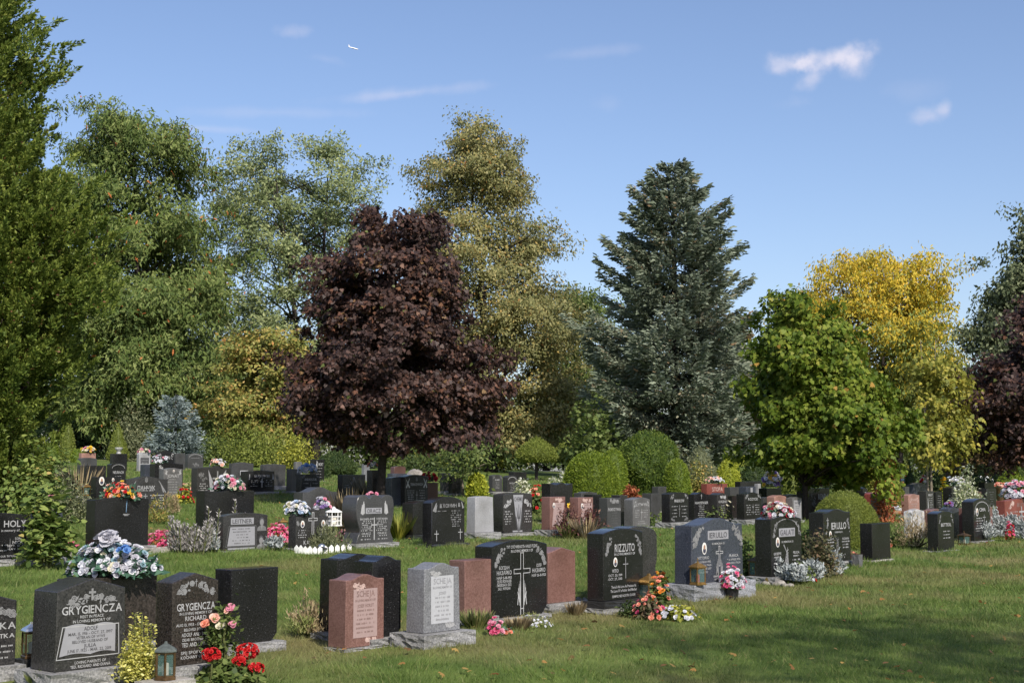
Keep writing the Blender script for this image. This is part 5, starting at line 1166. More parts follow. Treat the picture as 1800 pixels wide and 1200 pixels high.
stone('b33', 544, 550, 570, 846, 807, 'narrow black stone with white dove in front of the dark evergreen', 'black', 'flat', T=0.16, deco=[('strokes', [(-0.5, 0.7, -0.2, 0.9), (-0.3, 0.65, -0.35, 0.95)], 0.09, 'engrave'), ('t', 'MORT', 0.35, 0.78, 0.4, 0.14), ('lines', 0, 0.2, 0.6, 4, 0.6)])
stone('b34', 516, 520, 531, 834, 813, 'pale little stone among flowers by the dark evergreen', 'midgrey', 'round', 2, T=0.14)
stone('b35', 636, 640, 650, 846, 817, 'light blue-grey slab behind the purple maple trunk', 'grey', 'flat', T=0.14)
stone('b36', 688, 693, 713, 848, 822, 'low brown rounded stone in the shade right of the trunk', 'rust', 'round', 3, T=0.2)
stone('b37', 680, 690, 724, 862, 832, 'teal-grey wide stone in shade behind the plain teal-grey one', 'bluegrey', 'flat', T=0.24)
stone('b38', 774, 780, 792, 868, 831, 'dark stone on pale base left in the shaded pair by the twin-stemmed tree', 'charcoal', 'flat', base=5, T=0.16, over=0.08)
stone('b39', 790, 795, 811, 872, 836, 'dark stone on pale base right in the shaded pair by the twin-stemmed tree', 'black', 'flat', base=5, T=0.16, over=0.08)
stone('b40', 896, 903, 926, 856, 829, 'black bench-like stone under the clipped beehive shrubs', 'black', 'flat', T=0.24)
stone('b41', 1010, 1022, 1050, 905, 866, 'dark green-grey stone behind the two red stones', 'darkgrey', 'serp', 2, T=0.22)
# ------------------------------------------------------------------ lanterns and small grave goods
GROUP_L = 'grave lanterns'
def lantern(label, pos, h, w, mat='bronze', roof='hip', glow='candle_red', sides=4, rz=0.4, roofmat=None):
    t = thing('lantern', label, 'lantern', pos, rz, GROUP_L); roofmat = roofmat or mat
    r = w / 2 * (1.41 if sides == 4 else 1.0)
    mb = MB(); mb.lathe([(r * 1.08, 0), (r * 1.08, h * 0.05), (r * 0.95, h * 0.08), (r * 0.95, h * 0.12)], sides); mb.build('base', mat, t)
    mb = MB()
    for k in range(sides):
        a = 2 * math.pi * (k + 0.5) / sides; p = (r * 0.92 * math.cos(a), r * 0.92 * math.sin(a))
        mb.tube([(p[0], p[1], h * 0.11), (p[0], p[1], h * 0.73)], w * 0.06, 4)
    mb.lathe([(r * 0.97, h * 0.68), (r * 0.97, h * 0.73)], sides); mb.build('frame', mat, t)
    mb = MB(); mb.lathe([(r * 0.86, h * 0.12), (r * 0.86, h * 0.69)], sides, cap=False); mb.build('glass', 'lantern_glass', t)
    mb = MB(); mb.lathe([(w * 0.16, h * 0.12), (w * 0.16, h * 0.42), (w * 0.05, h * 0.44)], 10); mb.build('candle', glow, t)
    mb = MB()
    if roof == 'hip': mb.lathe([(r * 1.18, h * 0.73), (r * 1.18, h * 0.76), (r * 0.55, h * 0.88), (r * 0.16, h * 0.93), (r * 0.10, h * 0.99), (0.001, h)], sides)
    else: mb.lathe([(r * 1.15, h * 0.73), (r * 1.15, h * 0.76), (r * 0.95, h * 0.82), (r * 0.2, h * 0.94), (r * 0.12, h * 1.0)], sides)
    mb.build('roof', roofmat, t)
    if roof == 'hip':
        mb = MB(); mb.tube([(0, 0, h * 0.98), (0, 0, h * 1.12)], w * 0.03, 5); mb.tube([(-w * 0.1, 0, h * 1.07), (w * 0.1, 0, h * 1.07)], w * 0.03, 5); mb.build('finial', mat, t)
    return t
def ped(label, pos, w, d_, h, mat, rz=ROW):
    t = thing('pedestal', label, 'pedestal', pos, rz)
    rough_base(-w / 2, w / 2, -d_ / 2, d_ / 2, -0.08, h, 'block', mat, t, 0.008); return t
def gp(px, py): return ground(px, py)
def up(p, dz): return Vector((p[0], p[1], p[2] + dz))

p = gp(290, 1212); k_ = size_at(p, 1)
ped('low grey stone block under the six-sided bronze lantern', p, 86 * k_, 60 * k_, 18 * k_, 'concrete')
lantern('six-sided bronze lantern with green glass on a grey block in the front corner', up(p, 18 * k_ + 0.002), 66 * k_, 38 * k_, 'bronze', 'cap', 'candle_white', 6, 0.2, 'copper_green')
p = gp(53, 1188); k_ = size_at(p, 1)
ped('dark granite block under the lantern behind the book panel stone', p, 44 * k_, 40 * k_, 32 * k_, 'blackbase')
lantern('bronze lantern on a dark block left of the book panel stone', up(p, 32 * k_ + 0.002), 62 * k_, 26 * k_, 'bronze', 'cap', 'candle_white', 4, 0.6, 'steel')
p = gp(1141, 1068); k_ = size_at(p, 1)
lantern('square brass lantern among the orange geraniums', up(p, 0.0), 60 * k_, 27 * k_, 'brass', 'cap', 'candle_red', 4, 0.7)
s = STONES['ier1']; k_ = size_at(s['c'], 1)
p = s['P'] + s['u'] * (-0.035) - s['bk'] * 0.02; p = s['P'] + s['u'] * 0.01 - s['bk'] * 0.075
lantern('pointed brass lantern on the rough base of the blue-grey stone', Vector((p.x, p.y, s['base_z'] + 0.002)), 40 * k_, 19 * k_, 'brass', 'hip', 'candle_red', 4, 0.6)
p = gp(1336, 1017); k_ = size_at(p, 1)
ped('flat grey slab under the lantern before the angel stone', gp(1330, 1022), 60 * k_, 30 * k_, 8 * k_, 'rock')
lantern('dark bronze lantern with red candle before the angel stone', up(gp(1330, 1022), 8 * k_ + 0.002), 37 * k_, 19 * k_, 'bronze', 'hip', 'candle_red', 4, 0.5)
p = gp(1695, 957); k_ = size_at(p, 1)
lantern('little bronze lantern with a cross on the lawn at right', p, 22 * k_, 15 * k_, 'bronze', 'hip', 'candle_white', 4, 0.5)
p = gp(151, 884); k_ = size_at(p, 1)
lantern('small brass lantern beside the round portrait stone on the left', up(p, 0.16), 21 * k_, 13 * k_, 'brass', 'cap', 'candle_white', 4, 0.5)
ped('grey block under the small brass lantern on the left', p, 0.34, 0.3, 0.158, 'concrete')
p = gp(601, 957); k_ = size_at(p, 1)
lantern('slim brass lantern left of the tulip-shaped stone', up(p, 0.08), 29 * k_, 12 * k_, 'brass', 'cap', 'candle_red', 4, 0.5)
p = gp(497, 936); k_ = size_at(p, 1)
lantern('small wooden coloured lantern behind the pink begonias', up(p, 0.0), 26 * k_, 12 * k_, 'brass', 'cap', 'candle_red', 4, 0.5)
p = gp(1458, 1002); k_ = size_at(p, 1)
# grey square lantern stump beside the last black stone
t = thing('stone_planter', 'small square grey planter box beside the black stone with the dome', 'planter', gp(1507, 996), ROW)
k_ = size_at(gp(1507, 996), 1)
rough_base(-7 * k_, 7 * k_, -7 * k_, 7 * k_, -0.05, 22 * k_, 'box', 'midgrey', t, 0.004)
mb = MB(); mb.box(-5.5 * k_, 5.5 * k_, -5.5 * k_, 5.5 * k_, 22 * k_, 22 * k_ + 0.004); mb.build('soil', 'soil', t)

# white birdcage lantern on a stake
p = gp(586, 962); k_ = size_at(p, 1)
t = thing('birdcage_lantern', 'white birdcage lantern on a dark stake beside the outlined cross stone', 'lantern', p, 0.3)
z0 = 40 * k_; z1 = 62 * k_; r = 13.5 * k_
mb = MB(); mb.tube([(0, 0, -0.05), (0, 0, z0)], 0.012, 6); mb.build('stake', 'black_plastic', t)
mb = MB(); mb.lathe([(r * 1.12, z0 - 2 * k_), (r * 1.12, z0)], 8); mb.build('floor', 'white_paint', t)
mb = MB()
for q in range(8):
    a = 2 * math.pi * (q + 0.5) / 8; mb.tube([(r * math.cos(a), r * math.sin(a), z0), (r * math.cos(a), r * math.sin(a), z1)], 0.008, 5)
for zz in (0.33, 0.66, 1.0): mb.lathe([(r * 1.02, z0 + (z1 - z0) * zz - 0.007), (r * 1.02, z0 + (z1 - z0) * zz + 0.007)], 8, cap=False)
mb.build('bars', 'white_paint', t)
mb = MB(); mb.lathe([(r * 1.15, z1), (r * 1.05, z1 + 1.5 * k_), (r * 0.35, z1 + 6 * k_), (r * 0.2, z1 + 7 * k_), (r * 0.2, z1 + 8.5 * k_), (0.001, z1 + 10 * k_)], 8); mb.build('roof', 'white_paint', t)
mb = MB(); mb.lathe([(r * 0.45, z0), (r * 0.45, z0 + 12 * k_)], 10); mb.build('candle', 'candle_white', t)

# picket edging around the bed
a = gp(521, 972); b_ = gp(614, 968); k_ = size_at(a, 1)
t = thing('picket_edging', 'low white picket edging around the small bed below the outlined cross', 'edging', (a + b_) / 2, 0)
mb = MB(); c0 = (a + b_) / 2
n_ = 11
for i in range(n_):
    s_ = i / (n_ - 1); q = a.lerp(b_, s_) - c0; q.y -= 0.34 * math.sin(math.pi * s_); w_ = 4.1 * k_; hh = 14.5 * k_ * random.uniform(0.9, 1.06); ang = 0.9 * (s_ - 0.5)
    ca, sa = math.cos(ang), math.sin(ang); zz = float(zg(c0.x + q.x, c0.y + q.y)) - c0.z
    pts = [(-w_, -0.02), (w_, -0.02), (w_, hh * 0.68), (0, hh), (-w_, hh * 0.68)]
    vs = [(q.x + x * ca - y_ * sa, q.y + x * sa + y_ * ca, zz + z_) for y_ in (-0.006, 0.006) for x, z_ in pts]
    mb = MB(); mb.add(vs, [(0, 1, 2, 3, 4), (9, 8, 7, 6, 5)] + [(j, (j + 5), (j + 1) % 5 + 5, (j + 1) % 5) for j in range(5)]); mb.build('picket', 'white_paint', t)
p = gp(565, 972); k_ = size_at(p, 1)
t = thing('solar_light', 'shiny round solar garden light inside the white picket edging', 'garden light', up(p, 0), 0)
mb = MB(); mb.tube([(0, 0, -0.05), (0, 0, 9 * k_)], 0.02, 8); mb.build('stake', 'black_plastic', t)
mb = MB(); mb.lathe([(11 * k_, 8 * k_), (11.5 * k_, 9 * k_), (7 * k_, 10.5 * k_)], 20); mb.build('rim', 'black_plastic', t)
mb = MB(); mb.lathe([(6.5 * k_, 10 * k_), (6.5 * k_, 13 * k_), (5 * k_, 15.5 * k_), (2 * k_, 17 * k_), (0.001, 17.2 * k_)], 20); mb.build('dome', 'steel', t, smooth=True)
# scalloped concrete edging in front of the begonias
def scallop(label, pa, pb, n_, h_px, mat):
    a = gp(*pa); b_ = gp(*pb); c0 = (a + b_) / 2; k_ = size_at(a, 1); L = (b_ - a).length / n_ / 2
    t = thing('scalloped_edging', label, 'edging', c0, math.atan2(b_.y - a.y, b_.x - a.x)); mb = MB()
    for i in range(n_):
        cx_ = (i + 0.5 - n_ / 2) * 2 * L
        pts = [(cx_ + L * 0.99 * math.cos(math.pi * j / 8), h_px * k_ * (0.62 + 0.38 * math.sin(math.pi * j / 8))) for j in range(9)] + [(cx_ - L * 0.99, -0.05), (cx_ + L * 0.99, -0.05)]
        m_ = len(pts)
        mb.add([(x, -0.03, z) for x, z in pts] + [(x, 0.03, z) for x, z in pts], [tuple(range(m_))[::-1], tuple(range(m_, 2 * m_))] + [(j, (j + 1) % m_, m_ + (j + 1) % m_, m_ + j) for j in range(m_)])
    mb.build('edging_block', mat, t)
scallop('pale scalloped concrete edging below the pink begonias left of the silver plants', (252, 973), (312, 970), 5, 11, 'concrete')
scallop('grey scalloped edging below the pink begonias at the wide black stone', (104, 978), (150, 976), 4, 12, 'fieldstone')
# field stones along the beds
def boulder(label, pos, rx, rz, mat, name='field_stone', group=None, cat='stone', ry=None):
    bm = bmesh.new(); bmesh.ops.create_icosphere(bm, subdivisions=3, radius=1)
    f = lumps(0, 0.22, int(pos[0] * 91 + pos[1] * 7) % 9999)
    for v in bm.verts:
        k = 1 + float(f(np.array([list(v.co * 1.2)]))[0]); v.co = (v.co.x * rx * k, v.co.y * (ry or rx * 0.8) * k, v.co.z * rz * k + rz * 0.45)
    me = bpy.data.meshes.new(name); bm.to_mesh(me); bm.free(); me.polygons.foreach_set('use_smooth', [True] * len(me.polygons))
    return tag(link(name, me, mat, None, pos), label, cat, group)
for (x, y, w_, h_), lb in zip([(1347, 1027, 10, 7), (1367, 1029, 11, 8), (1385, 1031, 11, 7), (1018, 1058, 6, 8), (1030, 1058, 6, 8), (1494, 994, 6, 9)],
                         ['rounded field stone at the left end of the silver leaf bed', 'middle rounded field stone before the silver leaf bed', 'flat field stone at the right of the three before the silver leaf bed',
                          'small field stone touching the plain red peaked stone', 'small field stone next to the black plinth with the rose stone', 'white lump of stone beside the grey planter box']):
    p = gp(x, y); k_ = size_at(p, 1); boulder(lb, p, w_ * k_, h_ * k_ * 0.7, 'fieldstone' if x != 1494 else 'marble', group='field stones edging the beds')
p = gp(730, 868); k_ = size_at(p, 1)
boulder('big grey rounded boulder monument in the shade right of the maple trunk', up(gp(730, 862), 0.0), 10 * k_ * 2, 26 * k_, 'fieldstone', 'boulder_monument', cat='boulder')

# ------------------------------------------------------------------ flowers
GF = 'flower arrangements on the stones'
def on(key, fx, px_rx, px_rz, label, cols, bl_px, nleaf=150, leafmat='f_silk', vase='saddle', ry=0.55, dz=None, **kw):
    p = on_top(key, fx, dz); k_ = size_at(p, 1)
    return bouquet(label, p, px_rx * k_, px_rz * k_, cols, bl_px * k_, leafmat, nleaf, group=GF, ry=px_rx * k_ * ry, vase=vase, **kw)
on('silkback', 0.16, 82, 66, 'large silver-white silk flower spray with one blue bloom on the brown-black stone', [('b_white', 90), ('b_mauve', 70), ('b_teal', 26), ('b_cream', 12)], 14, 520, leafL=0.11, dz=-0.02)
s = on_top('silkback', 0.16); k_ = size_at(s, 1)
t = bouquet('bright blue silk bloom tucked into the right of the silver-white spray', s + Vector((28 * k_, -0.20, 36 * k_)), 12 * k_, 9 * k_, [('b_blue', 9)], 14 * k_, nleaf=6, group=GF)
t = bouquet('big silver magnolia bloom crowning the silver-white spray', s + Vector((-6 * k_, -0.10, 50 * k_)), 16 * k_, 15 * k_, [('b_mauve', 7)], 34 * k_, nleaf=10, group=GF)
on('bigblack', 0.1, 33, 31, 'red, orange and yellow silk bouquet on the wide black stone', [('b_coral', 26), ('b_orange', 14), ('b_yellow', 16), ('b_red', 14), ('b_peach', 12)], 9, 300, leafL=0.12, dz=-0.02)
on('blackpink', 0.1, 28, 27, 'pink and white silk bouquet on the black stone behind the silver plants', [('b_pink', 24), ('b_white', 26), ('b_cream', 12), ('b_hotpink', 5)], 9.5, 200, leafL=0.13)
on('kal', -0.72, 24, 26, 'white and pale blue silk flowers left on the outlined cross stone', [('b_white', 34), ('b_paleblue', 22), ('b_cream', 10)], 9, 160, dz=0.0)
p = on_top('kal', 0.9); k_ = size_at(p, 1)
bouquet('mauve and purple silk flowers behind the white birdcage lantern', up(p, 0.02), 15 * k_, 28 * k_, [('b_mauve', 16), ('b_purple', 14), ('b_pink', 6)], 9 * k_, nleaf=80, group=GF, ry=0.12)
p = on_top('orac', 0.2); 
bouquet('few pink blooms on top of the tulip-shaped stone', up(p, -0.01), 0.10, 0.07, [('b_pink', 6)], 0.075, nleaf=14, group=GF)
on('gal', 0.0, 31, 26, 'white, cream and crimson bouquet on the stone with the angel', [('b_white', 30), ('b_darkred', 18), ('b_pink', 14), ('b_cream', 14)], 10, 110, dz=0.0)
p = on_top('m14', 0.3); k_ = size_at(p, 1)
bouquet('tall purple, white and yellow bouquet on the black stone by the red ones', up(p, 0.0), 18 * k_, 30 * k_, [('b_purple', 22), ('b_white', 34), ('b_yellow', 22), ('b_cream', 16)], 8.5 * k_, nleaf=120, group=GF, vase='saddle')
p = on_top('renda', -0.2); k_ = size_at(p, 1)
bouquet('dark red and cream bouquet on the wide blue-black stone', up(p, 0), 20 * k_, 17 * k_, [('b_darkred', 18), ('b_white', 10), ('b_cream', 8), ('b_pink', 8)], 8.5 * k_, nleaf=120, group=GF)
p = on_top('renda', -0.75); bouquet('orange and white flowers left on the wide blue-black stone', up(p, 0), 10 * k_, 16 * k_, [('b_orange', 8), ('b_cream', 8)], 8 * k_, nleaf=40, group=GF)
on('m12', 0.0, 17, 10, 'pale pink and white spray on the red stone with capitals', [('b_peach', 12), ('b_white', 16)], 6, 60)
on('b14', -0.3, 17, 14, 'dark red silk roses on the rust-red stone', [('b_red', 14), ('b_darkred', 12)], 9, 60, leafL=0.12)
on('b15', 0.0, 17, 16, 'blue and white bouquet on the charcoal stone', [('b_blue', 6), ('b_white', 30), ('b_paleblue', 16)], 8, 60)
on('b17', 0.0, 9, 13, 'small red, white and teal flowers by the maple trunk', [('b_coral', 6), ('b_white', 8), ('b_teal', 5)], 6.5, 40)
p = on_top('b23', -0.5); k_ = size_at(p, 1)
bouquet('white and pink silk spray above the stone with doves', up(p, 0), 15 * k_, 14 * k_, [('b_white', 16), ('b_pink', 9)], 6.5 * k_, nleaf=70, group=GF)
on('b21', 0.35, 14, 15, 'pale pink and white bouquet behind the crucifix stone', [('b_peach', 12), ('b_white', 16)], 6.5, 70)
on('b28', 0.1, 13, 11, 'yellow and pink flowers on the salmon box-shaped stone', [('b_yellow', 12), ('b_pink', 8), ('b_cream', 8)], 6.5, 40)
on('b30', 0.0, 10, 9, 'pink and cream flowers on the pale arched stone', [('b_pink', 9), ('b_cream', 9)], 6, 30)
on('redcross', 0.15, 31, 36, 'large pink and white bouquet on the deep red stone at the right edge', [('b_pink', 44), ('b_white', 44), ('b_mauve', 20)], 9, 160)
p = on_top('r37', 0.2)
on('r33', 0.9, 14, 16, 'white roses by the black double stone', [('b_white', 16), ('b_cream', 6)], 7, 50)
on('r31', 0.95, 6, 14, 'tall red and white flowers beside the navy stone', [('b_red', 8), ('b_white', 10), ('b_coral', 4)], 6, 30)
on('darkbett', 0.2, 11, 6, 'low crimson and purple flowers on the dark grey stone', [('b_darkred', 8), ('b_purple', 8)], 6, 30)
p = gp(1759, 884); k_ = size_at(p, 1)
t = thing('flower_pot', 'dark tapered flower pot with peach blooms among the right rows', 'flower pot', p, 0)
mb = MB(); mb.lathe([(5.5 * k_, 0), (7.5 * k_, 26 * k_), (8.2 * k_, 26 * k_), (8.2 * k_, 28 * k_), (6.5 * k_, 28 * k_)], 14); mb.build('pot', 'bronze', t)
bouquet('peach and red blooms filling the dark tapered pot', up(p, 27 * k_), 10 * k_, 9 * k_, [('b_peach', 14), ('b_coral', 8)], 6.5 * k_, nleaf=60)
t = thing('stone_urn', 'pale carved urn on top of the far left dark stone', 'urn', on_top('b29', 0.0, 0.0), 0)
k_ = size_at(on_top('b29'), 1)
mb = MB(); mb.lathe([(4 * k_, 0.003), (4.5 * k_, 2 * k_), (2 * k_, 3 * k_), (6 * k_, 8 * k_), (6.8 * k_, 10 * k_), (6.8 * k_, 11 * k_)], 12); mb.build('bowl', 'marble', t); 
# fresh flowers and beds on the ground
GB = 'flowers planted at the graves'
def bed(px, py, rx, rz, label, leafmat, blooms, bl_px, nleaf=300, leafpx=7, **kw):
    p = gp(px, py); k_ = size_at(p, 1)
    return flower_bed(label, p, rx * k_, rz * k_, leafmat, blooms, nleaf, leafpx * k_, bl_px * k_, group=GB, **kw)
bed(285, 967, 32, 33, 'hot pink begonias left of the silver plants', 'f_redleaf', [('b_hotpink', 150), ('b_pink', 60)], 6, 260, 6, ry=0.25)
bed(124, 972, 21, 19, 'small patch of hot pink begonias at the wide black stone', 'f_redleaf', [('b_hotpink', 70), ('b_pink', 30)], 6, 160, 6, ry=0.25)
bed(488, 956, 24, 34, 'hot pink begonias right of the portrait stone', 'f_redleaf', [('b_hotpink', 120), ('b_pink', 40)], 6, 240, 6, ry=0.25)
bed(608, 950, 17, 23, 'dusty pink sedum left of the tulip-shaped stone', 'f_sage', [('b_peach', 50), ('b_pink', 40)], 5, 160, 6)
bed(404, 1196, 58, 30, 'red geraniums with leafy stems below the rose bush', 'f_rose', [], 10, 900, 12, shape='heart', ratio=0.9)
for (x, y, z_, r_, n_), lb in zip([(370, 1200, 44, 15, 20), (434, 1198, 46, 19, 30), (450, 1202, 24, 12, 14), (420, 1200, 34, 11, 12)], ['red geranium head left of the rose stem', 'largest cluster of red geranium heads', 'red geranium head at the lower right', 'red geranium head below the largest cluster']):
    p = gp(x, y); k_ = size_at(p, 1)
    t = thing('geranium_head', lb, 'flowers', up(p, 0), 0, 'red geranium heads')
    mb = MB(); mb.tube([(0, 0, -0.02), (0.01, 0, z_ * k_)], 0.006, 5); mb.build('stalk', 'stem', t)
    d = rvec(n_ * 2); C = d * np.array([r_ * k_, r_ * k_ * 0.7, r_ * 0.62 * k_]) + np.array([0, 0, z_ * k_ + r_ * 0.4 * k_])
    bloom_mesh(C, d + np.array([0, -0.2, 0.3]), 8.5 * k_, 'b_red', t, petals=5)
# pink rose bush
p = gp(388, 1192); k_ = size_at(p, 1)
t = shrub('rose_bush', 'rose bush with pale pink blooms before the plain black slab', p, 42 * k_, 84 * k_, 'f_rose', 560, 0.040, 'leaf', 0.6, 0.3, stems=12, inner=0.45, zmin=0.18, group=GB, cat='rose bush')
roses = [(405, 1069, 20), (378, 1085, 19), (361, 1096, 18), (387, 1100, 17), (408, 1097, 15), (400, 1075, 13)]
for (x, y, sz), m_ in zip(roses, ['b_pink', 'b_peach', 'b_coral', 'b_cream', 'b_pink', 'b_peach']):
    q = on_depth(x, y, p.y - 0.08) - p
    d = unit(np.array([[0, -0.7, 0.6]]) + 0.3 * rvec(7)); bloom_mesh(np.array([list(q)]) + 0.012 * rvec(7), d, sz * 0.66 * k_, m_, t, 'rose')
    mb = MB(); mb.tube([(random.uniform(-.1, .1), 0, 0.35), tuple(q * 0.8 + Vector((0, 0, -0.02))), tuple(q)], 0.005, 4); mb.build('cane', 'stem', t)
# yellow variegated euonymus
p = gp(243, 1206); k_ = size_at(p, 1)
shrub('euonymus', 'yellow variegated euonymus between the two garland stones', p, 31 * k_, 80 * k_, 'f_euonymus', 4200, 0.022, 'oval', 0.62, 0.16, stems=8, inner=0.3, group=GB)
for dx, h_, lb in [(-8, 128, 'leftmost upright shoot of the yellow euonymus'), (4, 124, 'middle upright shoot of the yellow euonymus'), (20, 108, 'rightmost upright shoot of the yellow euonymus')]:
    n_ = 90; zz = rng.uniform(0.5, 1.0, n_) * h_ * k_; a_ = rng.uniform(0, 6.28, n_)
    tt = thing('euonymus_shoot', lb, 'shrub', p + Vector((dx * k_, 0, 0)), 0, 'yellow euonymus shoots')
    P = np.stack([0.022 * np.cos(a_), 0.022 * np.sin(a_), zz], -1); A = unit(np.stack([np.cos(a_), np.sin(a_), 0 * a_ + 0.4], -1))
    leaves('foliage', P, A, unit(rvec(n_) + np.array([0, 0, 1])), 0.024, 0.016, 'oval', rng.random(n_), 'f_euonymus', tt)
    mb = MB(); mb.tube([(0, 0, 0), (0, 0, h_ * k_)], 0.006, 4); mb.build('stem', 'stem', tt)
# flowers in front of the outlined cross stone
bed(872, 1116, 15, 30, 'hot pink silk flowers stuck in the grass before the broad black stone', 'f_silk', [('b_hotpink', 12), ('b_pink', 16)], 11, 30, 10)
bed(892, 1116, 8, 12, 'single coral red flowers low before the broad black stone', 'f_silk', [('b_coral', 8)], 9, 10, 8)
bed(934, 1104, 34, 22, 'tiny white alyssum flowers at the foot of the broad black stone', 'f_grassgreen', [('b_white', 60)], 4.5, 260, 9, shape='blade', ratio=0.18)
def grass_clump(label, px, py, rx, h, n, mat, name='grass_clump'):
    p = gp(px, py); k_ = size_at(p, 1); t = thing(name, label, 'grass clump', p, 0, GB)
    a_ = rng.uniform(0, 6.28, n); r_ = np.sqrt(rng.random(n)); P = np.stack([0.35 * rx * k_ * r_ * np.cos(a_), 0.35 * rx * k_ * r_ * np.sin(a_), 0 * a_], -1)
    A = unit(np.stack([np.cos(a_) * (0.2 + r_ * 1.0), np.sin(a_) * (0.2 + r_ * 1.0), np.ones(n)], -1)); Nn = unit(np.stack([-np.cos(a_), -np.sin(a_), 0.6 + 0 * a_], -1))
    leaves('blades', P, A, Nn, h * k_ * rng.uniform(0.5, 1.15, n), 0.012, 'blade', rng.random(n), mat, t); return t
grass_clump('green grassy clump with fine blades left of the pink silk flowers', 836, 1104, 38, 34, 340, 'f_grassgreen')
grass_clump('straw coloured tuft of grass right of the pink silk flowers', 912, 1106, 36, 24, 300, 'f_dry')
grass_clump('dry grassy tuft by the plain red peaked stone', 1012, 1080, 26, 24, 180, 'f_dry')
grass_clump('green grass tuft at the foot of the book panel stone', 70, 1208, 30, 30, 170, 'f_grassgreen')
p = gp(545, 1120); k_ = size_at(p, 1)
shrub('heather', 'dry heather bush left of the tight black pair', p, 36 * k_, 62 * k_, 'f_dry', 900, 0.05, 'blade', 0.2, 0.25, stems=14, upright=0.7, group=GB)
shrub('heather', 'greenish lower tuft in front of the dry heather bush', gp(530, 1122), 26 * k_, 36 * k_, 'f_grassgreen', 500, 0.05, 'blade', 0.22, 0.25, stems=8, upright=0.7, group=GB)
# bed before the plinth stone
bed(1108, 1084, 24, 24, 'dark green mound at the foot of the black plinth', 'f_dark', [], 8, 420, 7)
bed(1140, 1088, 26, 42, 'reddish foliage with coral impatiens right of the black plinth', 'f_rosered', [('b_coral', 20), ('b_hotpink', 8)], 8.5, 420, 8)
bed(1160, 1082, 22, 66, 'tall orange-red geraniums beside the brass lantern', 'f_rose', [('b_orange', 10), ('b_coral', 12)], 9, 260, 10, shape='heart', ratio=0.85, top=True)
bed(1192, 1088, 34, 22, 'white begonias with pale green leaves on the lawn edge', 'f_yellowgreen', [('b_white', 22)], 9, 380, 10)
bed(1160, 1042, 16, 36, 'orange marigolds behind the brass lantern', 'f_rose', [('b_orange', 12), ('b_yellow', 3)], 8, 140, 8, top=True)
bed(1172, 1056, 6, 8, 'single red flower at the corner of the rough rock base', 'f_rose', [('b_red', 4)], 8, 12, 6)
p = gp(1287, 1053); k_ = size_at(p, 1)
bouquet('white and pink cut flowers in a pot before the rough rock base', p, 24 * k_, 46 * k_, [('b_white', 26), ('b_hotpink', 18), ('b_pink', 20), ('b_mauve', 10)], 9 * k_, 'f_mid', 170, vase='pot', ry=0.14)
# silver leaf bed
for (x, y, rx, rz), lb in zip([(1378, 1024, 17, 27), (1404, 1027, 20, 28), (1432, 1023, 20, 26), (1468, 1014, 18, 34)],
                              ['silver dusty miller clump before the angel stone', 'second silver dusty miller clump beside the field stones', 'silver dusty miller below the red-leaved rose bush', 'tall silver dusty miller at the foot of the black stone with white name']):
    p = gp(x, y); k_ = size_at(p, 1)
    shrub('dusty_miller', lb, p, rx * k_, rz * k_, 'f_silverleaf', 900, 0.06, 'spray', 0.5, 0.15, stems=4, upright=0.6, group=GB, cat='plant')
p = gp(1438, 1016); k_ = size_at(p, 1)
shrub('rose_bush', 'dark reddish rose bush in the silver leaf bed', p, 42 * k_, 70 * k_, 'f_rosered', 1500, 0.05, 'oval', 0.6, 0.22, stems=12, group=GB, cat='rose bush')
bed(1412, 1024, 20, 30, 'white and red blooms in the leafy middle of the silver bed', 'f_rose', [('b_white', 5), ('b_red', 4)], 8, 260, 9)
p = gp(1312, 1018); k_ = size_at(p, 1)
shrub('heather', 'dark leafy bush left of the angel stone', p, 22 * k_, 62 * k_, 'f_rose', 700, 0.05, 'oval', 0.55, 0.22, group=GB)
shrub('heather', 'green bush between the angel stone and the black stone with white name', gp(1418, 988), 20 * k_, 70 * k_, 'f_mid', 600, 0.05, 'oval', 0.55, 0.2, group=GB)
# right side
p = gp(1608, 962); k_ = size_at(p, 1)
shrub('dry_bush', 'dry brown bush with orange hips before the white marble stone', p, 36 * k_, 56 * k_, 'f_dry', 1300, 0.055, 'blade', 0.22, 0.2, stems=22, upright=0.5, group=GB)
bed(1575, 960, 22, 34, 'green leafy patch left of the dry brown bush', 'f_mid', [('b_coral', 5)], 6, 500, 6)
for i, ((x, y, rx, rz), lb) in enumerate(zip([(1731, 952, 17, 30), (1744, 940, 14, 44), (1762, 946, 17, 36), (1783, 944, 15, 42), (1800, 950, 15, 34)],
                            ['silver dusty miller nearest the black arched stone', 'tallest silver dusty miller behind its neighbours', 'wide silver dusty miller left of the crimson flowers', 'silver dusty miller right of the crimson flowers', 'silver dusty miller at the right edge of the photo'])):
    p = gp(x, y); k_ = size_at(p, 1)
    shrub('dusty_miller', lb, p, rx * k_, rz * k_, 'f_silverleaf', 900, 0.075, 'spray', 0.5, 0.15, stems=4, upright=0.6, group=GB, cat='plant')
bed(1776, 952, 7, 32, 'crimson celosia spikes between the silver plants', 'f_redleaf', [('b_hotpink', 14), ('b_red', 10)], 6, 50, 6)
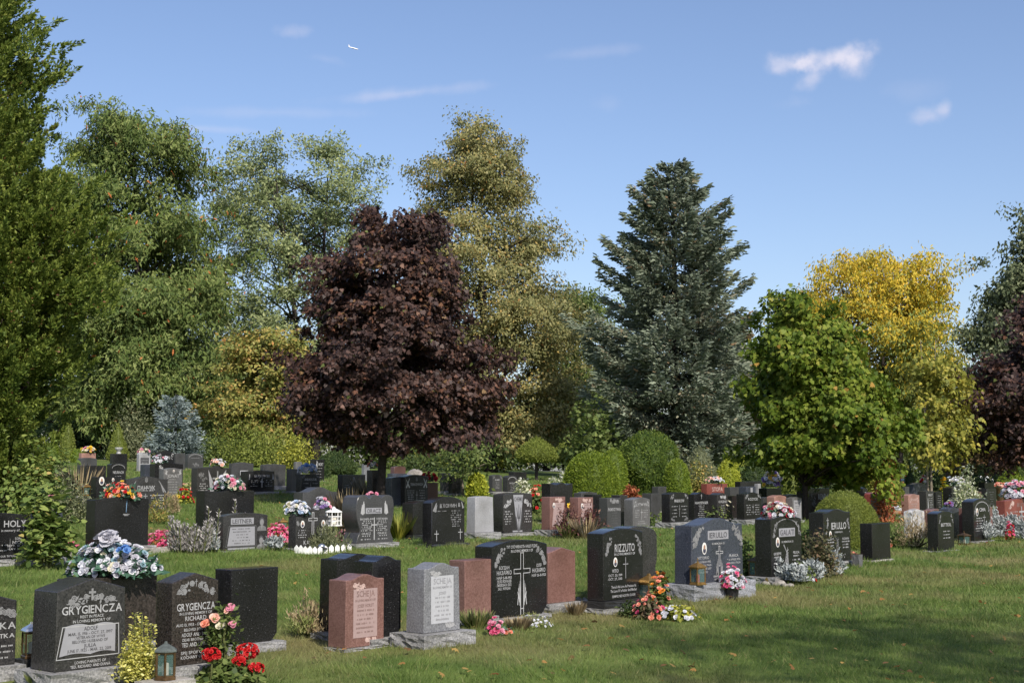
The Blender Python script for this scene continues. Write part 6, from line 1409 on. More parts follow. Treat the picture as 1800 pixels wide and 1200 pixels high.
# silver spikes left of the portrait stone
def spikes(label, px, py, n, spread, h, mat, name='lavender'):
    p = gp(px, py); k_ = size_at(p, 1); t = thing(name, label, 'plant', p, 0, GB); Ps = []; As = []; mb = MB()
    for i in range(n):
        bx = random.uniform(-1, 1) * spread * k_; by = random.uniform(-1, 1) * spread * k_ * 0.5; hh = h * k_ * random.uniform(0.5, 1.0); lx = bx * 0.5 + random.uniform(-.05, .05)
        m_ = 46; s_ = rng.uniform(0.12, 1, m_); a_ = rng.uniform(0, 6.28, m_)
        r_ = 0.035 * (1.1 - s_)
        Ps.append(np.stack([bx + lx * s_ + r_ * np.cos(a_), by + r_ * np.sin(a_), s_ * hh], -1)); As.append(unit(np.stack([np.cos(a_) * 0.7, np.sin(a_) * 0.7, 0 * a_ + 0.9], -1)))
        mb.tube([(bx, by, 0), (bx + lx, by, hh)], 0.007, 4)
    P = np.concatenate(Ps); leaves('spikes', P, np.concatenate(As), unit(rvec(len(P)) + np.array([0, -.5, .3])), 0.05, 0.02, 'leaf', rng.random(len(P)), mat, t)
    mb.build('stalks', 'stem', t); return t
spikes('tall grey-purple spiky plant left of the portrait stone', 333, 974, 44, 27, 66, 'f_greyspike')
spikes('two tall grey spikes just left of the portrait stone', 372, 972, 8, 9, 82, 'f_greyspike')
spikes('single grey spikes poking up over the portrait stone', 400, 962, 4, 18, 88, 'f_greyspike')
for (x, y, rx, rz), lb in zip([(338, 970, 34, 15), (374, 971, 11, 30), (484, 968, 18, 18)], ['silver leafy skirt under the grey spiky plant', 'silver leafy shoot beside the portrait stone', 'small silver and pale stones plant below the right begonias']):
    p = gp(x, y); k_ = size_at(p, 1)
    shrub('dusty_miller', lb, p, rx * k_, rz * k_, 'f_silverleaf', 700, 0.055, 'spray', 0.5, 0.15, stems=3, upright=0.6, group=GB, cat='plant')
p = gp(572, 966); k_ = size_at(p, 1)
shrub('heather', 'olive heather mound inside the white picket edging', p, 40 * k_, 34 * k_, 'f_sage', 1100, 0.06, 'blade', 0.2, 0.15, stems=10, upright=0.8, group=GB)
p = gp(705, 946); k_ = size_at(p, 1)
grass_clump('yellow-green strappy plant right of the tulip-shaped stone', 700, 948, 17, 46, 130, 'f_yellowgreen', 'strappy_plant')
p = gp(620, 893); k_ = size_at(p, 1)
for (x, y, w_, h_), lb in zip([(612, 925, 26, 62), (648, 880, 30, 40)], ['tall straw coloured dry grass above the birdcage lantern', 'dry seed-head grass in front of the raised cross stone']):
    grass_clump(lb, x, y, w_, h_, 260, 'f_dry')
# vine covered shrub at left
p = gp(82, 1002); k_ = size_at(p, 1)
shrub('vine_shrub', 'big-leaved green vine spilling over the stones at the left edge', p, 44 * k_, 128 * k_, 'f_vine', 1000, 0.085, 'heart', 0.9, 0.25, stems=12, upright=-0.2, inner=0.4, ry=0.16, zmin=0.12, group='shrubs left')
p = gp(62, 905); k_ = size_at(p, 1)
shrub('vine_shrub', 'tall vine shrub with heart leaves turning orange on top', p, 66 * k_, 108 * k_, 'f_vine', 3200, 0.085, 'heart', 0.85, 0.25, stems=14, upright=-0.1, group='shrubs left')
p = gp(120, 918); k_ = size_at(p, 1)
shrub('leafy_shrub', 'fine-leaved olive shrub left of the wide black stone', p, 38 * k_, 76 * k_, 'f_sage', 4200, 0.05, 'leaf', 0.5, 0.22, stems=12, group='shrubs left')
bed(92, 918, 16, 46, 'pale pink blooms in the vine over the blue-grey stone', 'f_vine', [('b_pink', 9)], 7, 60, 12, top=True)
grass_clump('tan dry stalks sticking up by the far left stones', 140, 872, 34, 56, 120, 'f_dry')
p = gp(268, 918); k_ = size_at(p, 1)
shrub('dry_bush', 'yellowing low bush before the Cyrillic serpentine stone', gp(272, 920), 26 * k_, 36 * k_, 'f_dogwood', 700, 0.06, 'blade', 0.3, 0.2, group=GB)
shrub('dry_bush', 'pale dry grass bush right of the Cyrillic serpentine stone', gp(302, 905), 14 * k_, 40 * k_, 'f_dry', 420, 0.07, 'blade', 0.2, 0.2, group=GB, upright=0.7)
bed(322, 884, 17, 26, 'red and yellow flowers in front of the stone with doves', 'f_yellowgreen', [('b_red', 16), ('b_yellow', 4)], 6, 220, 7)
bed(328, 862, 14, 12, 'peach blooms between the doves and crucifix stones', 'f_grassgreen', [('b_peach', 14), ('b_coral', 5)], 6, 80, 7)
bed(355, 868, 10, 8, 'hot pink patch in front of the crucifix stone', 'f_redleaf', [('b_hotpink', 16)], 5, 60, 5)
# middle row plants
for (x, y, rx, rz), lb in zip([(1000, 945, 26, 48), (1034, 940, 26, 62)], ['dark red barberry before the left pink-red stone', 'dark red barberry before the right pink-red stone']):
    p = gp(x, y); k_ = size_at(p, 1)
    shrub('barberry', lb, p, rx * k_, rz * k_, 'f_barberry', 800, 0.065, 'leaf', 0.4, 0.3, stems=14, upright=0.5, group=GB)
grass_clump('green tuft at the foot of the left barberry', 1000, 946, 28, 26, 160, 'f_grassgreen')
grass_clump('straw stalks at the foot of the right barberry', 1030, 946, 26, 44, 90, 'f_dry')
p = gp(1024, 926); k_ = size_at(p, 1)
t = thing('tulip_flower', 'single yellow silk tulip between the two pink-red stones', 'flowers', gp(1003, 930), 0)
k_ = size_at(gp(1003, 930), 1)
mb = MB(); mb.tube([(0, 0, -0.02), (0, 0, 38 * k_)], 0.008, 5); mb.build('stalk', 'stem', t)
bloom_mesh(np.array([[0, 0, 38 * k_]] * 3), np.array([[0.2, -0.5, 0.5]] * 3), 14 * k_, 'b_yellow', t)
leaves('leaf', np.array([[0, 0, 4 * k_]] * 5), unit(rvec(5) * 0.4 + np.array([0, 0, 1])), rvec(5), 26 * k_, 8 * k_, 'leaf', rng.random(5), 'f_silk', t)
p = gp(1255, 918); k_ = size_at(p, 1)
shrub('daisy_plant', 'leafy daisies growing before the grey stones in the middle row', p, 34 * k_, 40 * k_, 'f_mid', 700, 0.07, 'leaf', 0.5, 0.25, group=GB)
bed(1262, 918, 32, 46, 'scattered cream daisies above the middle row leaves', 'f_grassgreen', [('b_cream', 22)], 5, 80, 6, top=True)
shrub('leafy_shrub', 'small bush right of the stone with the long cross', gp(1345, 914), 16 * k_, 22 * k_, 'f_mid', 300, 0.06, group=GB)
bed(1148, 920, 12, 18, 'small pot of leaves by the light grey peaked stone', 'f_mid', [], 5, 90, 8)
p = gp(930, 900); k_ = size_at(p, 1)
bed(942, 905, 14, 52, 'red and green flowers left of the pink-red stones', 'f_rose', [('b_red', 10), ('b_coral', 6)], 7, 260, 8)
bed(1500, 985, 9, 14, 'dark red sedum between the dome and the plain black stone', 'f_barberry', [('b_coral', 5)], 5, 80, 6)
bed(1577, 897, 9, 8, 'white flowers in a wooden edged bed at the right', 'f_grassgreen', [('b_white', 14)], 6, 50, 6)
p = gp(1578, 904); k_ = size_at(p, 1); t = thing('wooden_edging', 'short wooden edging board below the white flowers at right', 'edging', p, 0.0)
mb = MB(); 
for i in range(6): mb.box((i - 3) * 2.8 * k_ + 0.004, (i - 2) * 2.8 * k_ - 0.004, -0.02, 0.02, -0.05, 7 * k_)
mb.build('boards', 'wood_edge', t)
bed(1660, 880, 5, 40, 'yellow lilies behind the narrow finial stone', 'f_lime', [('b_yellow', 16)], 7, 60, 8, top=True)

# ------------------------------------------------------------------ clipped shrubs
GC = 'clipped evergreen shrubs'
def topi(px, py, ry_px, top_py, label, mat='f_topiary', kind='dome', n=5200, leaf=None, lump=0.05, dist=None, stem=0.0, **kw):
    if dist is not None:
        x = (px - 900) / F * dist * CT; p = Vector((x, dist, float(zg(x, dist))))
    else: p = gp(px, py)
    k_ = size_at(p, 1); h = (proj(p)[1] - top_py) * k_
    return topiary('clipped_shrub', label, p, ry_px * k_, h, mat, n, leaf or max(0.035, 2.6 * k_), GC, kind, lump, stem=stem * k_, **kw)
topi(1487, 962, 58, 863, 'big clipped green dome right of the black stone with white name', 'f_topiary', 'dome', 24000, 0.032, 0.05)
topi(1040, 893, 52, 792, 'bright lime clipped globe behind the two red stones', 'f_cedar', 'dome', 18000, 0.06, 0.05)
topi(1078, 888, 26, 788, 'narrow lime globe merging with the bright clipped globe', 'f_cedar', 'dome', 8000, 0.06, 0.05, dist=44)
topi(1022, 885, 30, 800, 'lime globe on the left behind the bright clipped globe', 'f_cedar', 'dome', 8000, 0.06, 0.05, dist=42)
topi(1142, 886, 56, 755, 'big shaggy dark cedar bush in the middle', 'f_cedardark', 'dome', 15000, 0.08, 0.13, dist=45)
topi(1190, 886, 24, 806, 'smaller fresh green cedar bush right of the shaggy one', 'f_cedar', 'dome', 8000, 0.06, 0.07, dist=43)
topi(943, 846, 37, 767, 'broad clipped beehive shrub on a dark stem', 'f_topiary', 'beehive', 7000, 0.09, 0.03, dist=58, stem=32)
topi(990, 846, 22, 777, 'second clipped beehive shrub just behind the broad one', 'f_topiary', 'beehive', 4500, 0.09, 0.03, dist=63, stem=26)
topi(1229, 874, 31, 783, 'grey-green clipped dome behind the row of black stones', 'f_sage', 'beehive', 6000, 0.09, 0.04, dist=52)
topi(1279, 874, 22, 802, 'yellow-green clipped dome left of the dark cone', 'f_lime', 'beehive', 4500, 0.09, 0.04, dist=52)
topi(1302, 872, 22, 798, 'yellow-green clipped dome behind the dark cone', 'f_lime', 'beehive', 4500, 0.09, 0.05, dist=56)
topi(1322, 876, 26, 803, 'dark green clipped cone in the shade of the maple', 'f_dark', 'beehive', 4500, 0.09, 0.04, dist=53)
topi(1391, 872, 22, 836, 'low rounded green bush left of the leaning trunk', 'f_topiary', 'dome', 3500, 0.08, 0.06)
topi(1568, 893, 27, 828, 'clipped green cone leaning at the edge of the green maple', 'f_topiary', 'cone', 6000, 0.07, 0.06)
topi(1598, 858, 11, 807, 'slim dark green cone near the parked dark car', 'f_dark', 'cone', 2600, 0.10, 0.04, dist=66)
topi(838, 874, 18, 833, 'bright yellow-green ball bush beside the grey arched twins', 'f_lime', 'dome', 3200, 0.10, 0.10, shape='oval')
topi(206, 808, 20, 744, 'clipped green cone among the far left graves', 'f_topiary', 'cone', 4200, 0.09, 0.05, dist=70)
topi(118, 812, 13, 742, 'tall thin green cone at the far left', 'f_topiary', 'column', 3600, 0.09, 0.05, dist=66)
topi(93, 812, 12, 760, 'smaller green cone beside the tall thin one', 'f_cedar', 'cone', 2600, 0.09, 0.05, dist=66)
topi(138, 806, 14, 788, 'low green mound behind the salmon box-shaped stone', 'f_cedar', 'dome', 2200, 0.09, 0.05, dist=64)
topi(1780, 872, 10, 784, 'upright golden-green column shrub at the right', 'f_lime', 'column', 4200, 0.10, 0.05, dist=62)
topi(1775, 872, 24, 830, 'rounded dark green bush below the golden column', 'f_cedar', 'dome', 3500, 0.10, 0.08, dist=58)
topi(590, 838, 36, 788, 'dark clipped yew left of the purple maple trunk', 'f_dark', 'beehive', 7000, 0.10, 0.08, dist=56)
topi(568, 838, 12, 800, 'small dark yew bush beside the dove stone', 'f_dark', 'dome', 2500, 0.09, 0.06, dist=52)
# loose shrubs
GS = 'loose shrubs between the graves'
def loose(px, py, rx, top_py, label, mat, n, leaf=0.12, dist=None, name='leafy_shrub', lump=0.2, **kw):
    if dist is not None:
        x = (px - 900) / F * dist * CT; p = Vector((x, dist, float(zg(x, dist))))
    else: p = gp(px, py)
    k_ = size_at(p, 1); h = (proj(p)[1] - top_py) * k_
    return shrub(name, label, p, rx * k_, h * 1.02, mat, n, leaf, kw.pop('shape', 'leaf'), kw.pop('ratio', 0.5), lump, group=GS, **kw)
loose(918, 872, 15, 844, 'white variegated shrub left of the wheat stone', 'f_variegated', 900, 0.09)
loose(985, 868, 21, 836, 'white variegated shrub under the beehive shrubs', 'f_variegated', 1200, 0.09, dist=44)
loose(1110, 880, 14, 856, 'rusty red feathery bush behind the tapered grey stone', 'f_redleaf', 700, 0.10, dist=42)
loose(1226, 880, 18, 806, 'olive and rusty upright shrub behind the red capitals stone', 'f_dogwood', 1100, 0.10, dist=44)
loose(1698, 900, 24, 842, 'cream variegated bush among the right rows', 'f_variegated', 1500, 0.10)
loose(445, 810, 78, 738, 'yellow-green billowing shrub behind the far grey stones', 'f_topiary', 5200, 0.13, dist=66)
loose(380, 812, 32, 760, 'mid green shrub left of the yellow-green one', 'f_mid', 2200, 0.13, dist=68)
loose(520, 812, 34, 752, 'yellowing shrub right of the billowing one', 'f_yellowgreen', 2200, 0.13, dist=64)
loose(238, 812, 44, 704, 'grey-green tall shrub left of the blue spruce', 'f_sage', 3600, 0.14, dist=74)
loose(1050, 820, 58, 712, 'young green maple shrub before the big spruce', 'f_mid', 3200, 0.20, dist=60, shape='maple', ratio=0.9)
loose(868, 824, 30, 762, 'small yellow-leaved tree at the edge of the distant lawn', 'f_yellowgreen', 1500, 0.16, dist=74)
loose(748, 826, 40, 776, 'dim green shrub in the shade behind the trunk', 'f_dark', 2000, 0.14, dist=68)
loose(700, 826, 44, 786, 'shaded olive shrub behind the maple trunk', 'f_mid', 2000, 0.14, dist=72)
loose(1552, 880, 15, 796, 'red-leaved bush at the edge of the green maple', 'f_redleaf', 1100, 0.10, dist=33)
loose(1540, 890, 34, 806, 'yellow-green undergrowth below the red-leaved bush', 'f_yellowgreen', 1200, 0.14, dist=47)
loose(1690, 850, 60, 764, 'dull olive bush in front of the white vehicle', 'f_sage', 3000, 0.16, dist=78)
loose(1640, 850, 44, 806, 'dark hedge plant behind the right rows', 'f_dark', 2200, 0.15, dist=72)
loose(1740, 856, 60, 800, 'dark leafy bush below the purple tree at right', 'f_dark', 2600, 0.15, dist=66)
loose(1500, 868, 70, 790, 'dark undergrowth behind the green maple', 'f_dark', 3000, 0.15, dist=60)
loose(1380, 868, 60, 780, 'shaded undergrowth left behind the green maple', 'f_dark', 3000, 0.15, dist=62)
loose(1255, 850, 70, 730, 'olive thicket under the right side of the spruce', 'f_mid', 3000, 0.17, dist=72)

# ------------------------------------------------------------------ trees
tree('juniper_tree', 'towering yellow-green juniper at the left edge', -5, 27, [(-260, -40, 0), (-120, -80, 16), (0, -110, 34), (90, -120, 50), (135, -130, 62), (175, -140, 44), (215, -150, 60), (260, -160, 72), (330, -165, 86), (420, -175, 160), (500, -180, 176), (560, -180, 150), (650, -185, 100), (740, -185, 84), (800, -180, 60), (880, -150, 40)],
     'f_juniper', 3000, 135, 0.090, 0.040, 'leaf', 0.27, 0.22, 0.22, 'bark', 'plume', 26, inner=0.5, shell=0.7)
tree('oak_tree', 'dark green oak with a few orange leaves behind the juniper', 250, 82, [(178, 205, 262), (205, 150, 300), (250, 110, 352), (330, 100, 372), (420, 90, 400), (520, 80, 418), (600, 90, 430), (680, 100, 440), (745, 130, 380)],
     'f_oak', 900, 100, 0.36, 0.16, 'oak', 0.92, 0.22, 0.34, 'bark_dark', limbs=40, bough=5, inner=0.3, droop=0.7, shell=0.4)
tree('silver_maple', 'airy grey-green silver maple behind the oak', 545, 94, [(240, 470, 485), (262, 415, 660), (300, 372, 690), (350, 360, 705), (430, 352, 712), (520, 356, 705), (600, 380, 690), (680, 420, 660)],
     'f_silver', 700, 84, 0.26, 0.115, 'leaf', 0.74, 0.26, 0.30, 'bark_dark', limbs=56, bough=4, inner=0.2, shell=0.3, upright=0.25, trunks=2)
tree('purple_maple', 'dark purple maple standing among the graves', 668, 32, [(338, 686, 724), (368, 648, 764), (410, 606, 796), (450, 572, 820), (500, 548, 836), (560, 522, 846), (620, 508, 852), (680, 505, 864), (730, 516, 866), (765, 552, 840), (792, 600, 770)],
     'f_purple', 780, 100, 0.105, 0.10, 'maple', 0.27, 0.20, 0.115, 'bark_dark', limbs=44, bough=4, inner=0.35, droop=0.5, base_py=893)
tree('linden_tree', 'tall olive-brown pyramid shaped linden', 862, 72, [(210, 814, 874), (238, 770, 902), (272, 740, 922), (320, 722, 932), (380, 712, 952), (440, 705, 982), (500, 700, 1000), (560, 705, 1018), (620, 715, 1034), (690, 730, 1042), (750, 750, 1030), (790, 800, 980)],
     'f_linden', 1300, 95, 0.18, 0.09, 'leaf', 0.60, 0.16, 0.3, 'bark_dark', limbs=44, bough=5, inner=0.3, droop=0.5)
conifer('spruce_tree', 'tall grey-green spruce with layered boughs', 1188, 62, [(282, 1185, 1190), (300, 1168, 1206), (320, 1148, 1224), (345, 1126, 1240), (375, 1108, 1268), (410, 1102, 1262), (440, 1072, 1292), (480, 1078, 1288), (530, 1052, 1290), (580, 1030, 1298), (640, 1036, 1306), (700, 1042, 1312), (760, 1060, 1310), (800, 1080, 1290)],
        'f_spruce', 26, 12, 0.30, 105, trunk_r=0.26, jag=0.46, tipup=0.34, droop=0.2)
tree('green_maple', 'leafy green maple with a leaning trunk among the graves', 1417, 35, [(512, 1372, 1398), (540, 1350, 1432), (580, 1332, 1482), (630, 1320, 1532), (690, 1316, 1572), (740, 1316, 1588), (790, 1330, 1580), (825, 1360, 1556), (850, 1420, 1530)],
     'f_maple', 640, 92, 0.125, 0.12, 'maple', 0.30, 0.15, 0.078, 'bark_dark', limbs=34, bough=4, inner=0.35, droop=0.5, base_py=912)
tree('locust_tree', 'bright golden yellow locust behind the green maple', 1560, 78, [(424, 1550, 1600), (446, 1470, 1646), (485, 1420, 1670), (540, 1386, 1690), (590, 1380, 1702), (640, 1400, 1712), (690, 1450, 1710), (735, 1510, 1700)],
     'f_locust', 720, 90, 0.24, 0.09, 'leaf', 0.70, 0.15, 0.22, 'bark_dark', limbs=52, bough=5, inner=0.3, shell=0.4, droop=0.9, mix=('f_locustgreen', 0.42, 0.16), trunks=3)
tree('young_maple', 'slender yellow-green young tree with pale stems at right', 1634, 56, [(555, 1620, 1644), (600, 1606, 1658), (660, 1596, 1676), (720, 1586, 1698), (770, 1576, 1708), (805, 1590, 1690)],
     'f_young', 120, 44, 0.18, 0.12, 'maple', 0.44, 0.26, 0.05, 'bark_pale', limbs=26, inner=0.2, shell=0.3, droop=0.6, base_py=880, trunks=2)
tree('linden_tree', 'tall grey-green tree at the right edge', 1815, 60, [(345, 1818, 1846), (400, 1790, 1872), (450, 1762, 1894), (500, 1738, 1910), (560, 1712, 1930), (640, 1700, 1940), (720, 1706, 1940), (790, 1730, 1930)],
     'f_greylinden', 640, 90, 0.20, 0.11, 'leaf', 0.55, 0.22, 0.26, 'bark_dark', limbs=34, inner=0.3, droop=0.6)
tree('purple_maple', 'dark purple tree low at the right edge', 1822, 50, [(505, 1800, 1850), (560, 1752, 1890), (620, 1722, 1910), (690, 1702, 1920), (750, 1700, 1920), (800, 1716, 1915), (826, 1750, 1900)],
     'f_purple', 420, 76, 0.15, 0.14, 'maple', 0.44, 0.28, 0.14, 'bark_dark', limbs=26, inner=0.3, droop=0.5)
conifer('blue_spruce', 'small silvery blue spruce left of the dogwood', 306, 70, [(690, 303, 311), (715, 288, 328), (745, 276, 342), (790, 262, 356), (806, 270, 350)], 'f_bluespruce', 12, 8, 0.20, 80, trunk_r=0.1, jag=0.42, droop=0.1)
tree('dogwood_tree', 'orange and olive spreading tree left of the purple maple', 470, 74, [(580, 430, 500), (605, 402, 540), (650, 380, 560), (700, 372, 560), (750, 380, 552), (785, 400, 540)],
     'f_dogwood', 380, 85, 0.22, 0.12, 'leaf', 0.63, 0.22, 0.14, 'bark', limbs=30, inner=0.3, shell=0.4, trunks=2, base_py=None, flat=0.45)
tree('small_tree', 'little twin-stemmed tree with yellowing leaves right of the purple maple', 817, 45, [(765, 800, 846), (785, 778, 868), (810, 772, 876), (830, 786, 850)], 'f_mid', 44, 30, 0.14, 0.08, 'leaf', 0.34, 0.25, 0.06, 'bark_pale', limbs=12, trunks=2, base_py=872, inner=0.2)
conifer('brown_conifer', 'brown-tinged conifer at the right side of the spruce', 1300, 84, [(545, 1292, 1306), (600, 1272, 1322), (680, 1258, 1336), (760, 1248, 1344), (810, 1250, 1340)], 'f_brownconifer', 24, 9, 0.34, 70, jag=0.4)
tree('dark_tree', 'dense green tree between the linden and the spruce', 1010, 82, [(462, 1004, 1030), (500, 980, 1050), (560, 960, 1065), (640, 950, 1070), (740, 960, 1070)], 'f_mid', 300, 60, 0.22, 0.11, 'leaf', 0.7, 0.2, 0.25, 'bark_dark', limbs=16)
conifer('pine_tree', 'dull olive pine in front of the right edge tree', 1712, 70, [(700, 1700, 1722), (735, 1672, 1752), (780, 1655, 1768), (822, 1668, 1756)], 'f_brownconifer', 14, 10, 0.30, 80, jag=0.35)
tree('dark_tree', 'dark tree in the shade below the oak', 150, 90, [(600, 120, 180), (650, 90, 215), (710, 80, 235), (780, 90, 225)], 'f_dark', 260, 60, 0.28, 0.14, 'leaf', 0.8, 0.2, 0.2, 'bark_dark', limbs=14)
tree('dark_tree', 'shadowy tree filling the gap above the blue spruce', 330, 92, [(560, 300, 380), (620, 270, 420), (700, 260, 430), (780, 270, 420)], 'f_dark', 260, 60, 0.22, 0.11, 'leaf', 0.7, 0.2, 0.2, 'bark_dark', limbs=14)
GD = 'distant trees closing the view'
far = [(40, 640, 130, 'f_mid', 'distant green tree behind the juniper'), (205, 655, 120, 'f_dark', 'distant dark tree behind the grey-green shrub'), (420, 660, 118, 'f_mid', 'distant green tree behind the dogwood'),
       (545, 650, 124, 'f_sage', 'distant grey-green tree left behind the purple maple'), (650, 680, 116, 'f_mid', 'distant green tree behind the purple maple trunk'), (760, 690, 124, 'f_yellowgreen', 'distant yellowish tree right of the maple trunk'),
       (880, 716, 132, 'f_mid', 'distant tree beyond the far lawn'), (960, 690, 112, 'f_dark', 'distant dark tree behind the beehive shrubs'), (1080, 660, 116, 'f_mid', 'distant tree behind the left of the spruce'), (1230, 650, 120, 'f_dark', 'distant dark tree right behind the spruce'),
       (1345, 620, 112, 'f_mid', 'distant tree left behind the green maple'), (1460, 660, 118, 'f_dark', 'distant dark tree behind the green maple'), (1575, 735, 150, 'f_mid', 'distant low tree behind the young tree'), (1668, 728, 150, 'f_dark', 'distant low tree above the white vehicle'), (1770, 640, 110, 'f_mid', 'distant tree behind the right edge tree'), (300, 600, 128, 'f_mid', 'distant tall tree behind the oak')]
for px, top, d_, mt, lb in far:
    w_ = 62 + (px * 37) % 22; h_ = 815 - top
    tree('background_tree', lb, px, d_, [(top, px - 12, px + 14), (top + 0.2 * h_, px - w_ * 0.7, px + w_ * 0.66), (top + 0.5 * h_, px - w_, px + w_), (top + 0.8 * h_, px - w_, px + w_ * 0.95), (top + 0.97 * h_, px - w_ * 0.85, px + w_ * 0.8)],
         mt, 190, 46, 0.34, 0.18, 'leaf', 1.15, 0.22, 0.28, 'bark_dark', limbs=8, group=GD)
# the wood along the far edge of the cemetery reads as one mass
rng = np.random.default_rng(99)
n_cl = 900; x = rng.uniform(-95, 115, n_cl); y = 165 + rng.uniform(-8, 8, n_cl)
hmax = 7.5 + 2.2 * np.sin(x * 0.21) + 1.4 * np.sin(x * 0.53 + 1)
z = rng.random(n_cl) ** 0.8 * hmax
C = np.stack([x, y, zg(x, y) + z], -1); idx = np.repeat(np.arange(n_cl), 46); P = C[idx] + rng.normal(size=(len(idx), 3)) * 0.85
L = 0.55 * rng.uniform(0.6, 1.3, len(P))
tag(leaves('distant_woods', P, unit(rvec(len(P)) + np.array([0, 0, -.2])), unit(rvec(len(P)) + np.array([0, -0.6, .4])), L, L * 0.6, 'leaf', np.clip(0.5 + 0.4 * (rng.random(n_cl)[idx] - .5) + .6 * (rng.random(len(P)) - .5), 0, 1), 'f_mid'), kind='stuff')
rng = np.random.default_rng(5)
n_ = 900; y = 10 + 34 * rng.random(n_) ** 1.2; x = y * rng.uniform(-0.42, 0.42, n_)
P = np.stack([x, y, zg(x, y) + 0.035 + 0.02 * rng.random(n_)], -1)
L = 0.055 * rng.uniform(0.6, 1.4, n_)
tag(leaves('fallen_leaves', P, unit(rvec(n_) * np.array([1, 1, 0.3])), unit(np.array([0, 0, 1]) + 0.5 * rvec(n_)), L, L * 0.8, 'maple', rng.random(n_), 'f_fallen'), kind='stuff')
# two trees behind the photographer: only their shade reaches the lawn in view
GX = 'trees behind the camera'
def back_tree(label, x, y, h0, h1, rad, mat, ncl):
    global rng
    rng = np.random.default_rng(int(abs(x * 31 + y * 3)))
    z0 = float(zg(x, y)); t = thing('shade_tree', label, 'tree', (x, y, z0), 0, GX)
    d = rvec(ncl); C = d * np.sqrt(rng.uniform(0.2, 1, ncl))[:, None] * np.array([rad, rad, (h1 - h0) / 2]) + np.array([0, 0, (h0 + h1) / 2])
    idx = np.repeat(np.arange(ncl), 60); P = C[idx] + rng.normal(size=(len(idx), 3)) * 0.5
    leaves('crown', P, rvec(len(P)), unit(rvec(len(P)) + np.array([0, 0, .6])), 0.26, 0.15, 'leaf', rng.random(len(P)), mat, t)
    mb = MB(); mb.tube([(0, 0, -0.2), (0, 0, h0 + 1), (0, 0, h1 * 0.85)], [0.35, 0.25, 0.05], 9)
    for k in range(14): limb_paths(mb, (0, 0, h0 * 0.8 + k * 0.25), C[k], 0.1)
    mb.build('trunk', 'bark', t)
back_tree('tall shade tree behind the photographer on the right', 12.2, -5.8, 9, 20, 4.4, 'f_oak', 85)
back_tree('second shade tree farther right behind the photographer', 18.5, 0.0, 8, 17, 4.0, 'f_oak', 80)

# ------------------------------------------------------------------ cars, road, aeroplane, wires
def car(label, px, d, z_off, length, width, height, rz, paint, kind='car'):
    x = (px - 900) / F * d * CT; p = Vector((x, d, float(zg(x, d)) + z_off))
    t = thing('parked_car', label, 'car', p, rz, 'cars parked on the cemetery road')
    L, W, H = length / 2, width / 2, height
    lower = [(-L, 0.28), (-L, 0.62), (-L * 0.96, 0.86), (-L * 0.2, 0.98), (L * 0.55, 0.96), (L * 0.95, 0.86), (L, 0.6), (L * 0.98, 0.28)]
    def ext(pts, w, name, mat, w2=None):
        n = len(pts); w2 = w2 or [w] * n
        mb = MB(); mb.add([(a, -ww, b_) for (a, b_), ww in zip(pts, w2)] + [(a, ww, b_) for (a, b_), ww in zip(pts, w2)], [tuple(range(n))[::-1], tuple(range(n, 2 * n))] + [(i, (i + 1) % n, n + (i + 1) % n, n + i) for i in range(n)])
        o = mb.build(name, mat, t); md = o.modifiers.new('b', 'BEVEL'); md.width = 0.05; md.segments = 2; return o
    ext(lower, W, 'body', paint)
    cab = [(-L * 0.94, 0.9), (-L * 0.84, H * 0.93), (-L * 0.7, H), (L * 0.12, H), (L * 0.2, H * 0.98), (L * 0.52, 0.92)]
    ext(cab, W, 'roof', paint, [W * 0.97, W * 0.82, W * 0.8, W * 0.8, W * 0.82, W * 0.96])
    mb = MB()
    for s in (-1, 1):
        for a, b_ in ((-L * 0.78, -L * 0.34), (-L * 0.3, L * 0.08), (L * 0.12, L * 0.36)):
            zb, zt = 1.02, H * 0.93; yb, yt = W * 0.965 + 0.012, W * 0.84 + 0.012
            q = [(a, s * yb, zb), (b_, s * yb, zb), (b_ - (0.14 * L if b_ > 0.3 * L else 0), s * yt, zt), (a, s * yt, zt)]
            mb.add(q, [(0, 1, 2, 3)])
    mb.add([(L * 0.50, -W * 0.88, 0.98), (L * 0.50, W * 0.88, 0.98), (L * 0.235, W * 0.74, H * 0.96), (L * 0.235, -W * 0.74, H * 0.96)], [(0, 1, 2, 3)])
    mb.add([(-L * 0.945, -W * 0.85, 1.0), (-L * 0.945, W * 0.85, 1.0), (-L * 0.86, W * 0.74, H * 0.92), (-L * 0.86, -W * 0.74, H * 0.92)], [(0, 1, 2, 3)])
    mb.build('windows', 'car_glass', t)
    for sx in (-0.62, 0.64):
        for sy in (-1, 1):
            mb = MB(); vs = MB(); vs.lathe([(0.2, -0.1), (0.31, -0.1), (0.33, -0.06), (0.33, 0.06), (0.31, 0.1), (0.2, 0.1)], 18)
            mb.add([(a + sx * L, c_ + sy * (W - 0.08), b_ + 0.33) for a, b_, c_ in vs.v], vs.f); w_ = mb.build('wheel', 'tyre', t)
            mb = MB(); vs = MB(); vs.lathe([(0.19, -0.09), (0.19, 0.09)], 14); mb.add([(a + sx * L, c_ + sy * (W - 0.06), b_ + 0.33) for a, b_, c_ in vs.v], vs.f); mb.build('rim', 'steel', w_)
    for sy in (-1, 1):
        mb = MB(); mb.box(L * 0.93, L * 0.99, sy * W * 0.75 - 0.16, sy * W * 0.75 + 0.16, 0.66, 0.80); mb.build('headlight', 'ceramic', t)
        mb = MB(); mb.box(-L * 1.005, -L * 0.97, sy * W * 0.8 - 0.12, sy * W * 0.8 + 0.12, 0.66, 0.9); mb.build('tail_light', 'b_red', t)
    return t
car('dark blue car parked beyond the graves at the right', 1574, 100, 0.0, 4.5, 1.8, 1.65, R(-80), 'car_blue')
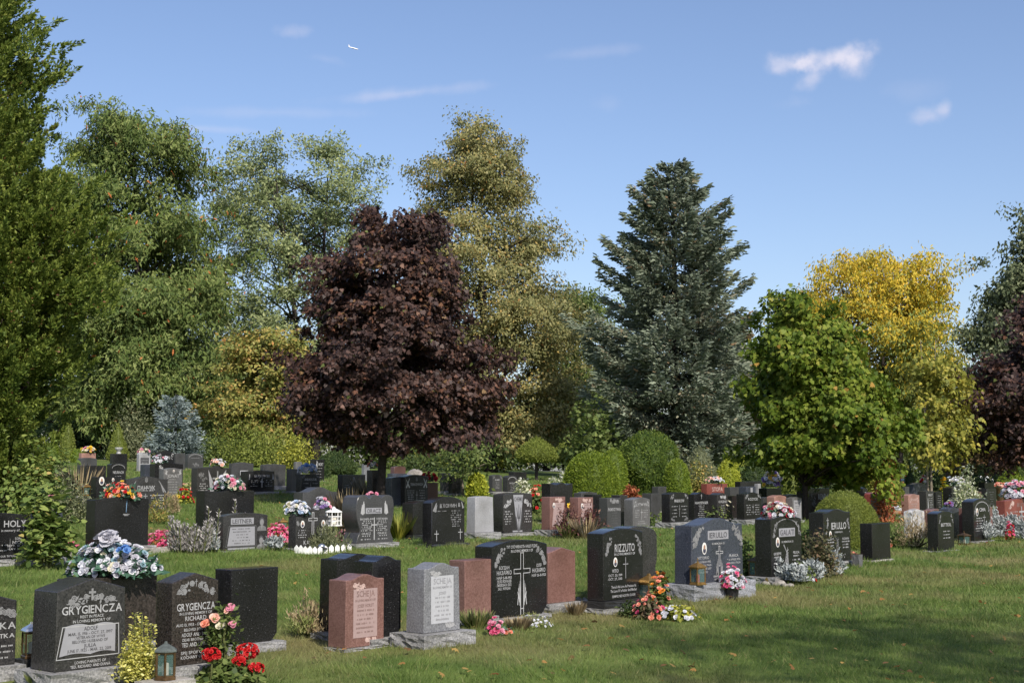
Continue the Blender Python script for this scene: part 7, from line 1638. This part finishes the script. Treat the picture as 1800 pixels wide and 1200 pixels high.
car('long white car parked under the right trees', 1722, 92, 0.25, 4.9, 1.9, 1.75, R(-8), 'car_white')
# cemetery road
mb = MB(); n_ = 40
pts = [(-10 + 70 * i / n_, 104 - 0.10 * (70 * i / n_)) for i in range(n_ + 1)]
for i in range(n_):
    (xa, ya), (xb, yb) = pts[i], pts[i + 1]
    q = [(xa, ya - 3), (xb, yb - 3), (xb, yb + 3), (xa, ya + 3)]
    mb.add([(a, b_, float(zg(a, b_)) + 0.03) for a, b_ in q], [(0, 1, 2, 3)])
tag(mb.build('road', 'asphalt'), kind='structure')

c = on_depth(621, 85, 3600)
t = thing('aeroplane', 'small white aeroplane flying high in the sky', 'aeroplane', c, 0)
t.rotation_euler = (R(18), R(11), R(14))
S_ = 19 * 3600 / F / 40.0
mb = MB(); vs = MB(); vs.lathe([(0.01, -20), (1.4, -17.5), (2.1, -14), (2.1, 8), (1.2, 16), (0.4, 20)], 14)
mb.add([(-c_ * S_, a * S_, b_ * S_) for a, b_, c_ in vs.v], [f[::-1] for f in vs.f]); mb.build('fuselage', 'plane_white', t, smooth=True)
for sy in (-1, 1):
    mb = MB(); q = [(4, 1.5), (-5, 18), (-7.4, 18), (-3.5, 1.5)]
    mb.add([(a * S_, sy * b_ * S_, -0.5 * S_) for a, b_ in q] + [(a * S_, sy * b_ * S_, 0.1 * S_) for a, b_ in q], [(0, 1, 2, 3), (7, 6, 5, 4)] + [(i, i + 4, (i + 1) % 4 + 4, (i + 1) % 4) for i in range(4)]); mb.build('wing', 'plane_grey', t)
    mb = MB(); q = [(-15, 0.5), (-18, 7), (-19.5, 7), (-18.5, 0.5)]
    mb.add([(a * S_, sy * b_ * S_, 0.8 * S_) for a, b_ in q] + [(a * S_, sy * b_ * S_, 1.2 * S_) for a, b_ in q], [(0, 1, 2, 3), (7, 6, 5, 4)] + [(i, i + 4, (i + 1) % 4 + 4, (i + 1) % 4) for i in range(4)]); mb.build('tailplane', 'plane_white', t)
    mb = MB(); vs = MB(); vs.lathe([(0.9, -2), (1.0, 0), (0.7, 2.4)], 10); mb.add([((-c_ - 0.5) * S_, (a + sy * 6.5) * S_, (b_ - 1.4) * S_) for a, b_, c_ in vs.v], vs.f); mb.build('engine', 'plane_grey', t)
mb = MB(); q = [(-13.5, 1.5), (-18.5, 8.5), (-20.5, 8.5), (-18.8, 1.5)]
mb.add([(a * S_, -0.3 * S_, b_ * S_) for a, b_ in q] + [(a * S_, 0.3 * S_, b_ * S_) for a, b_ in q], [(0, 1, 2, 3), (7, 6, 5, 4)] + [(i, i + 4, (i + 1) % 4 + 4, (i + 1) % 4) for i in range(4)]); mb.build('tail_fin', 'plane_white', t)
for o in bpy.data.objects:
    if o.parent is None and o.type == 'EMPTY' and not o.children: print('EMPTY THING', o.name)
print('faces', sum(len(m_.polygons) for m_ in bpy.data.meshes))
